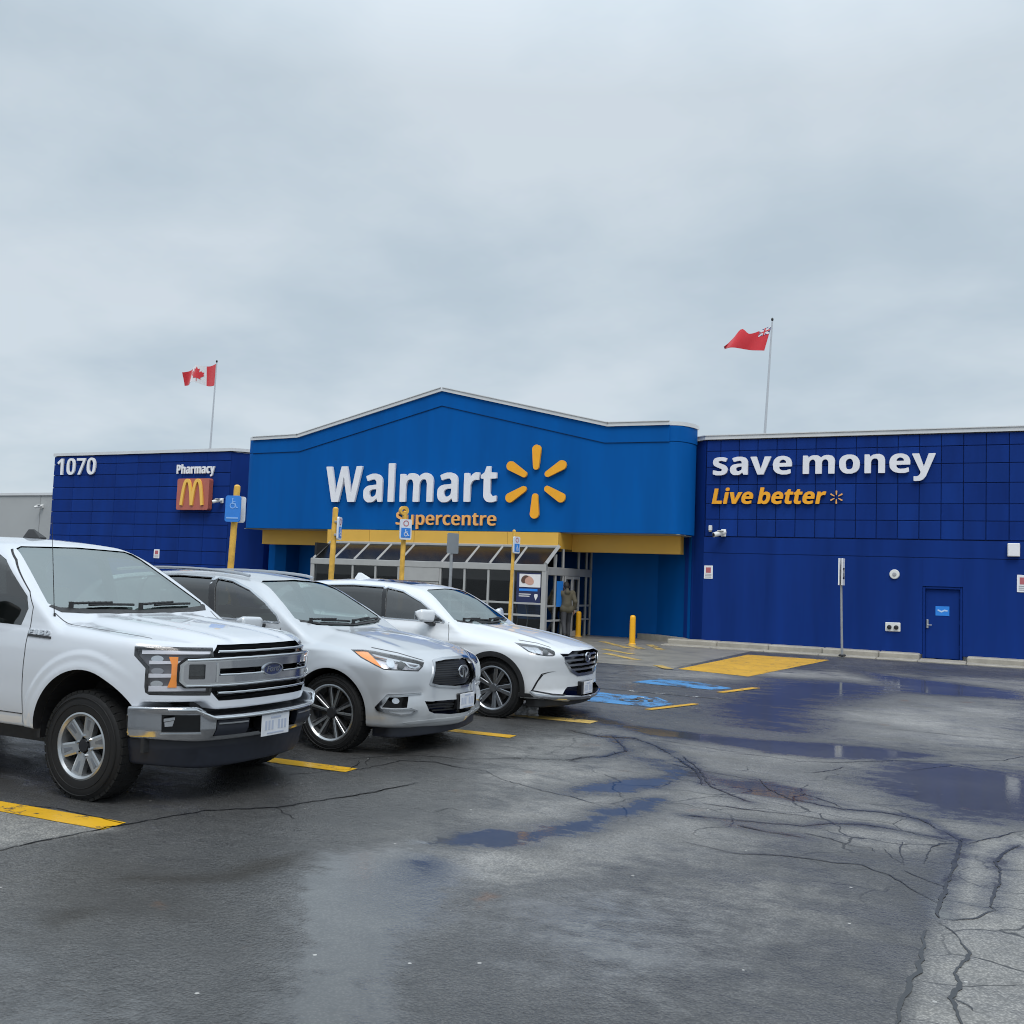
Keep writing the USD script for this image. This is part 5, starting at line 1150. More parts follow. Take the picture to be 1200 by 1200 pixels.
fb = thing("flag", "plain red flag with a small dark corner device, drooping left above the right wing", "flag")
can = rect(0, 0.5, 0.68, 1.0)
put(fb, "red_field", cloth(rect(0, 1.95, 0, 1).difference(can), place_b), FRED)
put(fb, "canton", cloth(can, place_b), FBLUE)
u0, u1, v0, v1 = 0, 0.5, 0.68, 1.0
cross = shapely.union_all([LineString([(u0, v0), (u1, v1)]).buffer(0.045), LineString([(u0, v1), (u1, v0)]).buffer(0.045), LineString([(0.25, v0), (0.25, v1)]).buffer(0.06), LineString([(u0, 0.84), (u1, 0.84)]).buffer(0.04)]).intersection(can)
put(fb, "canton_white_cross", cloth(cross, place_b, 0.06, 0.012), FWHITE)
put(fb, "canton_red_cross", cloth(shapely.union_all([LineString([(0.25, v0), (0.25, v1)]).buffer(0.035), LineString([(u0, 0.84), (u1, 0.84)]).buffer(0.025)]).intersection(can), place_b, 0.06, 0.018), FRED)


# ---------------------------------------------------------------- what all three vehicles share
CHROME = mat("chrome", (0.62, 0.64, 0.66), rough=0.10, metal=1.0)
CHROME_F = mat("grille_chrome", (0.50, 0.51, 0.54), rough=0.07, metal=1.0)
LAMPS = mat("lamp_silver", (0.62, 0.61, 0.65), rough=0.25, metal=0.15)
CHROME_S = mat("satin_chrome", (0.46, 0.47, 0.49), rough=0.13, metal=1.0)
RUBBER = mat("tyre_rubber", (0.009, 0.009, 0.0095), rough=0.7, spec=0.3, vary=0.35, scale=12, bump=0.2, bscale=90)
TREAD = mat("tyre_tread", (0.007, 0.007, 0.007), rough=0.8, spec=0.3, vary=0.3, scale=20, bump=0.4, bscale=120)
ALLOY = mat("alloy_silver", (0.42, 0.43, 0.44), rough=0.28, metal=0.9, vary=0.06, scale=8)
ALLOY_M = mat("alloy_machined", (0.36, 0.37, 0.38), rough=0.25, metal=0.9)
ALLOY_D = mat("alloy_dark", (0.035, 0.036, 0.04), rough=0.35, metal=0.5)
ALLOY_G = mat("alloy_grey", (0.26, 0.27, 0.29), rough=0.28, metal=0.9)
DISC = mat("brake_disc", (0.10, 0.095, 0.09), rough=0.45, metal=0.8)
TRIM = mat("black_trim", (0.012, 0.012, 0.013), rough=0.5, vary=0.25, scale=25)
TRIM_B = mat("blue_black_plastic", (0.009, 0.011, 0.018), rough=0.5, vary=0.2, scale=15)
GLOSSB = mat("gloss_black", (0.008, 0.008, 0.009), rough=0.12)
CABIN = mat("cabin_dark", (0.035, 0.036, 0.036), rough=0.8)
CABIN_G = mat("cabin_grey", (0.16, 0.16, 0.155), rough=0.8)
CABIN_L = mat("cabin_light", (0.38, 0.37, 0.34), rough=0.8)
AMBER = mat("amber_lens", (0.90, 0.27, 0.015), rough=0.15, coat=0.5)
REDL = mat("red_lens", (0.35, 0.01, 0.012), rough=0.15, coat=0.5)
LAMPW = mat("lamp_reflector", (0.55, 0.56, 0.58), rough=0.12, metal=0.9)
LAMPD = mat("lamp_dark", (0.14, 0.135, 0.15), rough=0.25, metal=0.3)
LAMPG = mat("lamp_grey", (0.26, 0.26, 0.28), rough=0.25, metal=0.5)
WIND = pane("windscreen_glass", (0.60, 0.72, 0.68), 0.0, 0.22, (0.90, 1.0, 1.0))
TINT = pane("side_window_glass", (0.40, 0.46, 0.44), 0.0, 0.10)
PRIV = pane("privacy_glass", (0.09, 0.10, 0.105), 0.0, 0.09)
LENS = pane("lamp_lens_clear", (0.94, 0.95, 0.96), 0.0, 0.05)
PLATEW = mat("plate_white", (0.62, 0.63, 0.66), rough=0.45, vary=0.08, scale=12)
PLATEM = mat("plate_marks", (0.40, 0.44, 0.54), rough=0.5)
SEAM = mat("panel_gap", (0.02, 0.02, 0.022), rough=0.8)


def paint(name, color, dirt=(0.30, 0.29, 0.27), metal=0.0, rough=0.38):
    return mat(name, color, rough=rough, metal=metal, coat=1.0, dirt=(dirt, 0.75), extra={"coat_roughness": 0.03})


def wheel(car, name, x, y, out, R, width, rim_r, style, zc=None):
    """A wheel whose outer face looks along out * y; R tyre radius."""
    zc = zc or R - 0.01
    w = thing(name, None, None, (x, y, zc), parent=car)
    h = width / 2
    s = out
    k = rim_r
    prof = [(k, -h * 0.86), (k + 0.02, -h * 0.98), (k + (R - k) * 0.55, -h * 1.0), (R - 0.035, -h * 0.90), (R - 0.008, -h * 0.74), (R, -h * 0.5), (R, h * 0.5), (R - 0.008, h * 0.74), (R - 0.035, h * 0.90), (k + (R - k) * 0.55, h * 1.0), (k + 0.02, h * 0.98), (k, h * 0.86), (k - 0.012, 0), (k, -h * 0.86)]
    put(w, "tyre", lathe(prof, 72, "y", smooth=50), RUBBER)
    lugs = []
    n = 46 if style != "truck" else 40
    for i in range(n):
        a = 2 * np.pi * i / n
        for row, (yy, wd) in enumerate(((-h * 0.60, h * 0.30), (0.0, h * 0.36), (h * 0.60, h * 0.30))):
            b = box(-R * np.pi / n * 0.80, R * np.pi / n * 0.80, yy - wd / 2 * 1.5, yy + wd / 2 * 1.5, R - 0.02, R + 0.0015)
            t = a + (0.5 * np.pi / n if row == 1 else 0)
            c_, s_ = np.cos(t), np.sin(t)
            v = b.vertices
            b.vertices = np.stack([v[:, 0] * c_ + v[:, 2] * s_, v[:, 1], -v[:, 0] * s_ + v[:, 2] * c_], 1)
            lugs.append(b)
    put(w, "tread", cat(*lugs), TREAD)
    rings = []
    for rr, dr in ((k + (R - k) * 0.42, 0.004), (k + (R - k) * 0.72, 0.004)):
        rings.append(lathe([(rr - dr, s * h * 0.985), (rr, s * (h * 1.0 + 0.004)), (rr + dr, s * h * 0.985)][::s], 64, "y"))
    put(w, "sidewall_rib", join(*rings), RUBBER)
    f = s * h * 0.80       # where the face of the rim lies
    lip = [(k + 0.010, f + s * 0.012), (k + 0.014, f + s * 0.022), (k + 0.002, f + s * 0.026), (k - 0.014, f + s * 0.012), (k - 0.022, f - s * 0.03), (k - 0.03, f - s * 0.14), (k - 0.005, f - s * 0.14), (k + 0.010, f + s * 0.012)]
    m = {"truck": ALLOY, "silver": ALLOY_M, "white": ALLOY_G}[style]
    put(w, "rim", lathe(lip if s < 0 else lip[::-1], 72, "y", smooth=35), m)
    put(w, "barrel", lathe([(0, f - s * 0.12), (k - 0.02, f - s * 0.12), (k - 0.02, f - s * 0.135), (0, f - s * 0.135)][::(1 if s > 0 else -1)], 48, "y"), ALLOY_D)
    put(w, "brake_disc", lathe([(0.06, f - s * 0.095), (k * 0.68, f - s * 0.095), (k * 0.68, f - s * 0.115), (0.06, f - s * 0.115), (0.06, f - s * 0.095)][::(1 if s > 0 else -1)], 48, "y"), DISC)
    put(w, "caliper", bev(k * 0.35, k * 0.75, min(f - s * 0.07, f - s * 0.12), max(f - s * 0.07, f - s * 0.12), -0.08, 0.08, 0.015), ALLOY_D)

    def spoke(a, r0, r1, w0, w1, d0, d1, t=0.03, skew=0.0):
        pts = []
        for r, wd, d, sk in ((r0, w0, d0, 0), (r1, w1, d1, skew)):
            for q in (-1, 1):
                pts += [(sk + q * wd / 2, d - 0.004, r), (sk + q * wd / 2 * 0.72, d, r), (sk + q * wd / 2, d - t, r)]
        p = np.array(pts)
        p[:, 1] = f + s * p[:, 1]
        c_, s_ = np.cos(a), np.sin(a)
        return trimesh.convex.convex_hull(np.stack([p[:, 0] * c_ + p[:, 2] * s_, p[:, 1], -p[:, 0] * s_ + p[:, 2] * c_], 1))

    if style == "truck":
        for i in range(6):
            a = np.pi / 3 * i + 0.26
            put(w, "spoke", cat(spoke(a, 0.055, k - 0.004, 0.085, 0.112, -0.012, 0.004, 0.05)), m)
            put(w, "spoke_groove", spoke(a, 0.10, k - 0.035, 0.022, 0.05, -0.0085, 0.0035, 0.012), ALLOY_G)
        for i in range(6):
            a = np.pi / 3 * i + 0.26 + np.pi / 6
            put(w, "wheel_nut", rod((0.072 * np.sin(a), f - s * 0.02, 0.072 * np.cos(a)), (0.072 * np.sin(a), f + s * 0.004, 0.072 * np.cos(a)), 0.013, n=6), CHROME)
        hub, hr = GLOSSB, 0.050
    elif style == "silver":
        for i in range(5):
            for q in (-1, 1):
                a = 2 * np.pi / 5 * i + 0.12
                put(w, "spoke", cat(spoke(a + q * 0.13, 0.05, k - 0.004, 0.024, 0.026, -0.018, 0.0, 0.03, q * 0.022)), m)
                put(w, "spoke_flank", spoke(a + q * 0.13 + q * 0.07, 0.05, k - 0.012, 0.035, 0.05, -0.026, -0.012, 0.03, q * 0.022), ALLOY_D)
        hub, hr = ALLOY_D, 0.055
    else:
        for i in range(5):
            for q in (-1, 1):
                a = 2 * np.pi / 5 * i + 0.35
                put(w, "spoke", cat(spoke(a + q * 0.17, 0.05, k - 0.004, 0.040, 0.058, -0.02, 0.002, 0.035, q * 0.012)), m)
        hub, hr = ALLOY_G, 0.055
    put(w, "hub_cap", lathe([(0, f + s * 0.004), (hr * 0.9, f + s * 0.002), (hr, f - s * 0.008), (hr, f - s * 0.08), (0, f - s * 0.08)][::(1 if s > 0 else -1)], 32, "y"), hub)
    return w


def seat(car, x, y, material):
    s = thing("seat", None, None, (x, y, 0), parent=car)
    put(s, "cushion", rounded((0.52, 0.52, 0.20), 0.07, (0.0, 0, 0.62)), material, smooth=40)
    b = rounded((0.16, 0.50, 0.66), 0.07, (-0.30, 0, 0.98)).rotate((0, -12, 0)).translate((0.12, 0, 0.02))
    put(s, "backrest", b, material, smooth=40)
    put(s, "headrest", rounded((0.10, 0.27, 0.18), 0.045, (-0.42, 0, 1.43)), material, smooth=40)


def steering_wheel(car, x, y, z):
    t = trimesh.creation.torus(0.185, 0.016, 40, 10)
    t.apply_transform(trimesh.transformations.rotation_matrix(np.radians(-64), (0, 1, 0)))
    t.apply_translation((x, y, z))
    put(car, "steering_wheel", cat(t, rod((x + 0.02, y, z), (x + 0.30, y, z - 0.14), 0.03), rod((x - 0.0, y - 0.17, z), (x - 0.0, y + 0.17, z), 0.016)), CABIN)


def build_body(car, F, xs, ys, zs, cabin, tools, paintm, parts, liner=TRIM):
    """Meshes F, hollows the cabin, cuts the tools out and writes the skin as parts. tools: [(solid, name, material)]; parts(v) -> part number for points, with names."""
    skin = solid(*level_mesh(F, xs, ys, zs))
    sid = skin.original_id()
    names = {}
    body = skin
    if cabin is not None:
        cv = solid(*level_mesh(cabin, np.arange(xs[0], xs[-1] + 0.05, 0.05), np.arange(-1.05, 1.06, 0.05), np.arange(0.3, 2.1, 0.05)))
        names[cv.original_id()] = ("cabin_liner", CABIN)
        body = body - cv
    for t, nm, m in tools:
        names[t.original_id()] = (nm, m)
        body = body - t
    for oid, (v, f) in runs(body).items():
        if oid == sid:
            n = grad(F, v, 0.004)
            which = parts(v[f].mean(1), n[f].mean(1))
            yy = v[f].mean(1)[:, 1] > 0
            for nm, left in sorted({(a_, b_) for a_, b_ in zip(which, yy if True else yy)}, key=str):
                if nm in ("body", "hood", "bumper_bar", "front_bumper", "cargo_box"):
                    if left:
                        continue
                    ff = f[which == nm]
                else:
                    ff = f[(which == nm) & (yy == left)]
                u, inv = np.unique(ff, return_inverse=True)
                put(car, nm, (v[u], inv.reshape(-1, 3), n[u]), paintm)
        else:
            nm, m = names.get(oid, ("body_inner", liner))
            put(car, nm, flat_normals(v, f) if nm != "cabin_liner" else (v, f, meshkit.arrays((v, f), True)[2]), m)
    return body


def both(t):
    return [t, t.mirror((0, 1, 0)).as_original()]


def sidewise(F, car, name, poly, m, top=0.004, bottom=-0.004, step=0.05, az=90, both_sides=True, sheet=False):
    """The same patch on the right and the left side."""
    p = patch(F, poly, az, top, bottom, step, sheet=sheet)
    r = put(car, name, p, m)
    if both_sides:
        put(car, name, mirror(p), m)
    return r


def seam(F, car, line, w=0.007, az=90, both_sides=True, name="panel_gap", m=None, top=0.0015):
    sidewise(F, car, name, strip(line, w), m or SEAM, top, -0.006, 0.05, az, both_sides)


def wheel_well(x, z, R, y0=0.52, y1=1.2, n=72):
    c = m3.Manifold.cylinder(y1 - y0, R, R, n).rotate((90, 0, 0)).translate((x, -y0, z))
    return c.as_original()


def number_plate(car, at, w=0.305, h=0.155, tilt=0.0):
    t = thing("number_plate", None, None, at, parent=car)
    put(t, "plate", bev(-0.004, 0.004, -w / 2, w / 2, -h / 2, h / 2, 0.003), PLATEW)
    for k in range(7):
        if k != 3:
            y = -0.115 + 0.0385 * k
            put(t, "plate_mark", bev(0.0045, 0.006, y - 0.011, y + 0.011, -0.035, 0.035, 0.0005), PLATEM)
    put(t, "plate_mark", box(0.0045, 0.006, -0.06, 0.06, 0.05, 0.064), PLATEM)
    put(t, "plate_mark", box(0.0045, 0.006, -0.10, 0.10, -0.066, -0.056), PLATEM)


def wiper(F, car, a, b, lift=0.025):
    """A wiper arm and blade lying on the windscreen from plan point a (pivot) to b."""
    a, b = np.array(a, float), np.array(b, float)
    t = np.linspace(0, 1, 12)[:, None]
    o = np.column_stack([a + (b - a) * t, np.full(12, 3.0)])
    z = hit(F, o, np.tile([0, 0, -1.0], (12, 1)), 0, 2.5, 500)
    p = np.column_stack([o[:, :2], 3.0 - z + lift])
    k = thing("wiper", None, None, parent=car)
    put(k, "blade", cat(*[rod(p[i], p[i + 1], 0.012, n=6) for i in range(3, 11)]), TRIM)
    put(k, "arm", cat(*[rod(p[i] + [0, 0, 0.014], p[i + 1] + [0, 0, 0.018], 0.011, n=6) for i in range(0, 7)], rod(p[0] - [0, 0, 0.03], p[0] + [0, 0, 0.03], 0.02, n=10)), TRIM)


def truck_F():
    hood = curve([1.05, 0.95, 0.85, 0.6, 0.3, 0, -0.3, -0.65, -1.2, -3.0, -5.2], [1.10, 1.165, 1.20, 1.25, 1.285, 1.31, 1.335, 1.355, 1.33, 1.36, 1.36])
    wid = curve([0.40, 0.5, 0.62, 0.8, 0.95, 1.08, 1.18, 1.26, 1.36], [0.93, 0.965, 0.985, 0.998, 1.004, 1.0, 0.982, 0.955, 0.915])
    front = curve([0.6, 0.72, 0.80, 0.95, 1.10, 1.18, 1.25], [0.915, 0.93, 0.93, 0.925, 0.90, 0.87, 0.80])
    roof = curve([-0.9, -1.28, -1.5, -1.9, -2.3, -2.8, -3.1], [1.80, 1.905, 1.945, 1.972, 1.978, 1.955, 1.90])
    gw = curve([1.15, 1.3, 1.4, 1.5, 1.7, 1.885, 1.95], [0.965, 0.95, 0.928, 0.898, 0.820, 0.725, 0.68])
    wsx = curve([1.20, 1.32, 1.40, 1.5, 1.7, 1.85, 2.0], [-0.24, -0.41, -0.53, -0.69, -1.01, -1.255, -1.51])

    def F(x, y, z):
        a = np.abs(y)
        r = np.sqrt(x**2 + (z - 0.42) ** 2)
        r2 = np.sqrt((x + 3.68) ** 2 + (z - 0.42) ** 2)
        w = wid(z) - 0.05 * sstep(0.2, 0.95, x) - 0.02 * sstep(0.75, 0.3, z) * sstep(-0.5, -0.8, x) * sstep(-2.9, -2.6, x)
        w = w + 0.015 * (sstep(0.70, 0.65, r) + 0.6 * sstep(0.62, 0.56, r)) + 0.018 * sstep(0.70, 0.64, r2)
        w = w - 0.008 * np.exp(-((z - 1.215 + 0.035 * x) / 0.02) ** 2) * sstep(-0.3, -0.8, x)
        side = a - w
        top = z - (hood(x) - (0.045 * sstep(0.50, 0.72, a + 0.12 * sstep(0, 0.9, x)) + 0.02 * (a / 0.9) ** 2 + 0.012 * np.exp(-((a - 0.30) / 0.06) ** 2)) * sstep(-0.9, -0.6, x))
        fr = x - (front(z) - 0.245 * (np.minimum(a, 1.05) / 0.75) ** 3)
        L = smax(side, top * 0.95, 0.09)
        L = smax(L, fr * 0.85, 0.08)
        L = smax(L, -4.97 - x, 0.08)
        L = smax(L, (0.47 + (0.226 + 0.062 * sstep(0.50, 0.61, a)) * sstep(0.40, 0.50, x)) - z, 0.02)
        gs = (a - gw(z)) * 0.95
        gt = z - (roof(x) - 0.045 * (a / 0.72) ** 2)
        gf = (x - (wsx(z) - 0.06 * (a / 0.88) ** 2)) * 0.56
        G = smax(gs, gt, 0.14)
        G = smax(G, gf, 0.05)
        G = smax(G, -3.06 + 0.12 * (z - 1.3) - x, 0.08)
        G = smax(G, 1.1 - z, 0.02)
        return smin(L, G, 0.035)

    return F


def truck_bumper_F():
    def F(x, y, z):
        a = np.abs(y)
        zt = 0.732 - 0.068 * sstep(0.70, 0.58, a)
        fr = x - (0.995 - 0.21 * (a / 0.75) ** 3 - 0.55 * np.maximum(0.56 - z, 0) + 0.02 * np.exp(-((z - zt) / 0.03) ** 2))
        side = a - (0.985 - 0.25 * np.maximum(0.58 - z, 0))
        m = smax(fr, side, 0.14)
        m = smax(m, z - zt, 0.02)
        m = smax(m, 0.465 + 0.03 * sstep(0.6, 0.95, a) - z, 0.025)
        return smax(m, 0.43 - x, 0.01)

    return F


def truck_valance_F():
    def F(x, y, z):
        a = np.abs(y)
        fr = x - (0.90 - 0.21 * (a / 0.75) ** 3 - 0.25 * np.maximum(0.42 - z, 0))
        m = smax(fr, a - (0.93 - 0.2 * np.maximum(0.45 - z, 0)), 0.14)
        m = smax(m, z - 0.52, 0.01)
        m = smax(m, 0.255 + 0.05 * sstep(0.5, 0.95, a) - z, 0.03)
        return smax(m, 0.40 - x, 0.01)

    return F


def silver_F():
    hood = curve([1.1, 0.98, 0.9, 0.8, 0.6, 0.3, 0, -0.3, -0.6, -0.75, -1.4, -2.5, -4.2], [0.80, 0.90, 0.945, 0.975, 1.02, 1.08, 1.125, 1.155, 1.175, 1.18, 1.16, 1.2, 1.22])
    wid = curve([0.22, 0.3, 0.42, 0.55, 0.7, 0.85, 0.95, 1.05, 1.15, 1.24], [0.88, 0.92, 0.945, 0.955, 0.972, 0.98, 0.972, 0.95, 0.91, 0.86])
    front = curve([0.15, 0.25, 0.34, 0.45, 0.55, 0.68, 0.8, 0.9, 0.98], [0.86, 0.93, 0.975, 0.985, 0.975, 0.965, 0.955, 0.925, 0.84])
    roof = curve([-0.9, -1.15, -1.5, -1.9, -2.4, -3.0, -3.6, -4.0], [1.53, 1.635, 1.70, 1.737, 1.745, 1.72, 1.66, 1.58])
    gw = curve([1.05, 1.2, 1.4, 1.6, 1.72], [0.92, 0.89, 0.82, 0.73, 0.64])
    wsx = curve([1.05, 1.18, 1.35, 1.5, 1.65, 1.8], [-0.20, -0.41, -0.69, -0.94, -1.19, -1.46])

    def F(x, y, z):
        a = np.abs(y)
        r = np.sqrt(x**2 + (z - 0.38) ** 2)
        r2 = np.sqrt((x + 2.9) ** 2 + (z - 0.38) ** 2)
        w = wid(z) - 0.03 * sstep(0.1, 0.9, x) - 0.05 * sstep(-3.2, -4.1, x)
        w = w + 0.028 * sstep(0.80, 0.42, r) + 0.028 * sstep(0.80, 0.42, r2) + 0.010 * sstep(0.53, 0.43, r)
        cr = 0.99 + 0.05 * np.sin((x + 0.3) * 1.3) * sstep(0.6, -0.4, x)
        w = w + 0.012 * np.exp(-((z - cr) / 0.03) ** 2) - 0.02 * np.exp(-((z - 0.62) / 0.13) ** 2) * sstep(-0.45, -0.8, x) * sstep(-2.5, -2.1, x)
        side = a - w
        top = z - (hood(x) - (0.10 * (a / 0.9) ** 2.4 - 0.016 * np.exp(-((a - 0.52 - 0.1 * (x - 0.2)) / 0.09) ** 2) * sstep(0.9, 0.3, x)) * sstep(-1.3, -0.7, x))
        fr = x - (front(z) - 0.20 * (1 - np.exp(-((a / 0.45) ** 2))) - 0.45 * np.maximum(a - 0.55, 0) ** 2 + 0.02 * np.exp(-(((a - 0.47) / 0.07) ** 2)) * sstep(0.25, 0.4, z) * sstep(0.95, 0.8, z))
        fr = fr + 0.018 * np.exp(-((z - 0.60) / 0.05) ** 2) * sstep(0.5, 0.62, a)
        L = smax(side, top * 0.95, 0.10)
        L = smax(L, fr, 0.15)
        L = smax(L, -4.10 + 0.3 * np.maximum(z - 0.9, 0) + 0.12 * a**2 - x, 0.10)
        L = smax(L, 0.245 + 0.03 * sstep(0.4, 0.9, a) - z, 0.05)
        gs = (a - gw(z)) * 0.92
        gt = z - (roof(x) - 0.055 * (a / 0.7) ** 2)
        gf = (x - (wsx(z) - 0.08 * (a / 0.8) ** 2)) * 0.55
        G = smax(gs, gt, 0.13)
        G = smax(G, gf, 0.06)
        G = smax(G, (-4.02 + 0.75 * (z - 1.1) - x) * 0.8, 0.10)
        G = smax(G, 0.95 - z, 0.02)
        return smin(L, G, 0.05)

    return F


def white_F():
    hood = curve([1.1, 0.97, 0.9, 0.8, 0.6, 0.3, 0, -0.3, -0.55, -0.75, -1.4, -2.5, -4.2], [0.74, 0.83, 0.875, 0.91, 0.965, 1.03, 1.08, 1.12, 1.145, 1.15, 1.13, 1.16, 1.18])
    wid = curve([0.22, 0.3, 0.42, 0.55, 0.7, 0.85, 0.95, 1.05, 1.15, 1.22], [0.89, 0.93, 0.95, 0.955, 0.968, 0.98, 0.978, 0.955, 0.915, 0.87])
    front = curve([0.15, 0.24, 0.30, 0.40, 0.55, 0.68, 0.80, 0.87, 0.95], [0.86, 0.93, 0.955, 0.905, 0.90, 0.915, 0.93, 0.905, 0.82])
    roof = curve([-0.9, -1.15, -1.5, -1.9, -2.4, -3.0, -3.6, -4.0], [1.47, 1.57, 1.645, 1.683, 1.70, 1.675, 1.615, 1.54])
    gw = curve([1.05, 1.2, 1.4, 1.6, 1.72], [0.92, 0.88, 0.80, 0.705, 0.62])
    wsx = curve([1.05, 1.15, 1.35, 1.5, 1.65, 1.8], [-0.40, -0.555, -0.87, -1.11, -1.35, -1.60])

    def F(x, y, z):
        a = np.abs(y)
        r = np.sqrt(x**2 + (z - 0.38) ** 2)
        r2 = np.sqrt((x + 2.93) ** 2 + (z - 0.38) ** 2)
        w = wid(z) - 0.03 * sstep(0.1, 0.9, x) - 0.05 * sstep(-3.2, -4.1, x)
        w = w + 0.030 * sstep(0.75, 0.42, r) + 0.030 * sstep(0.75, 0.42, r2)
        w = w + 0.010 * np.exp(-((z - 0.93 - 0.02 * x) / 0.03) ** 2) - 0.02 * np.exp(-((z - 0.60) / 0.13) ** 2) * sstep(-0.45, -0.8, x) * sstep(-2.5, -2.1, x)
        side = a - w
        top = z - (hood(x) - (0.105 * (a / 0.9) ** 2.4 - 0.014 * np.exp(-((a - 0.50 - 0.12 * (x - 0.2)) / 0.08) ** 2) * sstep(0.9, 0.3, x)) * sstep(-1.3, -0.7, x))
        fr = x - (front(z) - 0.19 * (a / 0.85) ** 2 - 0.55 * np.maximum(a - 0.5, 0) ** 2 + 0.025 * sstep(0.46, 0.40, z) * sstep(0.25, 0.30, z) * 0)
        L = smax(side, top * 0.95, 0.09)
        L = smax(L, fr, 0.085)
        L = smax(L, -4.10 + 0.3 * np.maximum(z - 0.9, 0) + 0.12 * a**2 - x, 0.10)
        L = smax(L, 0.225 + 0.05 * sstep(0.4, 0.9, a) - z, 0.04)
        gs = (a - gw(z)) * 0.92
        gt = z - (roof(x) - 0.055 * (a / 0.7) ** 2)
        gf = (x - (wsx(z) - 0.08 * (a / 0.8) ** 2)) * 0.52
        G = smax(gs, gt, 0.13)
        G = smax(G, gf, 0.06)
        G = smax(G, (-4.02 + 0.75 * (z - 1.1) - x) * 0.8, 0.10)
        G = smax(G, 0.95 - z, 0.02)
        return smin(L, G, 0.05)

    return F


# ---------------------------------------------------------------- the pickup
WHITEP = paint("white_car_paint", (0.52, 0.545, 0.585))
SILVERP = paint("silver_car_paint", (0.46, 0.48, 0.505), metal=0.35, rough=0.33)
PEARLP = paint("pearl_car_paint", (0.60, 0.62, 0.645))


def at_front(F, y, z, off=0.0):
    """x of the skin seen from the front at (y, z)."""
    o = np.array([[3.0, y, z]])
    return 3.0 - hit(F, o, np.array([[-1.0, 0, 0]]), 0, 6, 800)[0] + off


car = thing("pickup_truck", "white crew cab pickup with big chrome grille, nearest vehicle on the left", "pickup truck", (-6.12, 6.36, 0))
TF, BF, VF = truck_F(), truck_bumper_F(), truck_valance_F()
r2 = math.sqrt(2)
hl = [(-0.361, 1.160), (-0.205, 1.163), (0.192, 1.156), (0.205, 1.10), (0.21, 0.90), (0.192, 0.803), (-0.240, 0.811), (-0.268, 0.828), (-0.277, 0.87), (-0.277, 1.005), (-0.361, 1.095)]
grille = [(-0.468, 1.176), (0.468, 1.176), (0.552, 1.10), (0.60, 1.07), (0.60, 0.89), (0.58, 0.862), (0.53, 0.80), (0.497, 0.762), (-0.497, 0.762), (-0.53, 0.80), (-0.58, 0.862), (-0.60, 0.89), (-0.60, 1.07), (-0.552, 1.10)]
win_f = [(-0.77, 1.253), (-0.740, 1.385), (-0.797, 1.48), (-1.24, 1.765), (-1.37, 1.812), (-1.80, 1.83), (-1.80, 1.325), (-1.26, 1.315), (-1.17, 1.262)]
win_r = [(-1.90, 1.83), (-2.55, 1.82), (-2.74, 1.70), (-2.80, 1.345), (-1.90, 1.33)]
ws = [(-0.845, 1.430), (-0.80, 1.400), (-0.60, 1.382), (0, 1.370), (0.60, 1.382), (0.80, 1.400), (0.845, 1.430), (0.630, 1.862), (0.56, 1.884), (0, 1.898), (-0.56, 1.884), (-0.630, 1.862)]
rw = [(-0.62, 1.42), (0.62, 1.42), (0.54, 1.82), (-0.54, 1.82)]


def truck_cabin(x, y, z):
    a = np.abs(y)
    c = smax(TF(x, y, z) + 0.055, x + 0.60 + 0.27 * np.maximum(1.30 - z, 0), 0.02)
    c = np.maximum(c, 0.55 - z)
    return np.maximum(c, -2.98 - x)


tools = []
for p, nm in ((win_f, "window_frame"), (win_r, "window_frame")):
    tools += [(t, nm, TRIM) for t in both(prism(p, 90, 0.40, 1.4))]
tools += [(prism(ws, 0, -2.2, 0.3), "windscreen_frame", TRIM), (prism(rw, 0, -3.5, -2.6), "window_frame", TRIM)]
tools += [(t, "headlight_housing", LAMPG) for t in both(prism(hl, 45, 0.85, 1.6))]
tools += [(prism(grille, 0, 0.70, 1.3), "grille_housing", GLOSSB)]
for x in (0, -3.68):
    tools += [(t, "wheel_housing", TRIM) for t in both(wheel_well(x, 0.43, 0.535 if x == 0 else 0.53))]
tools += [(m3.Manifold.cube((1.68, 1.56, 1.0)).translate((-4.86, -0.78, 0.86)).as_original(), "load_bed", TRIM_B)]


def truck_parts(c, n):
    x, y, z = c.T
    a = np.abs(y)
    out = np.full(len(c), "body", dtype=object)
    out[(x > -0.50) & (n[:, 2] > 0.45) & (z > 1.10) & (a < 0.90)] = "hood"
    side = (a > 0.80) & (z > 0.56) & (z < 1.28)
    out[side & (x < -0.66) & (x > -1.85)] = "front_door"
    out[side & (x < -1.85) & (x > -2.9)] = "rear_door"
    out[side & (x > -0.62) & (x < 0.62)] = "fender"
    out[(x < -3.06)] = "cargo_box"
    return out


xs = np.concatenate([np.arange(-5.1, -3.0, 0.05), np.arange(-3.0, -1.4, 0.03), np.arange(-1.4, 1.13, 0.0175)])
build_body(car, TF, xs, np.arange(-1.12, 1.121, 0.0175), np.arange(0.36, 2.08, 0.0175), truck_cabin, tools, WHITEP, truck_parts)
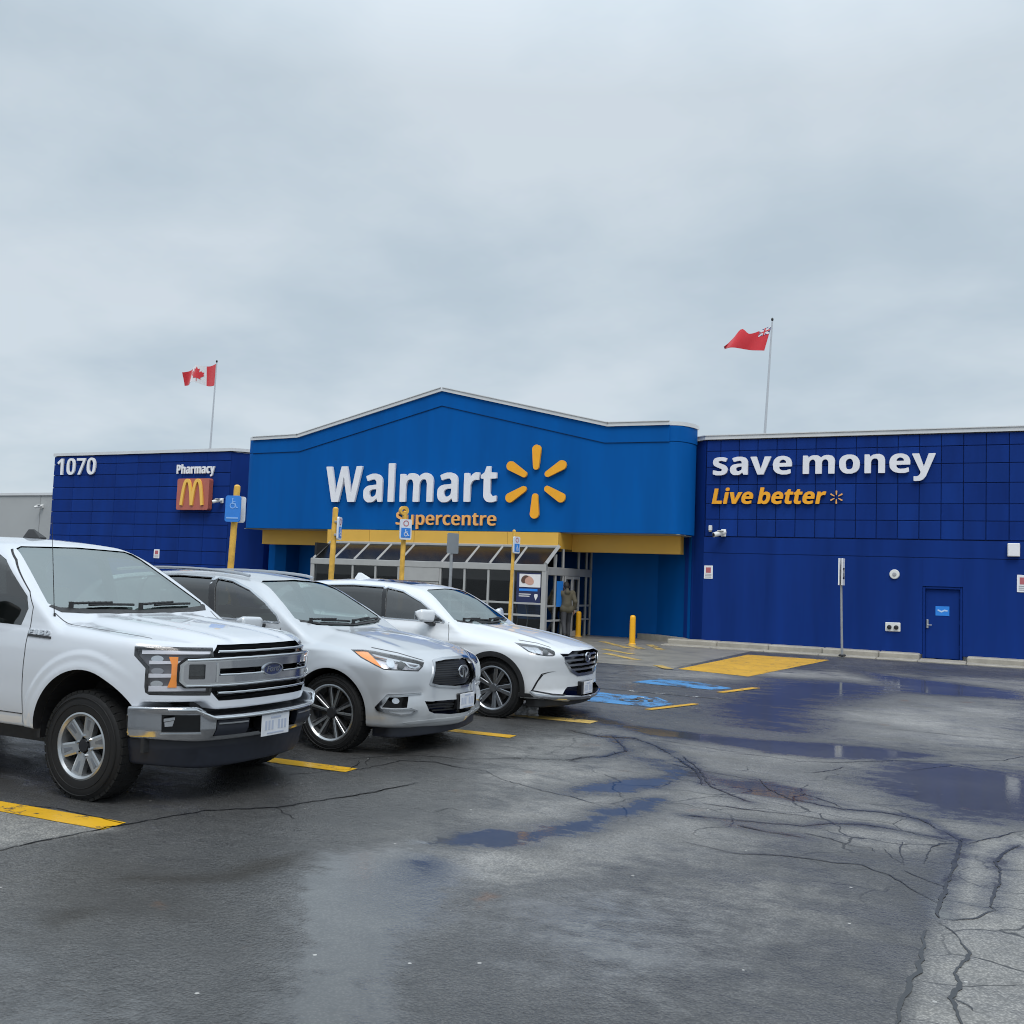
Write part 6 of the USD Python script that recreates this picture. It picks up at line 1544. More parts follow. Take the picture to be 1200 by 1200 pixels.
# glass
put(car, "windscreen", patch(TF, Polygon(ws).buffer(0.012), 0, -0.006, -0.011, 0.06, sheet=True), WIND)
for q, s in (("wiper", None),):
    wiper(TF, car, (-0.565, -0.68), (-0.535, -0.06), 0.016), wiper(TF, car, (-0.515, 0.0), (-0.575, 0.64), 0.016)
cowl = Polygon([(-0.70, 0.55), (0.70, 0.55), (0.76, 0.84), (-0.76, 0.84)])
put(car, "cowl", patch(TF, Polygon([(-0.86, 0.60), (-0.80, 0.525), (-0.5, 0.47), (0, 0.43), (0.5, 0.47), (0.80, 0.525), (0.86, 0.60), (0.83, 0.61), (0.78, 0.575), (0.5, 0.52), (0, 0.485), (-0.5, 0.52), (-0.78, 0.575), (-0.83, 0.61)]), 0, 0.004, -0.01, 0.05, el=90), TRIM)
sidewise(TF, car, "front_window", Polygon(win_f).buffer(0.01), TINT, -0.010, -0.014, sheet=True)
sidewise(TF, car, "rear_window", Polygon(win_r).buffer(0.01), PRIV, -0.010, -0.014, sheet=True)
put(car, "back_window", patch(TF, Polygon([(-p, q) for p, q in rw]).buffer(0.01), 180, -0.010, -0.014, 0.08, sheet=True), PRIV)
# door, hood and fender gaps
seam(TF, car, [(-0.665, 0.50), (-0.67, 0.80), (-0.66, 1.05), (-0.665, 1.25), (-0.69, 1.40)])
seam(TF, car, [(-0.69, 1.40), (-0.80, 1.515), (-1.17, 1.765), (-1.33, 1.855)], 0.006)
seam(TF, car, [(-1.85, 0.50), (-1.85, 1.31)])
seam(TF, car, [(-2.90, 0.95), (-2.87, 1.33)])
seam(TF, car, [(-3.07, 0.50), (-3.07, 1.33)], 0.02)
seam(TF, car, [(-0.665, 0.575), (-1.85, 0.575), (-2.75, 0.575)])
for ln in ([(-0.86, 0.52), (-0.85, 0.44), (-0.80, -0.1), (-0.77, -0.42)], ):
    p = patch(TF, strip(ln, 0.008), 0, 0.0015, -0.006, 0.05, el=90)
    put(car, "panel_gap", p, SEAM), put(car, "panel_gap", mirror(p), SEAM)
for x in (-1.70, -2.74):
    for s in (-1, 1):
        put(car, "door_handle", rounded((0.20, 0.035, 0.035), 0.014, (x, s * 1.018, 1.14)), WHITEP, smooth=40)
        put(car, "door_handle_recess", rounded((0.15, 0.012, 0.07), 0.005, (x, s * 1.002, 1.135)), TRIM)
# grille
put(car, "grille_mesh", bev(0.705, 0.715, -0.595, 0.595, 0.765, 1.17, 0.002), TRIM)
for z in np.arange(0.80, 1.16, 0.035):
    put(car, "grille_slat", bev(0.716, 0.74, -0.56, 0.56, z, z + 0.008, 0.002), TRIM)
bar = Polygon([(-0.738, 0.915), (-0.738, 1.03), (-0.712, 1.058), (-0.5, 1.066), (0, 1.070), (0.5, 1.066), (0.712, 1.058), (0.738, 1.03), (0.738, 0.915), (0.712, 0.886), (0, 0.893), (-0.712, 0.886)]).buffer(0.012)
holes = [Polygon([(-0.510, 0.965), (-0.13, 0.965), (-0.13, 1.005), (-0.510, 1.005)]), Polygon([(0.510, 0.965), (0.13, 0.965), (0.13, 1.005), (0.510, 1.005)])]
sq_ = [Polygon([(q * 0.695, 0.935), (q * 0.615, 0.935), (q * 0.615, 1.030), (q * 0.695, 1.030)]).buffer(0.008) for q in (-1, 1)]


def flatter(F):
    return lambda x, y, z: x - (0.940 - 0.240 * (np.abs(y) / 0.75) ** 3)


GF = flatter(TF)
put(car, "grille_frame", patch(GF, bar.difference(shapely.union_all(holes + sq_)), 0, 0.005, -0.06, 0.04), CHROME_F)
rim_ = bar.difference(bar.buffer(-0.02))
put(car, "grille_frame_edge", patch(GF, rim_, 0, 0.010, 0.004, 0.04), CHROME)
put(car, "grille_frame_gasket", patch(GF, bar.buffer(0.014).difference(bar.buffer(0.001)), 0, -0.006, -0.05, 0.03), GLOSSB)


def tube_on(F, line, rad, off, n=40):
    """A round bar that follows a (y, z) line on a surface seen from the front."""
    ls = LineString(line)
    q = np.array([ls.interpolate(t, normalized=True).coords[0] for t in np.linspace(0, 1, n)])
    o = np.column_stack([np.full(n, 3.0), q])
    x = 3.0 - hit(F, o, np.tile([-1.0, 0, 0], (n, 1)), 0, 6, 900) + off
    P = np.column_stack([x, q])
    d = np.gradient(P, axis=0)
    d /= np.linalg.norm(d, axis=1, keepdims=True)
    u = np.cross(d, [1.0, 0, 0]); u /= np.linalg.norm(u, axis=1, keepdims=True)
    w = np.cross(u, d)
    a = np.linspace(0, 2 * np.pi, 12, endpoint=False)
    N = np.cos(a)[None, :, None] * u[:, None] + np.sin(a)[None, :, None] * w[:, None]
    V = P[:, None] + rad * N
    i, k = np.meshgrid(np.arange(n - 1), np.arange(12), indexing="ij")
    b, c_ = i * 12 + k, i * 12 + (k + 1) % 12
    f = np.concatenate([np.stack([b, c_, b + 12], -1), np.stack([c_, c_ + 12, b + 12], -1)]).reshape(-1, 3)
    return V.reshape(-1, 3), f[:, ::-1], N.reshape(-1, 3)


put(car, "grille_frame_trim", tube_on(GF, [(-0.715, 1.066), (-0.4, 1.079), (0, 1.081), (0.4, 1.079), (0.715, 1.066)], 0.011, 0.004), CHROME)
put(car, "grille_frame_trim", tube_on(GF, [(-0.715, 0.878), (0, 0.884), (0.715, 0.878)], 0.009, 0.004), CHROME)
for s_ in (-1, 1):
    put(car, "grille_frame_trim", tube_on(GF, [(s_ * 0.745, 1.03), (s_ * 0.748, 0.97), (s_ * 0.745, 0.915)], 0.009, 0.004, 12), CHROME)
    put(car, "grille_bar_trim", tube_on(GF, [(s_ * 0.515, 0.958), (s_ * 0.12, 0.958)], 0.009, 0.014, 20), CHROME)
put(car, "grille_bar_trim", tube_on(GF, [(-0.505, 1.128), (0.505, 1.128)], 0.011, -0.028), CHROME)
put(car, "grille_bar_trim", tube_on(GF, [(-0.51, 0.822), (0.51, 0.822)], 0.011, -0.006), CHROME)
for h in sq_:
    put(car, "grille_frame_pocket", patch(GF, h.buffer(0.004), 0, -0.03, -0.05, 0.04), GLOSSB)
for s in (-1, 1):
    put(car, "grille_bar", patch(GF, Polygon([(s * 0.51, 0.950), (s * 0.11, 0.950), (s * 0.11, 0.966), (s * 0.51, 0.966)]), 0, 0.016, -0.01, 0.04), CHROME)
    put(car, "grille_divider", patch(GF, Polygon([(s * 0.535, 0.905), (s * 0.522, 0.905), (s * 0.522, 1.05), (s * 0.535, 1.05)]), 0, 0.012, -0.01, 0.04), CHROME)
put(car, "grille_bar", patch(GF, Polygon([(-0.515, 1.118), (0.515, 1.118), (0.50, 1.138), (-0.50, 1.138)]), 0, -0.025, -0.06, 0.05), CHROME)
put(car, "grille_bar", patch(GF, Polygon([(-0.51, 0.812), (0.51, 0.812), (0.52, 0.832), (-0.52, 0.832)]), 0, -0.005, -0.05, 0.05), CHROME)
em = thing("emblem", None, None, (0.935, 0, 0.978), parent=car)
BLUEB = mat("emblem_blue", (0.005, 0.012, 0.055), rough=0.2, coat=1.0)
oval = affinity.scale(Point(0, 0).buffer(1.0, 32), 0.122, 0.052)


def facing(poly, depth, x=0.0):
    t = extrude(poly, depth)
    v = t.vertices
    return trimesh.Trimesh(np.stack([v[:, 2] + x, v[:, 0], v[:, 1]], 1), t.faces, process=False)


put(em, "ring", facing(oval.difference(affinity.scale(oval, 0.90, 0.84)), 0.02), CHROME)
put(em, "field", facing(affinity.scale(oval, 0.91, 0.86), 0.012), BLUEB)
for ch, pg in lettering("Ford", "i", 0.046, -0.073, -0.021, 0.146, shear=0.35, grow=-0.0012):
    put(em, "letter", facing(pg, 0.004, 0.012), CHROME_S)
# headlights
for s in (0, 1):
    lamp = thing("headlight", None, None, parent=car)
    M_ = mirror if s else (lambda m: m)
    hp = Polygon(hl)
    put(lamp, "bezel", M_(patch(TF, hp.buffer(-0.002).difference(hp.buffer(-0.018)), 45, 0.001, -0.02, 0.03)), GLOSSB)
    put(lamp, "reflector", M_(patch(TF, hp.buffer(-0.02), 45, -0.05, -0.056, 0.04)), LAMPD)
    for a, b, c, d, dep in ((-0.31, 0.18, 1.108, 1.140, -0.012), (-0.255, 0.0, 1.035, 1.06, -0.012), (-0.255, 0.0, 0.935, 0.965, -0.014), (-0.25, 0.16, 0.835, 0.875, -0.014)):
        put(lamp, "chrome_blade", M_(patch(TF, Polygon([(a, c), (b, c + 0.006), (b, d), (a, d)]), 45, dep, dep - 0.035, 0.04)), LAMPS)
    put(lamp, "amber_marker", M_(patch(TF, Polygon([(-0.118, 0.865), (-0.052, 0.865), (-0.052, 1.09), (-0.118, 1.09), (-0.095, 1.03), (-0.095, 0.935)]), 45, -0.008, -0.04, 0.03)), AMBER)
    for u, z in ((-0.20, 1.075), (-0.195, 0.985), (-0.195, 0.89)):
        put(lamp, "bulb_cup", M_(patch(TF, affinity.scale(Point(u, z).buffer(0.034), 1.3, 0.7), 45, -0.02, -0.05, 0.02)), LAMPW if z > 1.05 or z < 0.95 else LAMPG)
    put(lamp, "lens", M_(patch(TF, hp.buffer(-0.003), 45, 0.002, -0.003, 0.04, sheet=True)), LENS)
# bumper, valance, plate
bt = []
for t in both(prism([(-0.145, 0.678), (0.127, 0.672), (0.132, 0.548), (-0.14, 0.553)], 45, 0.98, 1.7)):
    bt.append((t, "fog_pocket", GLOSSB))
bt.append((prism([(-0.562, 0.632), (0.562, 0.632), (0.562, 0.508), (-0.562, 0.508)], 0, 0.85, 1.3), "bumper_opening", GLOSSB))
bumper = thing("bumper", None, None, parent=car)
build_body(bumper, BF, np.arange(0.36, 1.08, 0.0175), np.arange(-1.1, 1.11, 0.0175), np.arange(0.40, 0.84, 0.0125), None, bt, CHROME_S, lambda c, n: np.full(len(c), "bumper_bar", dtype=object), GLOSSB)
put(bumper, "edge_trim", tube_on(BF, [(-0.85, 0.712), (-0.70, 0.710), (-0.585, 0.646), (0.585, 0.646), (0.70, 0.710), (0.85, 0.712)], 0.010, 0.004, 60), CHROME)
put(bumper, "bright_edge", patch(BF, Polygon([(-0.86, 0.722), (-0.70, 0.720), (-0.585, 0.655), (0.585, 0.655), (0.70, 0.720), (0.86, 0.722), (0.86, 0.708), (0.70, 0.704), (0.585, 0.638), (-0.585, 0.638), (-0.70, 0.704), (-0.86, 0.708)]), 0, 0.008, -0.01, 0.04), CHROME)
for s in (-1, 1):
    put(bumper, "bumper_pad", patch(BF, Polygon([(s * 0.29, 0.512), (s * 0.556, 0.512), (s * 0.556, 0.628), (s * 0.29, 0.628)]).buffer(-0.006).buffer(0.006), 0, 0.004, -0.05, 0.04), TRIM_B)
    put(bumper, "pad_ridge", patch(BF, Polygon([(s * 0.30, 0.598), (s * 0.545, 0.598), (s * 0.545, 0.610), (s * 0.30, 0.610)]), 0, 0.010, 0.003, 0.04), CHROME_S)
    fl = patch(BF, Polygon([(-0.13, 0.645), (-0.05, 0.655), (-0.05, 0.635), (-0.13, 0.622)]), 45, -0.03, -0.07, 0.02)
    fm = patch(BF, Polygon([(-0.125, 0.618), (-0.055, 0.63), (-0.065, 0.59), (-0.12, 0.585)]), 45, -0.035, -0.07, 0.02)
    ed = patch(BF, Polygon([(-0.15, 0.545), (0.14, 0.540), (0.14, 0.530), (-0.15, 0.535)]), 45, 0.006, -0.01, 0.03)
    M_ = mirror if s > 0 else (lambda m: m)
    put(bumper, "fog_light", M_(join(fl, fm)), LAMPW)
    put(bumper, "bright_edge", M_(ed), CHROME)
v, f = level_mesh(VF, np.arange(0.36, 1.0, 0.02), np.arange(-1.05, 1.06, 0.02), np.arange(0.2, 0.60, 0.02))
put(car, "valance", (v, f, grad(VF, v)), TRIM_B)
put(car, "gap_filler", bev(0.40, 0.72, -0.60, 0.60, 0.5, 0.80, 0.05), TRIM)
number_plate(car, (1.004, 0.0, 0.548), 0.33, 0.165)
put(car, "plate_bracket", bev(0.90, 0.999, -0.15, 0.15, 0.50, 0.60, 0.01), GLOSSB)
put(car, "underbody", cat(box(-4.6, 0.5, -0.45, 0.45, 0.34, 0.52), box(-4.4, 0.3, -0.55, -0.45, 0.28, 0.5), box(-4.4, 0.3, 0.45, 0.55, 0.28, 0.5), box(-0.3, 0.3, -0.62, 0.62, 0.30, 0.42)), TRIM)
for s in (-1, 1):
    put(car, "wheel_liner", m3.Manifold.cylinder(0.40, 0.56, 0.56, 48).rotate((90, 0, 0)).translate((0, s * 0.72 + 0.2, 0.43)) - m3.Manifold.cylinder(0.5, 0.53, 0.53, 48).rotate((90, 0, 0)).translate((0, s * 0.72 + 0.25, 0.43)) - m3.Manifold.cube((2, 2, 0.8), True).translate((0, 0, 0)), TRIM)
for x in (0, -3.68):
    for s in (-1, 1):
        wheel(car, "wheel", x, s * 0.858, s, 0.408, 0.275, 0.236, "truck")
# fender badge
bd = thing("fender_badge", None, None, parent=car)
put(bd, "badge_plate", patch(TF, Polygon([(-0.655, 1.176), (-0.40, 1.168), (-0.40, 1.186), (-0.655, 1.194)]), 90, 0.008, 0.0, 0.04), GLOSSB)
for ch, pg in lettering("F150", "n", 0.030, -0.65, 1.196, 0.23, shear=-0.1, grow=0.0015):
    put(bd, "letter", patch(TF, pg, 90, 0.010, 0.0, 0.02), CHROME)
put(bd, "letter", patch(TF, Polygon([(-0.585, 1.209), (-0.572, 1.209), (-0.572, 1.215), (-0.585, 1.215)]), 90, 0.010, 0, 0.02), CHROME)
# roof fin, whip aerial, mirrors
put(car, "roof_fin", m3.Manifold.batch_hull([m3.Manifold.sphere(0.012, 10).translate(p) for p in ((-1.80, 0.03, 1.975), (-1.80, -0.03, 1.975), (-2.0, -0.035, 1.975), (-2.0, 0.035, 1.975), (-1.98, 0, 2.045), (-1.92, 0, 2.045))]), TRIM, smooth=30)
put(car, "whip_aerial", cat(rod((-0.50, -0.885, 1.33), (-0.60, -0.89, 2.12), 0.0035, 0.002, 8), rod((-0.495, -0.885, 1.28), (-0.50, -0.885, 1.36), 0.012, 0.008, 12)), TRIM)
for s in (-1, 1):
    mr = thing("side_mirror", None, None, parent=car)
    put(mr, "housing", rounded((0.13, 0.20, 0.26), 0.05, (-1.30, s * 1.15, 1.40)), TRIM, smooth=40)
    put(mr, "mirror_glass", rounded((0.012, 0.18, 0.25), 0.005, (-1.375, s * 1.15, 1.40)), CHROME)
    put(mr, "arm", rounded((0.09, 0.26, 0.06), 0.02, (-1.24, s * 1.00, 1.31)), TRIM)
# tail
for s in (-1, 1):
    p = patch(TF, Polygon([(s * 0.80, 0.95), (s * 0.95, 0.95), (s * 0.95, 1.28), (s * 0.80, 1.28)]), 180, 0.012, -0.01, 0.05)
    put(car, "tail_light", p, REDL)
put(car, "rear_bumper", rounded((0.20, 1.86, 0.20), 0.04, (-5.0, 0, 0.62)), CHROME_S, smooth=40)
seam(TF, car, [(-0.78, 0.62), (-0.78, 1.30)], 0.01, 180, True)
# cab
for x, y in ((-1.62, -0.40), (-1.62, 0.40)):
    seat(car, x, y + 0.0, CABIN_G)
put(car, "rear_bench", rounded((0.55, 1.35, 0.22), 0.06, (-2.55, 0, 0.75)), CABIN_G, smooth=40)
put(car, "rear_bench_back", rounded((0.16, 1.35, 0.62), 0.06, (-2.86, 0, 1.08)), CABIN_G, smooth=40)
put(car, "dashboard", rounded((0.42, 1.45, 0.30), 0.08, (-0.86, 0, 1.17)), CABIN, smooth=40)
steering_wheel(car, -1.28, 0.40, 1.20)

# ---------------------------------------------------------------- the silver crossover
car = thing("silver_suv", "silver crossover with round-cornered dark grille parked between the two white vehicles", "suv", (-5.92, 9.15, 0))
SF = silver_F()
shl = [(-0.514, 1.006), (-0.40, 1.008), (-0.298, 1.0), (-0.06, 0.961), (0.10, 0.926), (0.205, 0.898), (0.18, 0.855), (0.125, 0.815), (-0.02, 0.825), (-0.095, 0.832), (-0.247, 0.839), (-0.314, 0.870), (-0.442, 0.938)]
sgr = [(-0.355, 0.902), (-0.2, 0.918), (0.2, 0.918), (0.355, 0.902), (0.392, 0.85), (0.455, 0.73), (0.472, 0.688), (0.36, 0.663), (0.15, 0.642), (-0.15, 0.642), (-0.36, 0.663), (-0.472, 0.688), (-0.455, 0.73), (-0.392, 0.85)]
slow = [(-0.54, 0.522), (-0.45, 0.515), (0.45, 0.515), (0.54, 0.522), (0.495, 0.42), (0.42, 0.392), (0.2, 0.370), (-0.2, 0.370), (-0.42, 0.392), (-0.495, 0.42)]
sfog = [(-0.248, 0.478), (-0.184, 0.578), (0.02, 0.578), (0.0, 0.474)]
swf = [(-0.765, 1.232), (-0.815, 1.285), (-1.005, 1.405), (-1.277, 1.535), (-1.578, 1.620), (-1.795, 1.645), (-1.63, 1.248), (-1.2, 1.236)]
swr = [(-1.885, 1.652), (-1.715, 1.252), (-2.30, 1.268), (-2.80, 1.29), (-2.84, 1.645), (-2.4, 1.665)]
swq = [(-2.90, 1.64), (-2.86, 1.295), (-3.25, 1.33), (-3.52, 1.44), (-3.45, 1.55), (-3.2, 1.61)]
sws = [(-0.775, 1.272), (-0.725, 1.238), (-0.595, 1.205), (-0.3, 1.186), (0, 1.180), (0.3, 1.186), (0.595, 1.205), (0.725, 1.238), (0.775, 1.272), (0.575, 1.625), (0.50, 1.644), (0, 1.662), (-0.50, 1.644), (-0.575, 1.625)]
srw = [(-0.62, 1.22), (0.62, 1.22), (0.50, 1.56), (-0.50, 1.56)]


def cabin_of(F, xd, zd):
    def c(x, y, z):
        q = smax(F(x, y, z) + 0.055, x - xd + 0.5 * np.maximum(zd - z, 0), 0.02)
        return np.maximum(np.maximum(q, 0.45 - z), -3.85 - x)

    return c


def suv_parts(xh, door1, door2, door3):
    def parts(c, n):
        x, y, z = c.T
        a = np.abs(y)
        out = np.full(len(c), "body", dtype=object)
        out[(x > xh) & (n[:, 2] > 0.55) & (z > 0.82)] = "hood"
        side = (a > 0.72) & (z > 0.34) & (z < 1.22)
        out[side & (x < door1) & (x > door2)] = "front_door"
        out[side & (x < door2) & (x > door3)] = "rear_door"
        out[side & (x > door1) & (x < 0.45) & (n[:, 2] < 0.55)] = "fender"
        out[(x > 0.45) & (n[:, 2] < 0.55)] = "front_bumper"
        return out

    return parts


def suv_common(car, F, P, pm, wb, R, rim, style, doors, hubz=0.39, well=0.43, wwell=None):
    tools = []
    for p in (P["wf"], P["wr"], P["wq"]):
        tools += [(t, "window_frame", TRIM) for t in both(prism(p, 90, 0.35, 1.4))]
    tools += [(prism(P["ws"], 0, -2.4, 0.2), "windscreen_frame", TRIM), (prism(P["rw"], 0, -4.6, -3.4), "window_frame", TRIM)]
    tools += [(t, "headlight_housing", LAMPG) for t in both(prism(P["hl"], 45, P["hd"], 1.9))]
    tools += P["tools"]
    for x in (0, -wb):
        tools += [(t, "wheel_housing", TRIM) for t in both(wheel_well(x, hubz, well))]
    xs = np.concatenate([np.arange(-4.35, -3.0, 0.05), np.arange(-3.0, -1.4, 0.03), np.arange(-1.4, 1.12, 0.0175)])
    build_body(car, F, xs, np.arange(-1.12, 1.121, 0.0175), np.arange(0.14, 1.84, 0.0175), cabin_of(F, -0.56, 1.2), tools, pm, suv_parts(-0.42, *doors))
    put(car, "windscreen", patch(F, Polygon(P["ws"]).buffer(0.012), 0, -0.006, -0.011, 0.06, sheet=True), WIND)
    sidewise(F, car, "front_window", Polygon(P["wf"]).buffer(0.01), TINT if style == "silver" else P["tint"], -0.010, -0.014, sheet=True)
    sidewise(F, car, "rear_window", Polygon(P["wr"]).buffer(0.01), PRIV, -0.010, -0.014, sheet=True)
    sidewise(F, car, "quarter_window", Polygon(P["wq"]).buffer(0.01), PRIV, -0.010, -0.014, sheet=True)
    put(car, "back_window", patch(F, Polygon([(-p, q) for p, q in P["rw"]]).buffer(0.01), 180, -0.010, -0.014, 0.08, sheet=True), PRIV)
    dlo = shapely.union_all([Polygon(P[k]).buffer(0.05) for k in ("wf", "wr", "wq")]).buffer(-0.03)
    sidewise(F, car, "window_trim", dlo.difference(dlo.buffer(-0.016)), CHROME_S, 0.005, -0.004)
    pil = dlo.buffer(-0.016).difference(shapely.union_all([Polygon(P[k]) for k in ("wf", "wr", "wq")]).buffer(0.001))
    for pg in getattr(pil, "geoms", [pil]):
        sidewise(F, car, "window_surround", pg, GLOSSB, 0.002, -0.004)
    for x in (0, -wb):
        for s in (-1, 1):
            wheel(car, "wheel", x, s * 0.845, s, R, 0.25, rim, style, R - 0.008)
    d1, d2, d3 = doors
    seam(F, car, [(d1 + 0.01, 0.36), (d1 + 0.02, 0.7), (d1, 0.95), (d1 - 0.06, 1.17)])
    seam(F, car, [(d2, 0.34), (d2 + 0.01, 0.8), (d2 - 0.02, 1.22)])
    seam(F, car, [(d3 + 0.25, 0.34), (d3 + 0.18, 0.6), (d3, 0.85), (d3 - 0.02, 1.26)])
    for x in (d2 + 0.16, d3 + 0.22):
        for s in (-1, 1):
            zz = 0.98
            put(car, "door_handle", rounded((0.19, 0.03, 0.03), 0.012, (x, s * 0.985, zz)), pm, smooth=40)
    put(car, "underbody", cat(box(-3.9, 0.55, -0.7, 0.7, 0.22, 0.34)), TRIM)
    put(car, "cowl", patch(F, Polygon(P["cowl"]), 0, 0.003, -0.01, 0.05, el=90), TRIM)
    for x, y in ((-1.62, -0.38), (-1.62, 0.38)):
        seat(car, x, y, P["seat"])
    for y in (-0.36, 0.36):
        seat(car, -2.6, y, P["seat"])
    put(car, "dashboard", rounded((0.46, 1.36, 0.24), 0.08, (-0.82, 0, 0.98)), CABIN, smooth=40)
    steering_wheel(car, -1.10, 0.38, 1.06)
    for s in (-1, 1):
        p = patch(F, Polygon([(s * 0.62, 0.92), (s * 0.84, 0.94), (s * 0.86, 1.06), (s * 0.62, 1.03)]), 180, 0.008, -0.01, 0.04)
        put(car, "tail_light", p, REDL)


tl = [(prism(sgr, 0, 0.70, 1.3), "grille_housing", GLOSSB), (prism(slow, 0, 0.74, 1.3), "lower_intake", GLOSSB)]
tl += [(t, "fog_pocket", GLOSSB) for t in both(prism(sfog, 45, 0.97, 1.7))]
suv_common(car, SF, dict(wf=swf, wr=swr, wq=swq, ws=sws, rw=srw, hl=shl, hd=0.67, tools=tl, seat=CABIN_L,
                         cowl=[(-0.76, 0.575), (-0.5, 0.485), (0, 0.42), (0.5, 0.485), (0.76, 0.575), (0.74, 0.605), (0.5, 0.515), (0, 0.45), (-0.5, 0.515), (-0.74, 0.605)]), SILVERP, 2.90, 0.383, 0.268, "silver", (-0.66, -1.72, -2.75))
wiper(SF, car, (-0.545, -0.62), (-0.475, -0.02), 0.014), wiper(SF, car, (-0.46, 0.03), (-0.555, 0.64), 0.014)
# grille: fine dark mesh, chrome rim, ring emblem
SG = lambda x, y, z: x - (0.945 + 0.35 * np.minimum(0.75 - z, 0) + 0.05 * np.minimum(0, z - 0.75) * 0 - 0.20 * (1 - np.exp(-((np.abs(y) / 0.45) ** 2))))
gp_ = Polygon(sgr)
put(car, "grille_mesh", patch(SG, gp_.buffer(-0.012), 0, -0.02, -0.05, 0.04), TRIM_B)
for z in np.arange(0.665, 0.92, 0.022):
    ln = LineString([(-0.6, z), (0.6, z)]).intersection(gp_.buffer(-0.02))
    if ln.length > 0.1:
        put(car, "grille_wave", patch(SG, ln.buffer(0.004, cap_style=2), 0, -0.014, -0.022, 0.04), TRIM)
put(car, "grille_rim", patch(SF, gp_.buffer(0.014).difference(gp_.buffer(-0.008)), 0, 0.010, -0.02, 0.03), CHROME_S)
e2 = thing("emblem", None, None, (0.955, 0.0, 0.795), parent=car)
put(e2, "ring", facing(affinity.scale(Point(0, 0).buffer(1, 32), 0.100, 0.064).difference(affinity.scale(Point(0, 0).buffer(1, 32), 0.079, 0.046)).difference(Polygon([(-0.022, -0.09), (0.022, -0.09), (0.006, 0.03), (-0.006, 0.03)])), 0.010), CHROME)
for s in (-1, 1):
    put(e2, "road_stroke", facing(Polygon([(s * 0.018, -0.066), (s * 0.036, -0.062), (s * 0.010, 0.032), (s * 0.004, 0.034)]), 0.018), CHROME)
for pg in [Polygon(slow)]:
    for z in (0.41, 0.445, 0.48):
        ln = LineString([(-0.7, z), (0.7, z)]).intersection(pg.buffer(-0.02))
        put(car, "intake_slat", patch(SF, ln.buffer(0.007, cap_style=2), 0, -0.05, -0.075, 0.05), TRIM)
put(car, "plate_bracket", bev(0.93, 0.983, -0.125, 0.215, 0.405, 0.575, 0.01), GLOSSB)
number_plate(car, (0.992, 0.05, 0.492), 0.30, 0.15)
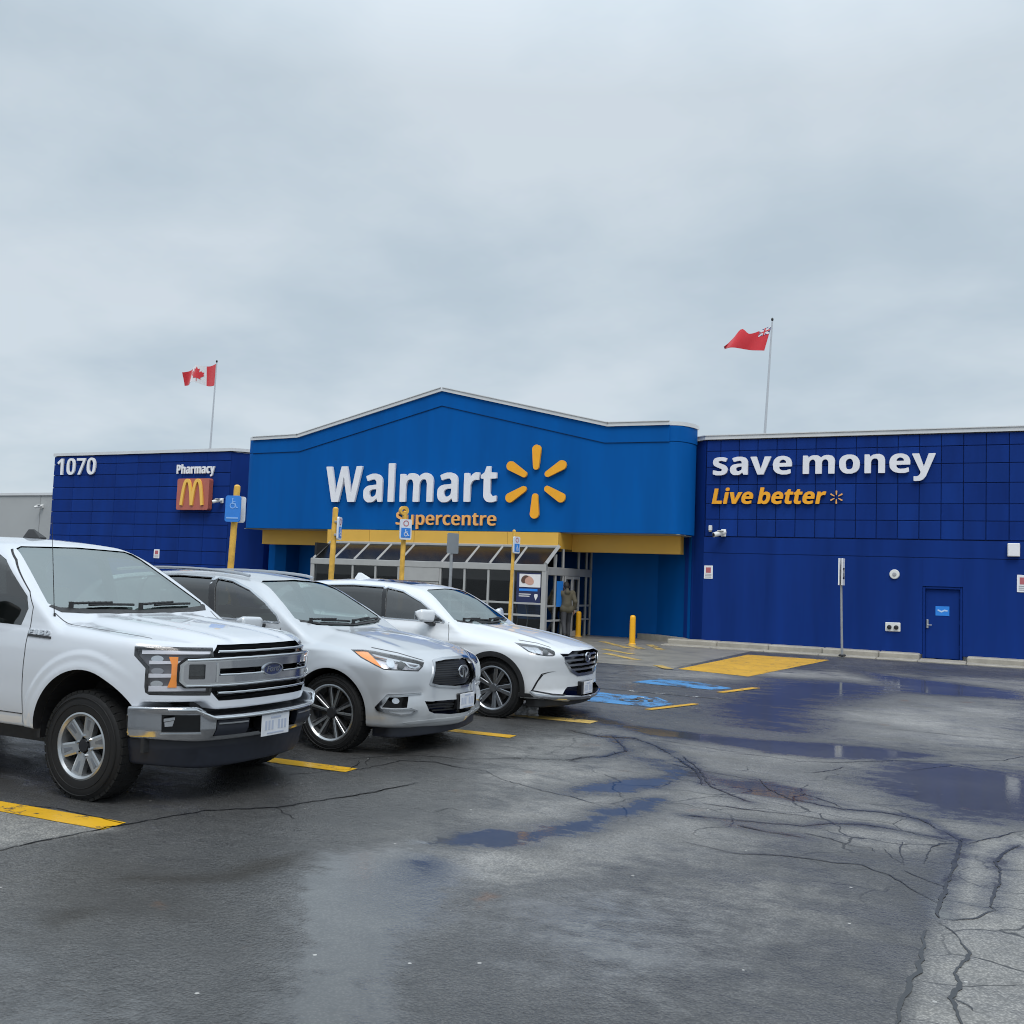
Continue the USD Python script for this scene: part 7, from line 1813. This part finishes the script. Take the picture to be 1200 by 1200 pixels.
for s in (0, 1):
    M_ = mirror if s else (lambda m: m)
    lamp = thing("headlight", None, None, parent=car)
    hp = Polygon(shl)
    put(lamp, "bezel", M_(patch(SF, hp.buffer(-0.001).difference(hp.buffer(-0.011)), 45, 0.001, -0.02, 0.03)), GLOSSB)
    put(lamp, "reflector", M_(patch(SF, hp.buffer(-0.012), 45, -0.04, -0.046, 0.04)), LAMPS)
    put(lamp, "amber_marker", M_(patch(SF, Polygon([(-0.495, 1.0), (-0.36, 1.0), (-0.265, 0.862), (-0.305, 0.875), (-0.43, 0.95)]), 45, -0.006, -0.03, 0.03)), AMBER)
    for u, z, r in ((-0.17, 0.905, 0.042), (-0.055, 0.885, 0.036)):
        put(lamp, "projector", M_(patch(SF, Point(u, z).buffer(r), 45, -0.008, -0.04, 0.02)), LAMPW if u < -0.1 else GLOSSB)
    put(lamp, "chrome_blade", M_(patch(SF, Polygon([(-0.33, 0.985), (0.15, 0.885), (0.15, 0.872), (-0.30, 0.963)]), 45, -0.01, -0.03, 0.03)), LAMPW)
    put(lamp, "chrome_hook", M_(patch(SF, LineString([(-0.01, 0.905), (0.03, 0.865), (0.09, 0.85), (0.14, 0.865)]).buffer(0.007), 45, -0.004, -0.02, 0.02)), LAMPW)
    put(lamp, "lens", M_(patch(SF, hp.buffer(-0.002), 45, 0.002, -0.003, 0.04, sheet=True)), LENS)
    ring = Polygon([(-0.305, 0.478), (-0.21, 0.605), (-0.19, 0.612), (0.165, 0.607), (0.165, 0.592), (-0.175, 0.592), (-0.262, 0.488), (-0.25, 0.468), (0.0, 0.466), (0.04, 0.470), (0.125, 0.437), (0.065, 0.405), (-0.06, 0.402), (-0.285, 0.445)])
    inner_ = Polygon([(-0.255, 0.452), (0.02, 0.450), (0.09, 0.436), (0.05, 0.418), (-0.06, 0.416)])
    put(car, "fog_trim", M_(patch(SF, ring.difference(inner_), 45, 0.012, -0.01, 0.03)), CHROME_S)
    put(car, "fog_light", M_(patch(SF, affinity.scale(Point(-0.11, 0.545).buffer(0.036), 1.2, 0.8), 45, -0.03, -0.07, 0.02)), LAMPW)
    hs = patch(SF, strip([(0.20, 0.915), (0.05, 0.955), (-0.06, 0.985), (-0.30, 1.025)], 0.006), 45, 0.001, -0.006, 0.04)
    put(car, "panel_gap", M_(hs), SEAM)
    rl = [rod((-1.45 - 0.1 * i, (-1) ** s * -(0.56 - 0.0 * i), 1.69 + 0.06 * math.sin(math.pi * min(1, max(0, i) / 21)) ** 0.6), (-1.55 - 0.1 * i, (-1) ** s * -(0.56), 1.69 + 0.06 * math.sin(math.pi * min(1, (i + 1) / 21)) ** 0.6), 0.018, n=8) for i in range(20)]
    put(car, "roof_rail", cat(*rl), CHROME_S)
    mr = thing("side_mirror", None, None, parent=car)
    sgn = 1 if s else -1
    put(mr, "housing", m3.Manifold.batch_hull([m3.Manifold.sphere(0.045, 16).translate(p) for p in ((-0.94, sgn * 0.99, 1.165), (-0.94, sgn * 0.98, 1.23), (-0.99, sgn * 1.15, 1.17), (-1.0, sgn * 1.14, 1.235), (-1.02, sgn * 0.99, 1.175), (-1.03, sgn * 1.15, 1.22))]), SILVERP, smooth=60)
    put(mr, "mirror_glass", rounded((0.01, 0.20, 0.12), 0.004, (-1.076, sgn * 1.06, 1.20)), CHROME)
    put(mr, "arm", rounded((0.09, 0.14, 0.045), 0.015, (-0.96, sgn * 0.93, 1.185)), GLOSSB)
put(car, "lower_lip", patch(SF, Polygon([(-0.80, 0.335), (0.80, 0.335), (0.70, 0.305), (-0.70, 0.305)]), 0, 0.006, -0.01, 0.05), SILVERP)
vv = lambda x, y, z: smax(smax(smax(x - (0.86 - 0.2 * (np.abs(y) / 0.85) ** 2), np.abs(y) - 0.84, 0.1), z - 0.30, 0.02), smax(0.175 - z, 0.42 - x, 0.01), 0.02)
v, f = level_mesh(vv, np.arange(0.36, 0.95, 0.02), np.arange(-0.95, 0.96, 0.02), np.arange(0.12, 0.36, 0.02))
put(car, "valance", (v, f, grad(vv, v)), TRIM_B)

# ---------------------------------------------------------------- the white crossover
car = thing("white_suv", "pearl white crossover with a wide slatted grille, farthest of the three parked vehicles", "suv", (-5.76, 12.38, 0))
WF = white_F()
whl = [(-0.43, 0.958), (-0.30, 0.948), (-0.163, 0.932), (-0.02, 0.90), (0.03, 0.868), (0.022, 0.825), (-0.014, 0.812), (-0.10, 0.812), (-0.24, 0.826), (-0.33, 0.862), (-0.37, 0.895)]
wgr = [(-0.645, 0.842), (-0.50, 0.838), (-0.38, 0.868), (0.38, 0.868), (0.50, 0.838), (0.645, 0.842), (0.57, 0.72), (0.44, 0.61), (0.27, 0.545), (-0.27, 0.545), (-0.44, 0.61), (-0.57, 0.72)]
wlow = [(-0.50, 0.415), (0.50, 0.415), (0.64, 0.325), (0.24, 0.288), (-0.24, 0.288), (-0.64, 0.325)]
wwf = [(-0.795, 1.170), (-0.994, 1.278), (-1.219, 1.405), (-1.543, 1.532), (-1.815, 1.576), (-1.715, 1.186)]
wwr = [(-1.89, 1.582), (-1.775, 1.187), (-2.3, 1.203), (-2.72, 1.225), (-2.86, 1.575), (-2.4, 1.595)]
wwq = [(-2.92, 1.568), (-2.79, 1.23), (-3.2, 1.27), (-3.55, 1.37), (-3.48, 1.45), (-3.2, 1.53)]
wws = [(-0.765, 1.200), (-0.705, 1.168), (-0.5, 1.148), (-0.25, 1.136), (0, 1.132), (0.25, 1.136), (0.5, 1.148), (0.705, 1.168), (0.765, 1.200), (0.535, 1.560), (0.46, 1.579), (0, 1.598), (-0.46, 1.579), (-0.535, 1.560)]
wrw = [(-0.62, 1.18), (0.62, 1.18), (0.50, 1.50), (-0.50, 1.50)]
tl = [(prism(wgr, 0, 0.66, 1.3), "grille_housing", GLOSSB), (prism(wlow, 0, 0.72, 1.3), "lower_intake", GLOSSB)]
suv_common(car, WF, dict(wf=wwf, wr=wwr, wq=wwq, ws=wws, rw=wrw, hl=whl, hd=0.70, tools=tl, seat=CABIN_G, tint=pane("side_glass_darker", (0.20, 0.22, 0.23), 0.0, 0.12),
                         cowl=[(-0.75, 0.665), (-0.5, 0.585), (0, 0.525), (0.5, 0.585), (0.75, 0.665), (0.73, 0.695), (0.5, 0.615), (0, 0.555), (-0.5, 0.615), (-0.73, 0.695)]), PEARLP, 2.93, 0.381, 0.268, "white", (-0.66, -1.75, -2.78), well=0.40)
WG = lambda x, y, z: x - (0.905 - 0.19 * (np.abs(y) / 0.85) ** 2 - 0.35 * np.maximum(z - 0.80, 0) - 0.12 * np.maximum(0.66 - z, 0))
gp_ = Polygon(wgr)
for z0 in (0.800, 0.735, 0.672, 0.610):
    ln = Polygon([(-0.8, z0), (0.8, z0), (0.8, z0 + 0.026), (-0.8, z0 + 0.026)]).intersection(gp_.buffer(-0.03))
    put(car, "grille_slat", patch(WG, ln, 0, -0.012, -0.06, 0.04), ALLOY_G)
put(car, "grille_rim", patch(WG, gp_.buffer(0.004).difference(affinity.translate(gp_, 0, 0.03).buffer(-0.006)).difference(Polygon([(-1, 0.80), (1, 0.80), (1, 1), (-1, 1)])), 0, 0.014, -0.03, 0.03), CHROME_S)
wn = thing("emblem", None, None, (0.905, 0.0, 0.775), parent=car)
put(wn, "ring", facing(affinity.scale(Point(0, 0).buffer(1, 32), 0.085, 0.068).difference(affinity.scale(Point(0, 0).buffer(1, 32), 0.073, 0.056)), 0.016), CHROME)
put(wn, "wings", facing(shapely.union_all([LineString([(-0.076, 0.022), (-0.035, 0.018), (0, -0.018), (0.035, 0.018), (0.076, 0.022)]).buffer(0.007)]), 0.018), CHROME)
put(wn, "field", facing(affinity.scale(Point(0, 0).buffer(1, 32), 0.075, 0.058), 0.008), GLOSSB)
put(car, "plate_bracket", bev(0.87, 0.945, -0.26, 0.12, 0.30, 0.475, 0.01), GLOSSB)
number_plate(car, (0.952, -0.06, 0.388), 0.30, 0.16)
for s in (0, 1):
    M_ = mirror if s else (lambda m: m)
    lamp = thing("headlight", None, None, parent=car)
    hp = Polygon(whl)
    put(lamp, "bezel", M_(patch(WF, hp.buffer(-0.001).difference(hp.buffer(-0.014)), 45, 0.001, -0.02, 0.03)), GLOSSB)
    put(lamp, "reflector", M_(patch(WF, hp.buffer(-0.012), 45, -0.04, -0.046, 0.04)), LAMPS)
    put(lamp, "projector", M_(patch(WF, Point(-0.20, 0.885).buffer(0.040), 45, -0.008, -0.04, 0.02)), LAMPW)
    put(lamp, "projector", M_(patch(WF, Point(-0.095, 0.868).buffer(0.034), 45, -0.008, -0.04, 0.02)), GLOSSB)
    put(lamp, "chrome_blade", M_(patch(WF, Polygon([(-0.36, 0.93), (-0.22, 0.925), (-0.23, 0.85), (-0.31, 0.872)]), 45, -0.010, -0.03, 0.03)), LAMPW)
    put(lamp, "lens", M_(patch(WF, hp.buffer(-0.002), 45, 0.002, -0.003, 0.04, sheet=True)), LENS)
    put(car, "corner_slot", M_(patch(WF, Polygon([(-0.165, 0.592), (-0.135, 0.578), (-0.20, 0.50), (-0.262, 0.385), (-0.285, 0.385), (-0.235, 0.485)]), 45, 0.002, -0.03, 0.03)), GLOSSB)
    put(car, "corner_crease", M_(patch(WF, Polygon([(-0.16, 0.594), (-0.06, 0.615), (0.04, 0.622), (-0.06, 0.608), (-0.135, 0.582)]), 45, 0.002, -0.01, 0.03)), SEAM)
    put(car, "intake_slit", M_(patch(WF, Polygon([(-0.295, 0.378), (-0.285, 0.392), (0.0, 0.345), (0.16, 0.332), (0.20, 0.322), (0.16, 0.315), (0.0, 0.325)]), 45, 0.003, -0.02, 0.03)), GLOSSB)
    put(car, "bright_lip", M_(patch(WF, Polygon([(-0.305, 0.372), (-0.292, 0.378), (-0.24, 0.345), (0.0, 0.318), (0.16, 0.308), (0.55, 0.280), (0.67, 0.278), (0.67, 0.250), (0.55, 0.252), (0.16, 0.272), (-0.10, 0.290), (-0.25, 0.315)]), 45, 0.016, -0.01, 0.03)), CHROME_S)
    put(car, "lower_cladding", M_(patch(WF, Polygon([(-0.42, 0.345), (-0.305, 0.345), (-0.25, 0.300), (-0.10, 0.282), (0.16, 0.265), (0.55, 0.245), (0.67, 0.243), (0.67, 0.222), (0.3, 0.226), (-0.1, 0.235), (-0.42, 0.24)]), 45, 0.006, -0.01, 0.03)), TRIM)
    hs = patch(WF, strip([(0.02, 0.88), (0.0, 0.915), (-0.12, 0.955), (-0.34, 0.985)], 0.006), 45, 0.001, -0.006, 0.04)
    put(car, "panel_gap", M_(hs), SEAM)
    sgn = 1 if s else -1
    mr = thing("side_mirror", None, None, parent=car)
    put(mr, "housing", m3.Manifold.batch_hull([m3.Manifold.sphere(0.045, 16).translate(p) for p in ((-0.93, sgn * 0.99, 1.205), (-0.93, sgn * 0.98, 1.275), (-0.97, sgn * 1.16, 1.21), (-0.98, sgn * 1.15, 1.285), (-1.02, sgn * 0.99, 1.215), (-1.02, sgn * 1.16, 1.27))]), PEARLP, smooth=50)
    put(mr, "mirror_glass", rounded((0.01, 0.20, 0.11), 0.004, (-1.068, sgn * 1.075, 1.245)), CHROME)
    put(mr, "arm", m3.Manifold.batch_hull([m3.Manifold.sphere(0.025, 10).translate(p) for p in ((-0.93, sgn * 0.90, 1.13), (-0.99, sgn * 0.90, 1.13), (-0.95, sgn * 1.02, 1.17), (-1.0, sgn * 1.02, 1.17))]), GLOSSB, smooth=50)
for x in (0, -2.93):
    a = np.linspace(math.radians(-12), math.radians(192), 40)
    arc = LineString([(x + 0.425 * np.cos(t), 0.385 + 0.425 * np.sin(t)) for t in a]).buffer(0.032, cap_style=2)
    sidewise(WF, car, "arch_cladding", arc, TRIM, 0.010, -0.02, 0.04)
sidewise(WF, car, "sill_cladding", Polygon([(-0.46, 0.25), (-2.48, 0.25), (-2.46, 0.36), (-0.46, 0.36)]), TRIM, 0.010, -0.01)
vv = lambda x, y, z: smax(smax(smax(x - (0.84 - 0.22 * (np.abs(y) / 0.85) ** 2), np.abs(y) - 0.86, 0.1), z - 0.28, 0.02), smax(0.165 - z, 0.42 - x, 0.01), 0.02)
v, f = level_mesh(vv, np.arange(0.36, 0.95, 0.02), np.arange(-0.95, 0.96, 0.02), np.arange(0.12, 0.36, 0.02))
put(car, "valance", (v, f, grad(vv, v)), TRIM)
wiper(WF, car, (-0.645, -0.60), (-0.585, 0.0), 0.014), wiper(WF, car, (-0.575, 0.03), (-0.655, 0.62), 0.014)
put(car, "sunroof", patch(WF, Polygon([(-0.40, 1.62), (0.40, 1.62), (0.40, 2.15), (-0.40, 2.15)]).buffer(0.03), 0, 0.004, -0.006, 0.06, el=90), GLOSSB)
put(car, "roof_fin", m3.Manifold.batch_hull([m3.Manifold.sphere(0.012, 10).translate(p) for p in ((-2.60, 0.03, 1.69), (-2.60, -0.03, 1.69), (-2.82, -0.035, 1.69), (-2.82, 0.035, 1.69), (-2.79, 0, 1.765), (-2.74, 0, 1.765))]), PEARLP, smooth=30)


# ---------------------------------------------------------------- a shopper at the door, a cart behind the glass, litter
def capsules(bones, k=0.03):
    def F(x, y, z):
        d = None
        for a, b, ra, rb in bones:
            a, b = np.array(a, float), np.array(b, float)
            ab = b - a
            t = np.clip(((x - a[0]) * ab[0] + (y - a[1]) * ab[1] + (z - a[2]) * ab[2]) / max(ab @ ab, 1e-9), 0, 1)
            q = np.sqrt((x - a[0] - t * ab[0]) ** 2 + (y - a[1] - t * ab[1]) ** 2 + (z - a[2] - t * ab[2]) ** 2) - (ra + (rb - ra) * t)
            d = q if d is None else smin(d, q, k)
        return d

    return F


def figure_mesh(bones, step=0.018, k=0.03):
    F = capsules(bones, k)
    P = np.array([p for b in bones for p in b[:2]])
    lo, hi = P.min(0) - 0.25, P.max(0) + 0.25
    v, f = level_mesh(F, *[np.arange(lo[i], hi[i], step) for i in range(3)])
    return v, f, grad(F, v)


# walking away along -x (into the door), seen from behind and the side; x is ahead * -1
J = dict(hipL=(0.0, 0.09, 0.90), hipR=(0.0, -0.09, 0.90), kneeL=(-0.17, 0.10, 0.50), ankL=(-0.12, 0.10, 0.09), toeL=(-0.30, 0.11, 0.045), kneeR=(0.06, -0.10, 0.49), ankR=(0.27, -0.10, 0.14), toeR=(0.12, -0.11, 0.04),
         waist=(-0.02, 0, 1.05), chest=(-0.08, 0, 1.30), neck=(-0.13, 0, 1.47), head=(-0.17, 0, 1.60), shL=(-0.09, 0.19, 1.40), shR=(-0.09, -0.19, 1.40), elL=(0.04, 0.26, 1.14), elR=(-0.15, -0.26, 1.13), wrL=(-0.05, 0.25, 0.90), wrR=(-0.36, -0.22, 1.06))
legs = [(J["hip" + s], J["knee" + s], 0.085, 0.058) for s in "LR"] + [(J["knee" + s], J["ank" + s], 0.058, 0.040) for s in "LR"]
feet = [(J["ank" + s], J["toe" + s], 0.042, 0.034) for s in "LR"]
trunk = [(J["hipL"], J["hipR"], 0.10, 0.10), (J["hipL"], J["waist"], 0.10, 0.115), (J["hipR"], J["waist"], 0.10, 0.115), (J["waist"], J["chest"], 0.125, 0.135), (J["chest"], J["shL"], 0.11, 0.07), (J["chest"], J["shR"], 0.11, 0.07)]
arms = [(J["sh" + s], J["el" + s], 0.055, 0.043) for s in "LR"] + [(J["el" + s], J["wr" + s], 0.042, 0.030) for s in "LR"]
headb = [(J["chest"], J["neck"], 0.07, 0.055), (J["neck"], J["head"], 0.052, 0.075), ((-0.165, 0, 1.60), (-0.185, 0, 1.65), 0.092, 0.088), ((-0.20, 0, 1.60), (-0.225, 0, 1.57), 0.06, 0.045), ((-0.265, 0, 1.605), (-0.285, 0, 1.59), 0.014, 0.016), ((-0.15, 0.088, 1.61), (-0.15, 0.094, 1.59), 0.016, 0.012), ((-0.15, -0.088, 1.61), (-0.15, -0.094, 1.59), 0.016, 0.012)]
hands = []
for s, d in (("L", (-0.10, -0.02, -0.99)), ("R", (-0.95, 0.1, 0.15))):
    w = np.array(J["wr" + s]); d = np.array(d) / np.linalg.norm(d)
    side = np.array([1.0, 0, 0]) if s == "L" else np.array([0, 0, 1.0])
    palm = w + d * 0.085
    hands.append((w, palm, 0.028, 0.032))
    for q, L in zip((-0.030, -0.010, 0.010, 0.030), (0.065, 0.078, 0.074, 0.055)):
        k1 = palm + side * q + d * 0.02
        k2 = k1 + d * L * 0.55
        hands += [(k1, k2, 0.010, 0.009), (k2, k2 + (d + np.array([0, 0.5 if s == "R" else -0.5, 0])) * L * 0.4, 0.009, 0.008)]
    hands.append((w + d * 0.03 + side * 0.025, w + d * 0.08 + side * 0.065, 0.013, 0.010))
pe = thing("person", "person in a khaki jacket and dark trousers walking in at the entrance door", "person", (-12.1, 28.95, 0.009), rz=-55)
put(pe, "body", figure_mesh(legs + feet + trunk + arms + headb + hands, 0.016, 0.02), mat("skin", (0.42, 0.25, 0.18), rough=0.6))
fat = lambda bs, d: [(a, b, ra + d, rb + d) for a, b, ra, rb in bs]
put(pe, "jacket", figure_mesh(fat(trunk, 0.028) + fat(arms[:2], 0.028) + [(a, np.array(a) + (np.array(b) - a) * 0.92, ra + 0.024, rb + 0.022) for a, b, ra, rb in arms[2:]] + [((0.03, 0, 1.43), (0.0, 0, 1.50), 0.09, 0.06)], 0.018), mat("khaki_cloth", (0.085, 0.074, 0.048), rough=0.85, vary=0.25, scale=9, bump=0.4, bscale=25))
put(pe, "trousers", figure_mesh(fat([(a, b, ra, rb) for a, b, ra, rb in legs[:2]], 0.018) + [(a, np.array(a) + (np.array(b) - a) * 0.95, ra + 0.018, rb + 0.022) for a, b, ra, rb in legs[2:]] + [(J["hipL"], J["hipR"], 0.115, 0.115)], 0.018), mat("charcoal_cloth", (0.045, 0.046, 0.052), rough=0.85, vary=0.2, scale=9))
for s in "LR":
    put(pe, "shoe", figure_mesh([(np.array(J["ank" + s]) - [0, 0, 0.04], J["toe" + s], 0.050, 0.042)], 0.012), BLACK)
put(pe, "hair", figure_mesh([((-0.145, 0, 1.645), (-0.16, 0, 1.675), 0.098, 0.085), ((-0.11, 0, 1.60), (-0.10, 0, 1.56), 0.075, 0.06)], 0.014), mat("dark_hair", (0.02, 0.016, 0.013), rough=0.7))

# blue shopping cart behind the last front pane
ct = thing("shopping_cart", "blue shopping cart standing behind the glass under the portrait poster", "shopping cart", (-13.02, 28.35, 0.021), rz=70)
CARTB = mat("cart_blue", (0.05, 0.17, 0.42), rough=0.4)
def frustum(z0, z1, a, b):
    p = [(x * s, y * t, z) for z, s, t in ((z0, *a), (z1, *b)) for x in (-1, 1) for y in (-1, 1)]
    return trimesh.convex.convex_hull(np.array(p))
for y in (-0.22, 0.22):
    for i in range(9):
        z = 0.58 + 0.05 * i
        put(ct, "basket_wire", rod((-0.40, y, z), (0.38, y, z), 0.007, n=6), CARTB)
for x in np.linspace(-0.40, 0.38, 9):
    for y in (-0.22, 0.22):
        put(ct, "basket_wire", rod((x, y, 0.57), (x, y, 1.0), 0.007, n=6), CARTB)
put(ct, "basket_panel", bev(-0.42, -0.40, -0.23, 0.23, 0.57, 1.02, 0.006), CARTB)
put(ct, "basket_panel", bev(0.38, 0.40, -0.23, 0.23, 0.57, 1.02, 0.006), CARTB)
put(ct, "basket_floor", bev(-0.40, 0.38, -0.22, 0.22, 0.55, 0.57, 0.006), CARTB)
put(ct, "handle", rod((-0.52, -0.25, 1.04), (-0.52, 0.25, 1.04), 0.02), CARTB)
for y in (-0.22, 0.22):
    put(ct, "frame_rail", cat(rod((-0.52, y, 1.04), (-0.40, y, 0.55), 0.013), rod((-0.40, y, 0.55), (-0.46, y, 0.12), 0.013), rod((-0.46, y, 0.14), (0.36, y * 0.8, 0.14), 0.013)), GALV)
    for x in (-0.46, 0.36):
        put(ct, "caster", lathe([(0, -0.015), (0.055, -0.015), (0.06, 0), (0.055, 0.015), (0, 0.015)], 20, "y", (x, y * (1 if x < 0 else 0.8), 0.062)), BLACK)

# crumpled plastic by the white car's front wheel
lt = trimesh.creation.icosphere(3, 1.0)
q = lt.vertices
h = meshkit.fbm(q * 2.3 + 5, 4, 3)
lt.vertices = q * (0.55 + 0.95 * h)[:, None] * [0.105, 0.075, 0.085] * (1 + 0.5 * (np.abs(q[:, :1]) > 0.45))
lt.apply_translation((-5.52, 11.95, 0.055))
lt.vertices[:, 2] = np.maximum(lt.vertices[:, 2], 0.006)
put("/World", "plastic_litter", (lt.vertices, lt.faces), mat("clear_plastic", (0.50, 0.51, 0.54), rough=0.25, vary=0.3, scale=14, extra={"transmission_weight": 0.25}), smooth=25)
tag(prim("/World/plastic_litter"), "crumpled pale plastic litter on the ground by the white car's front wheel", "litter")
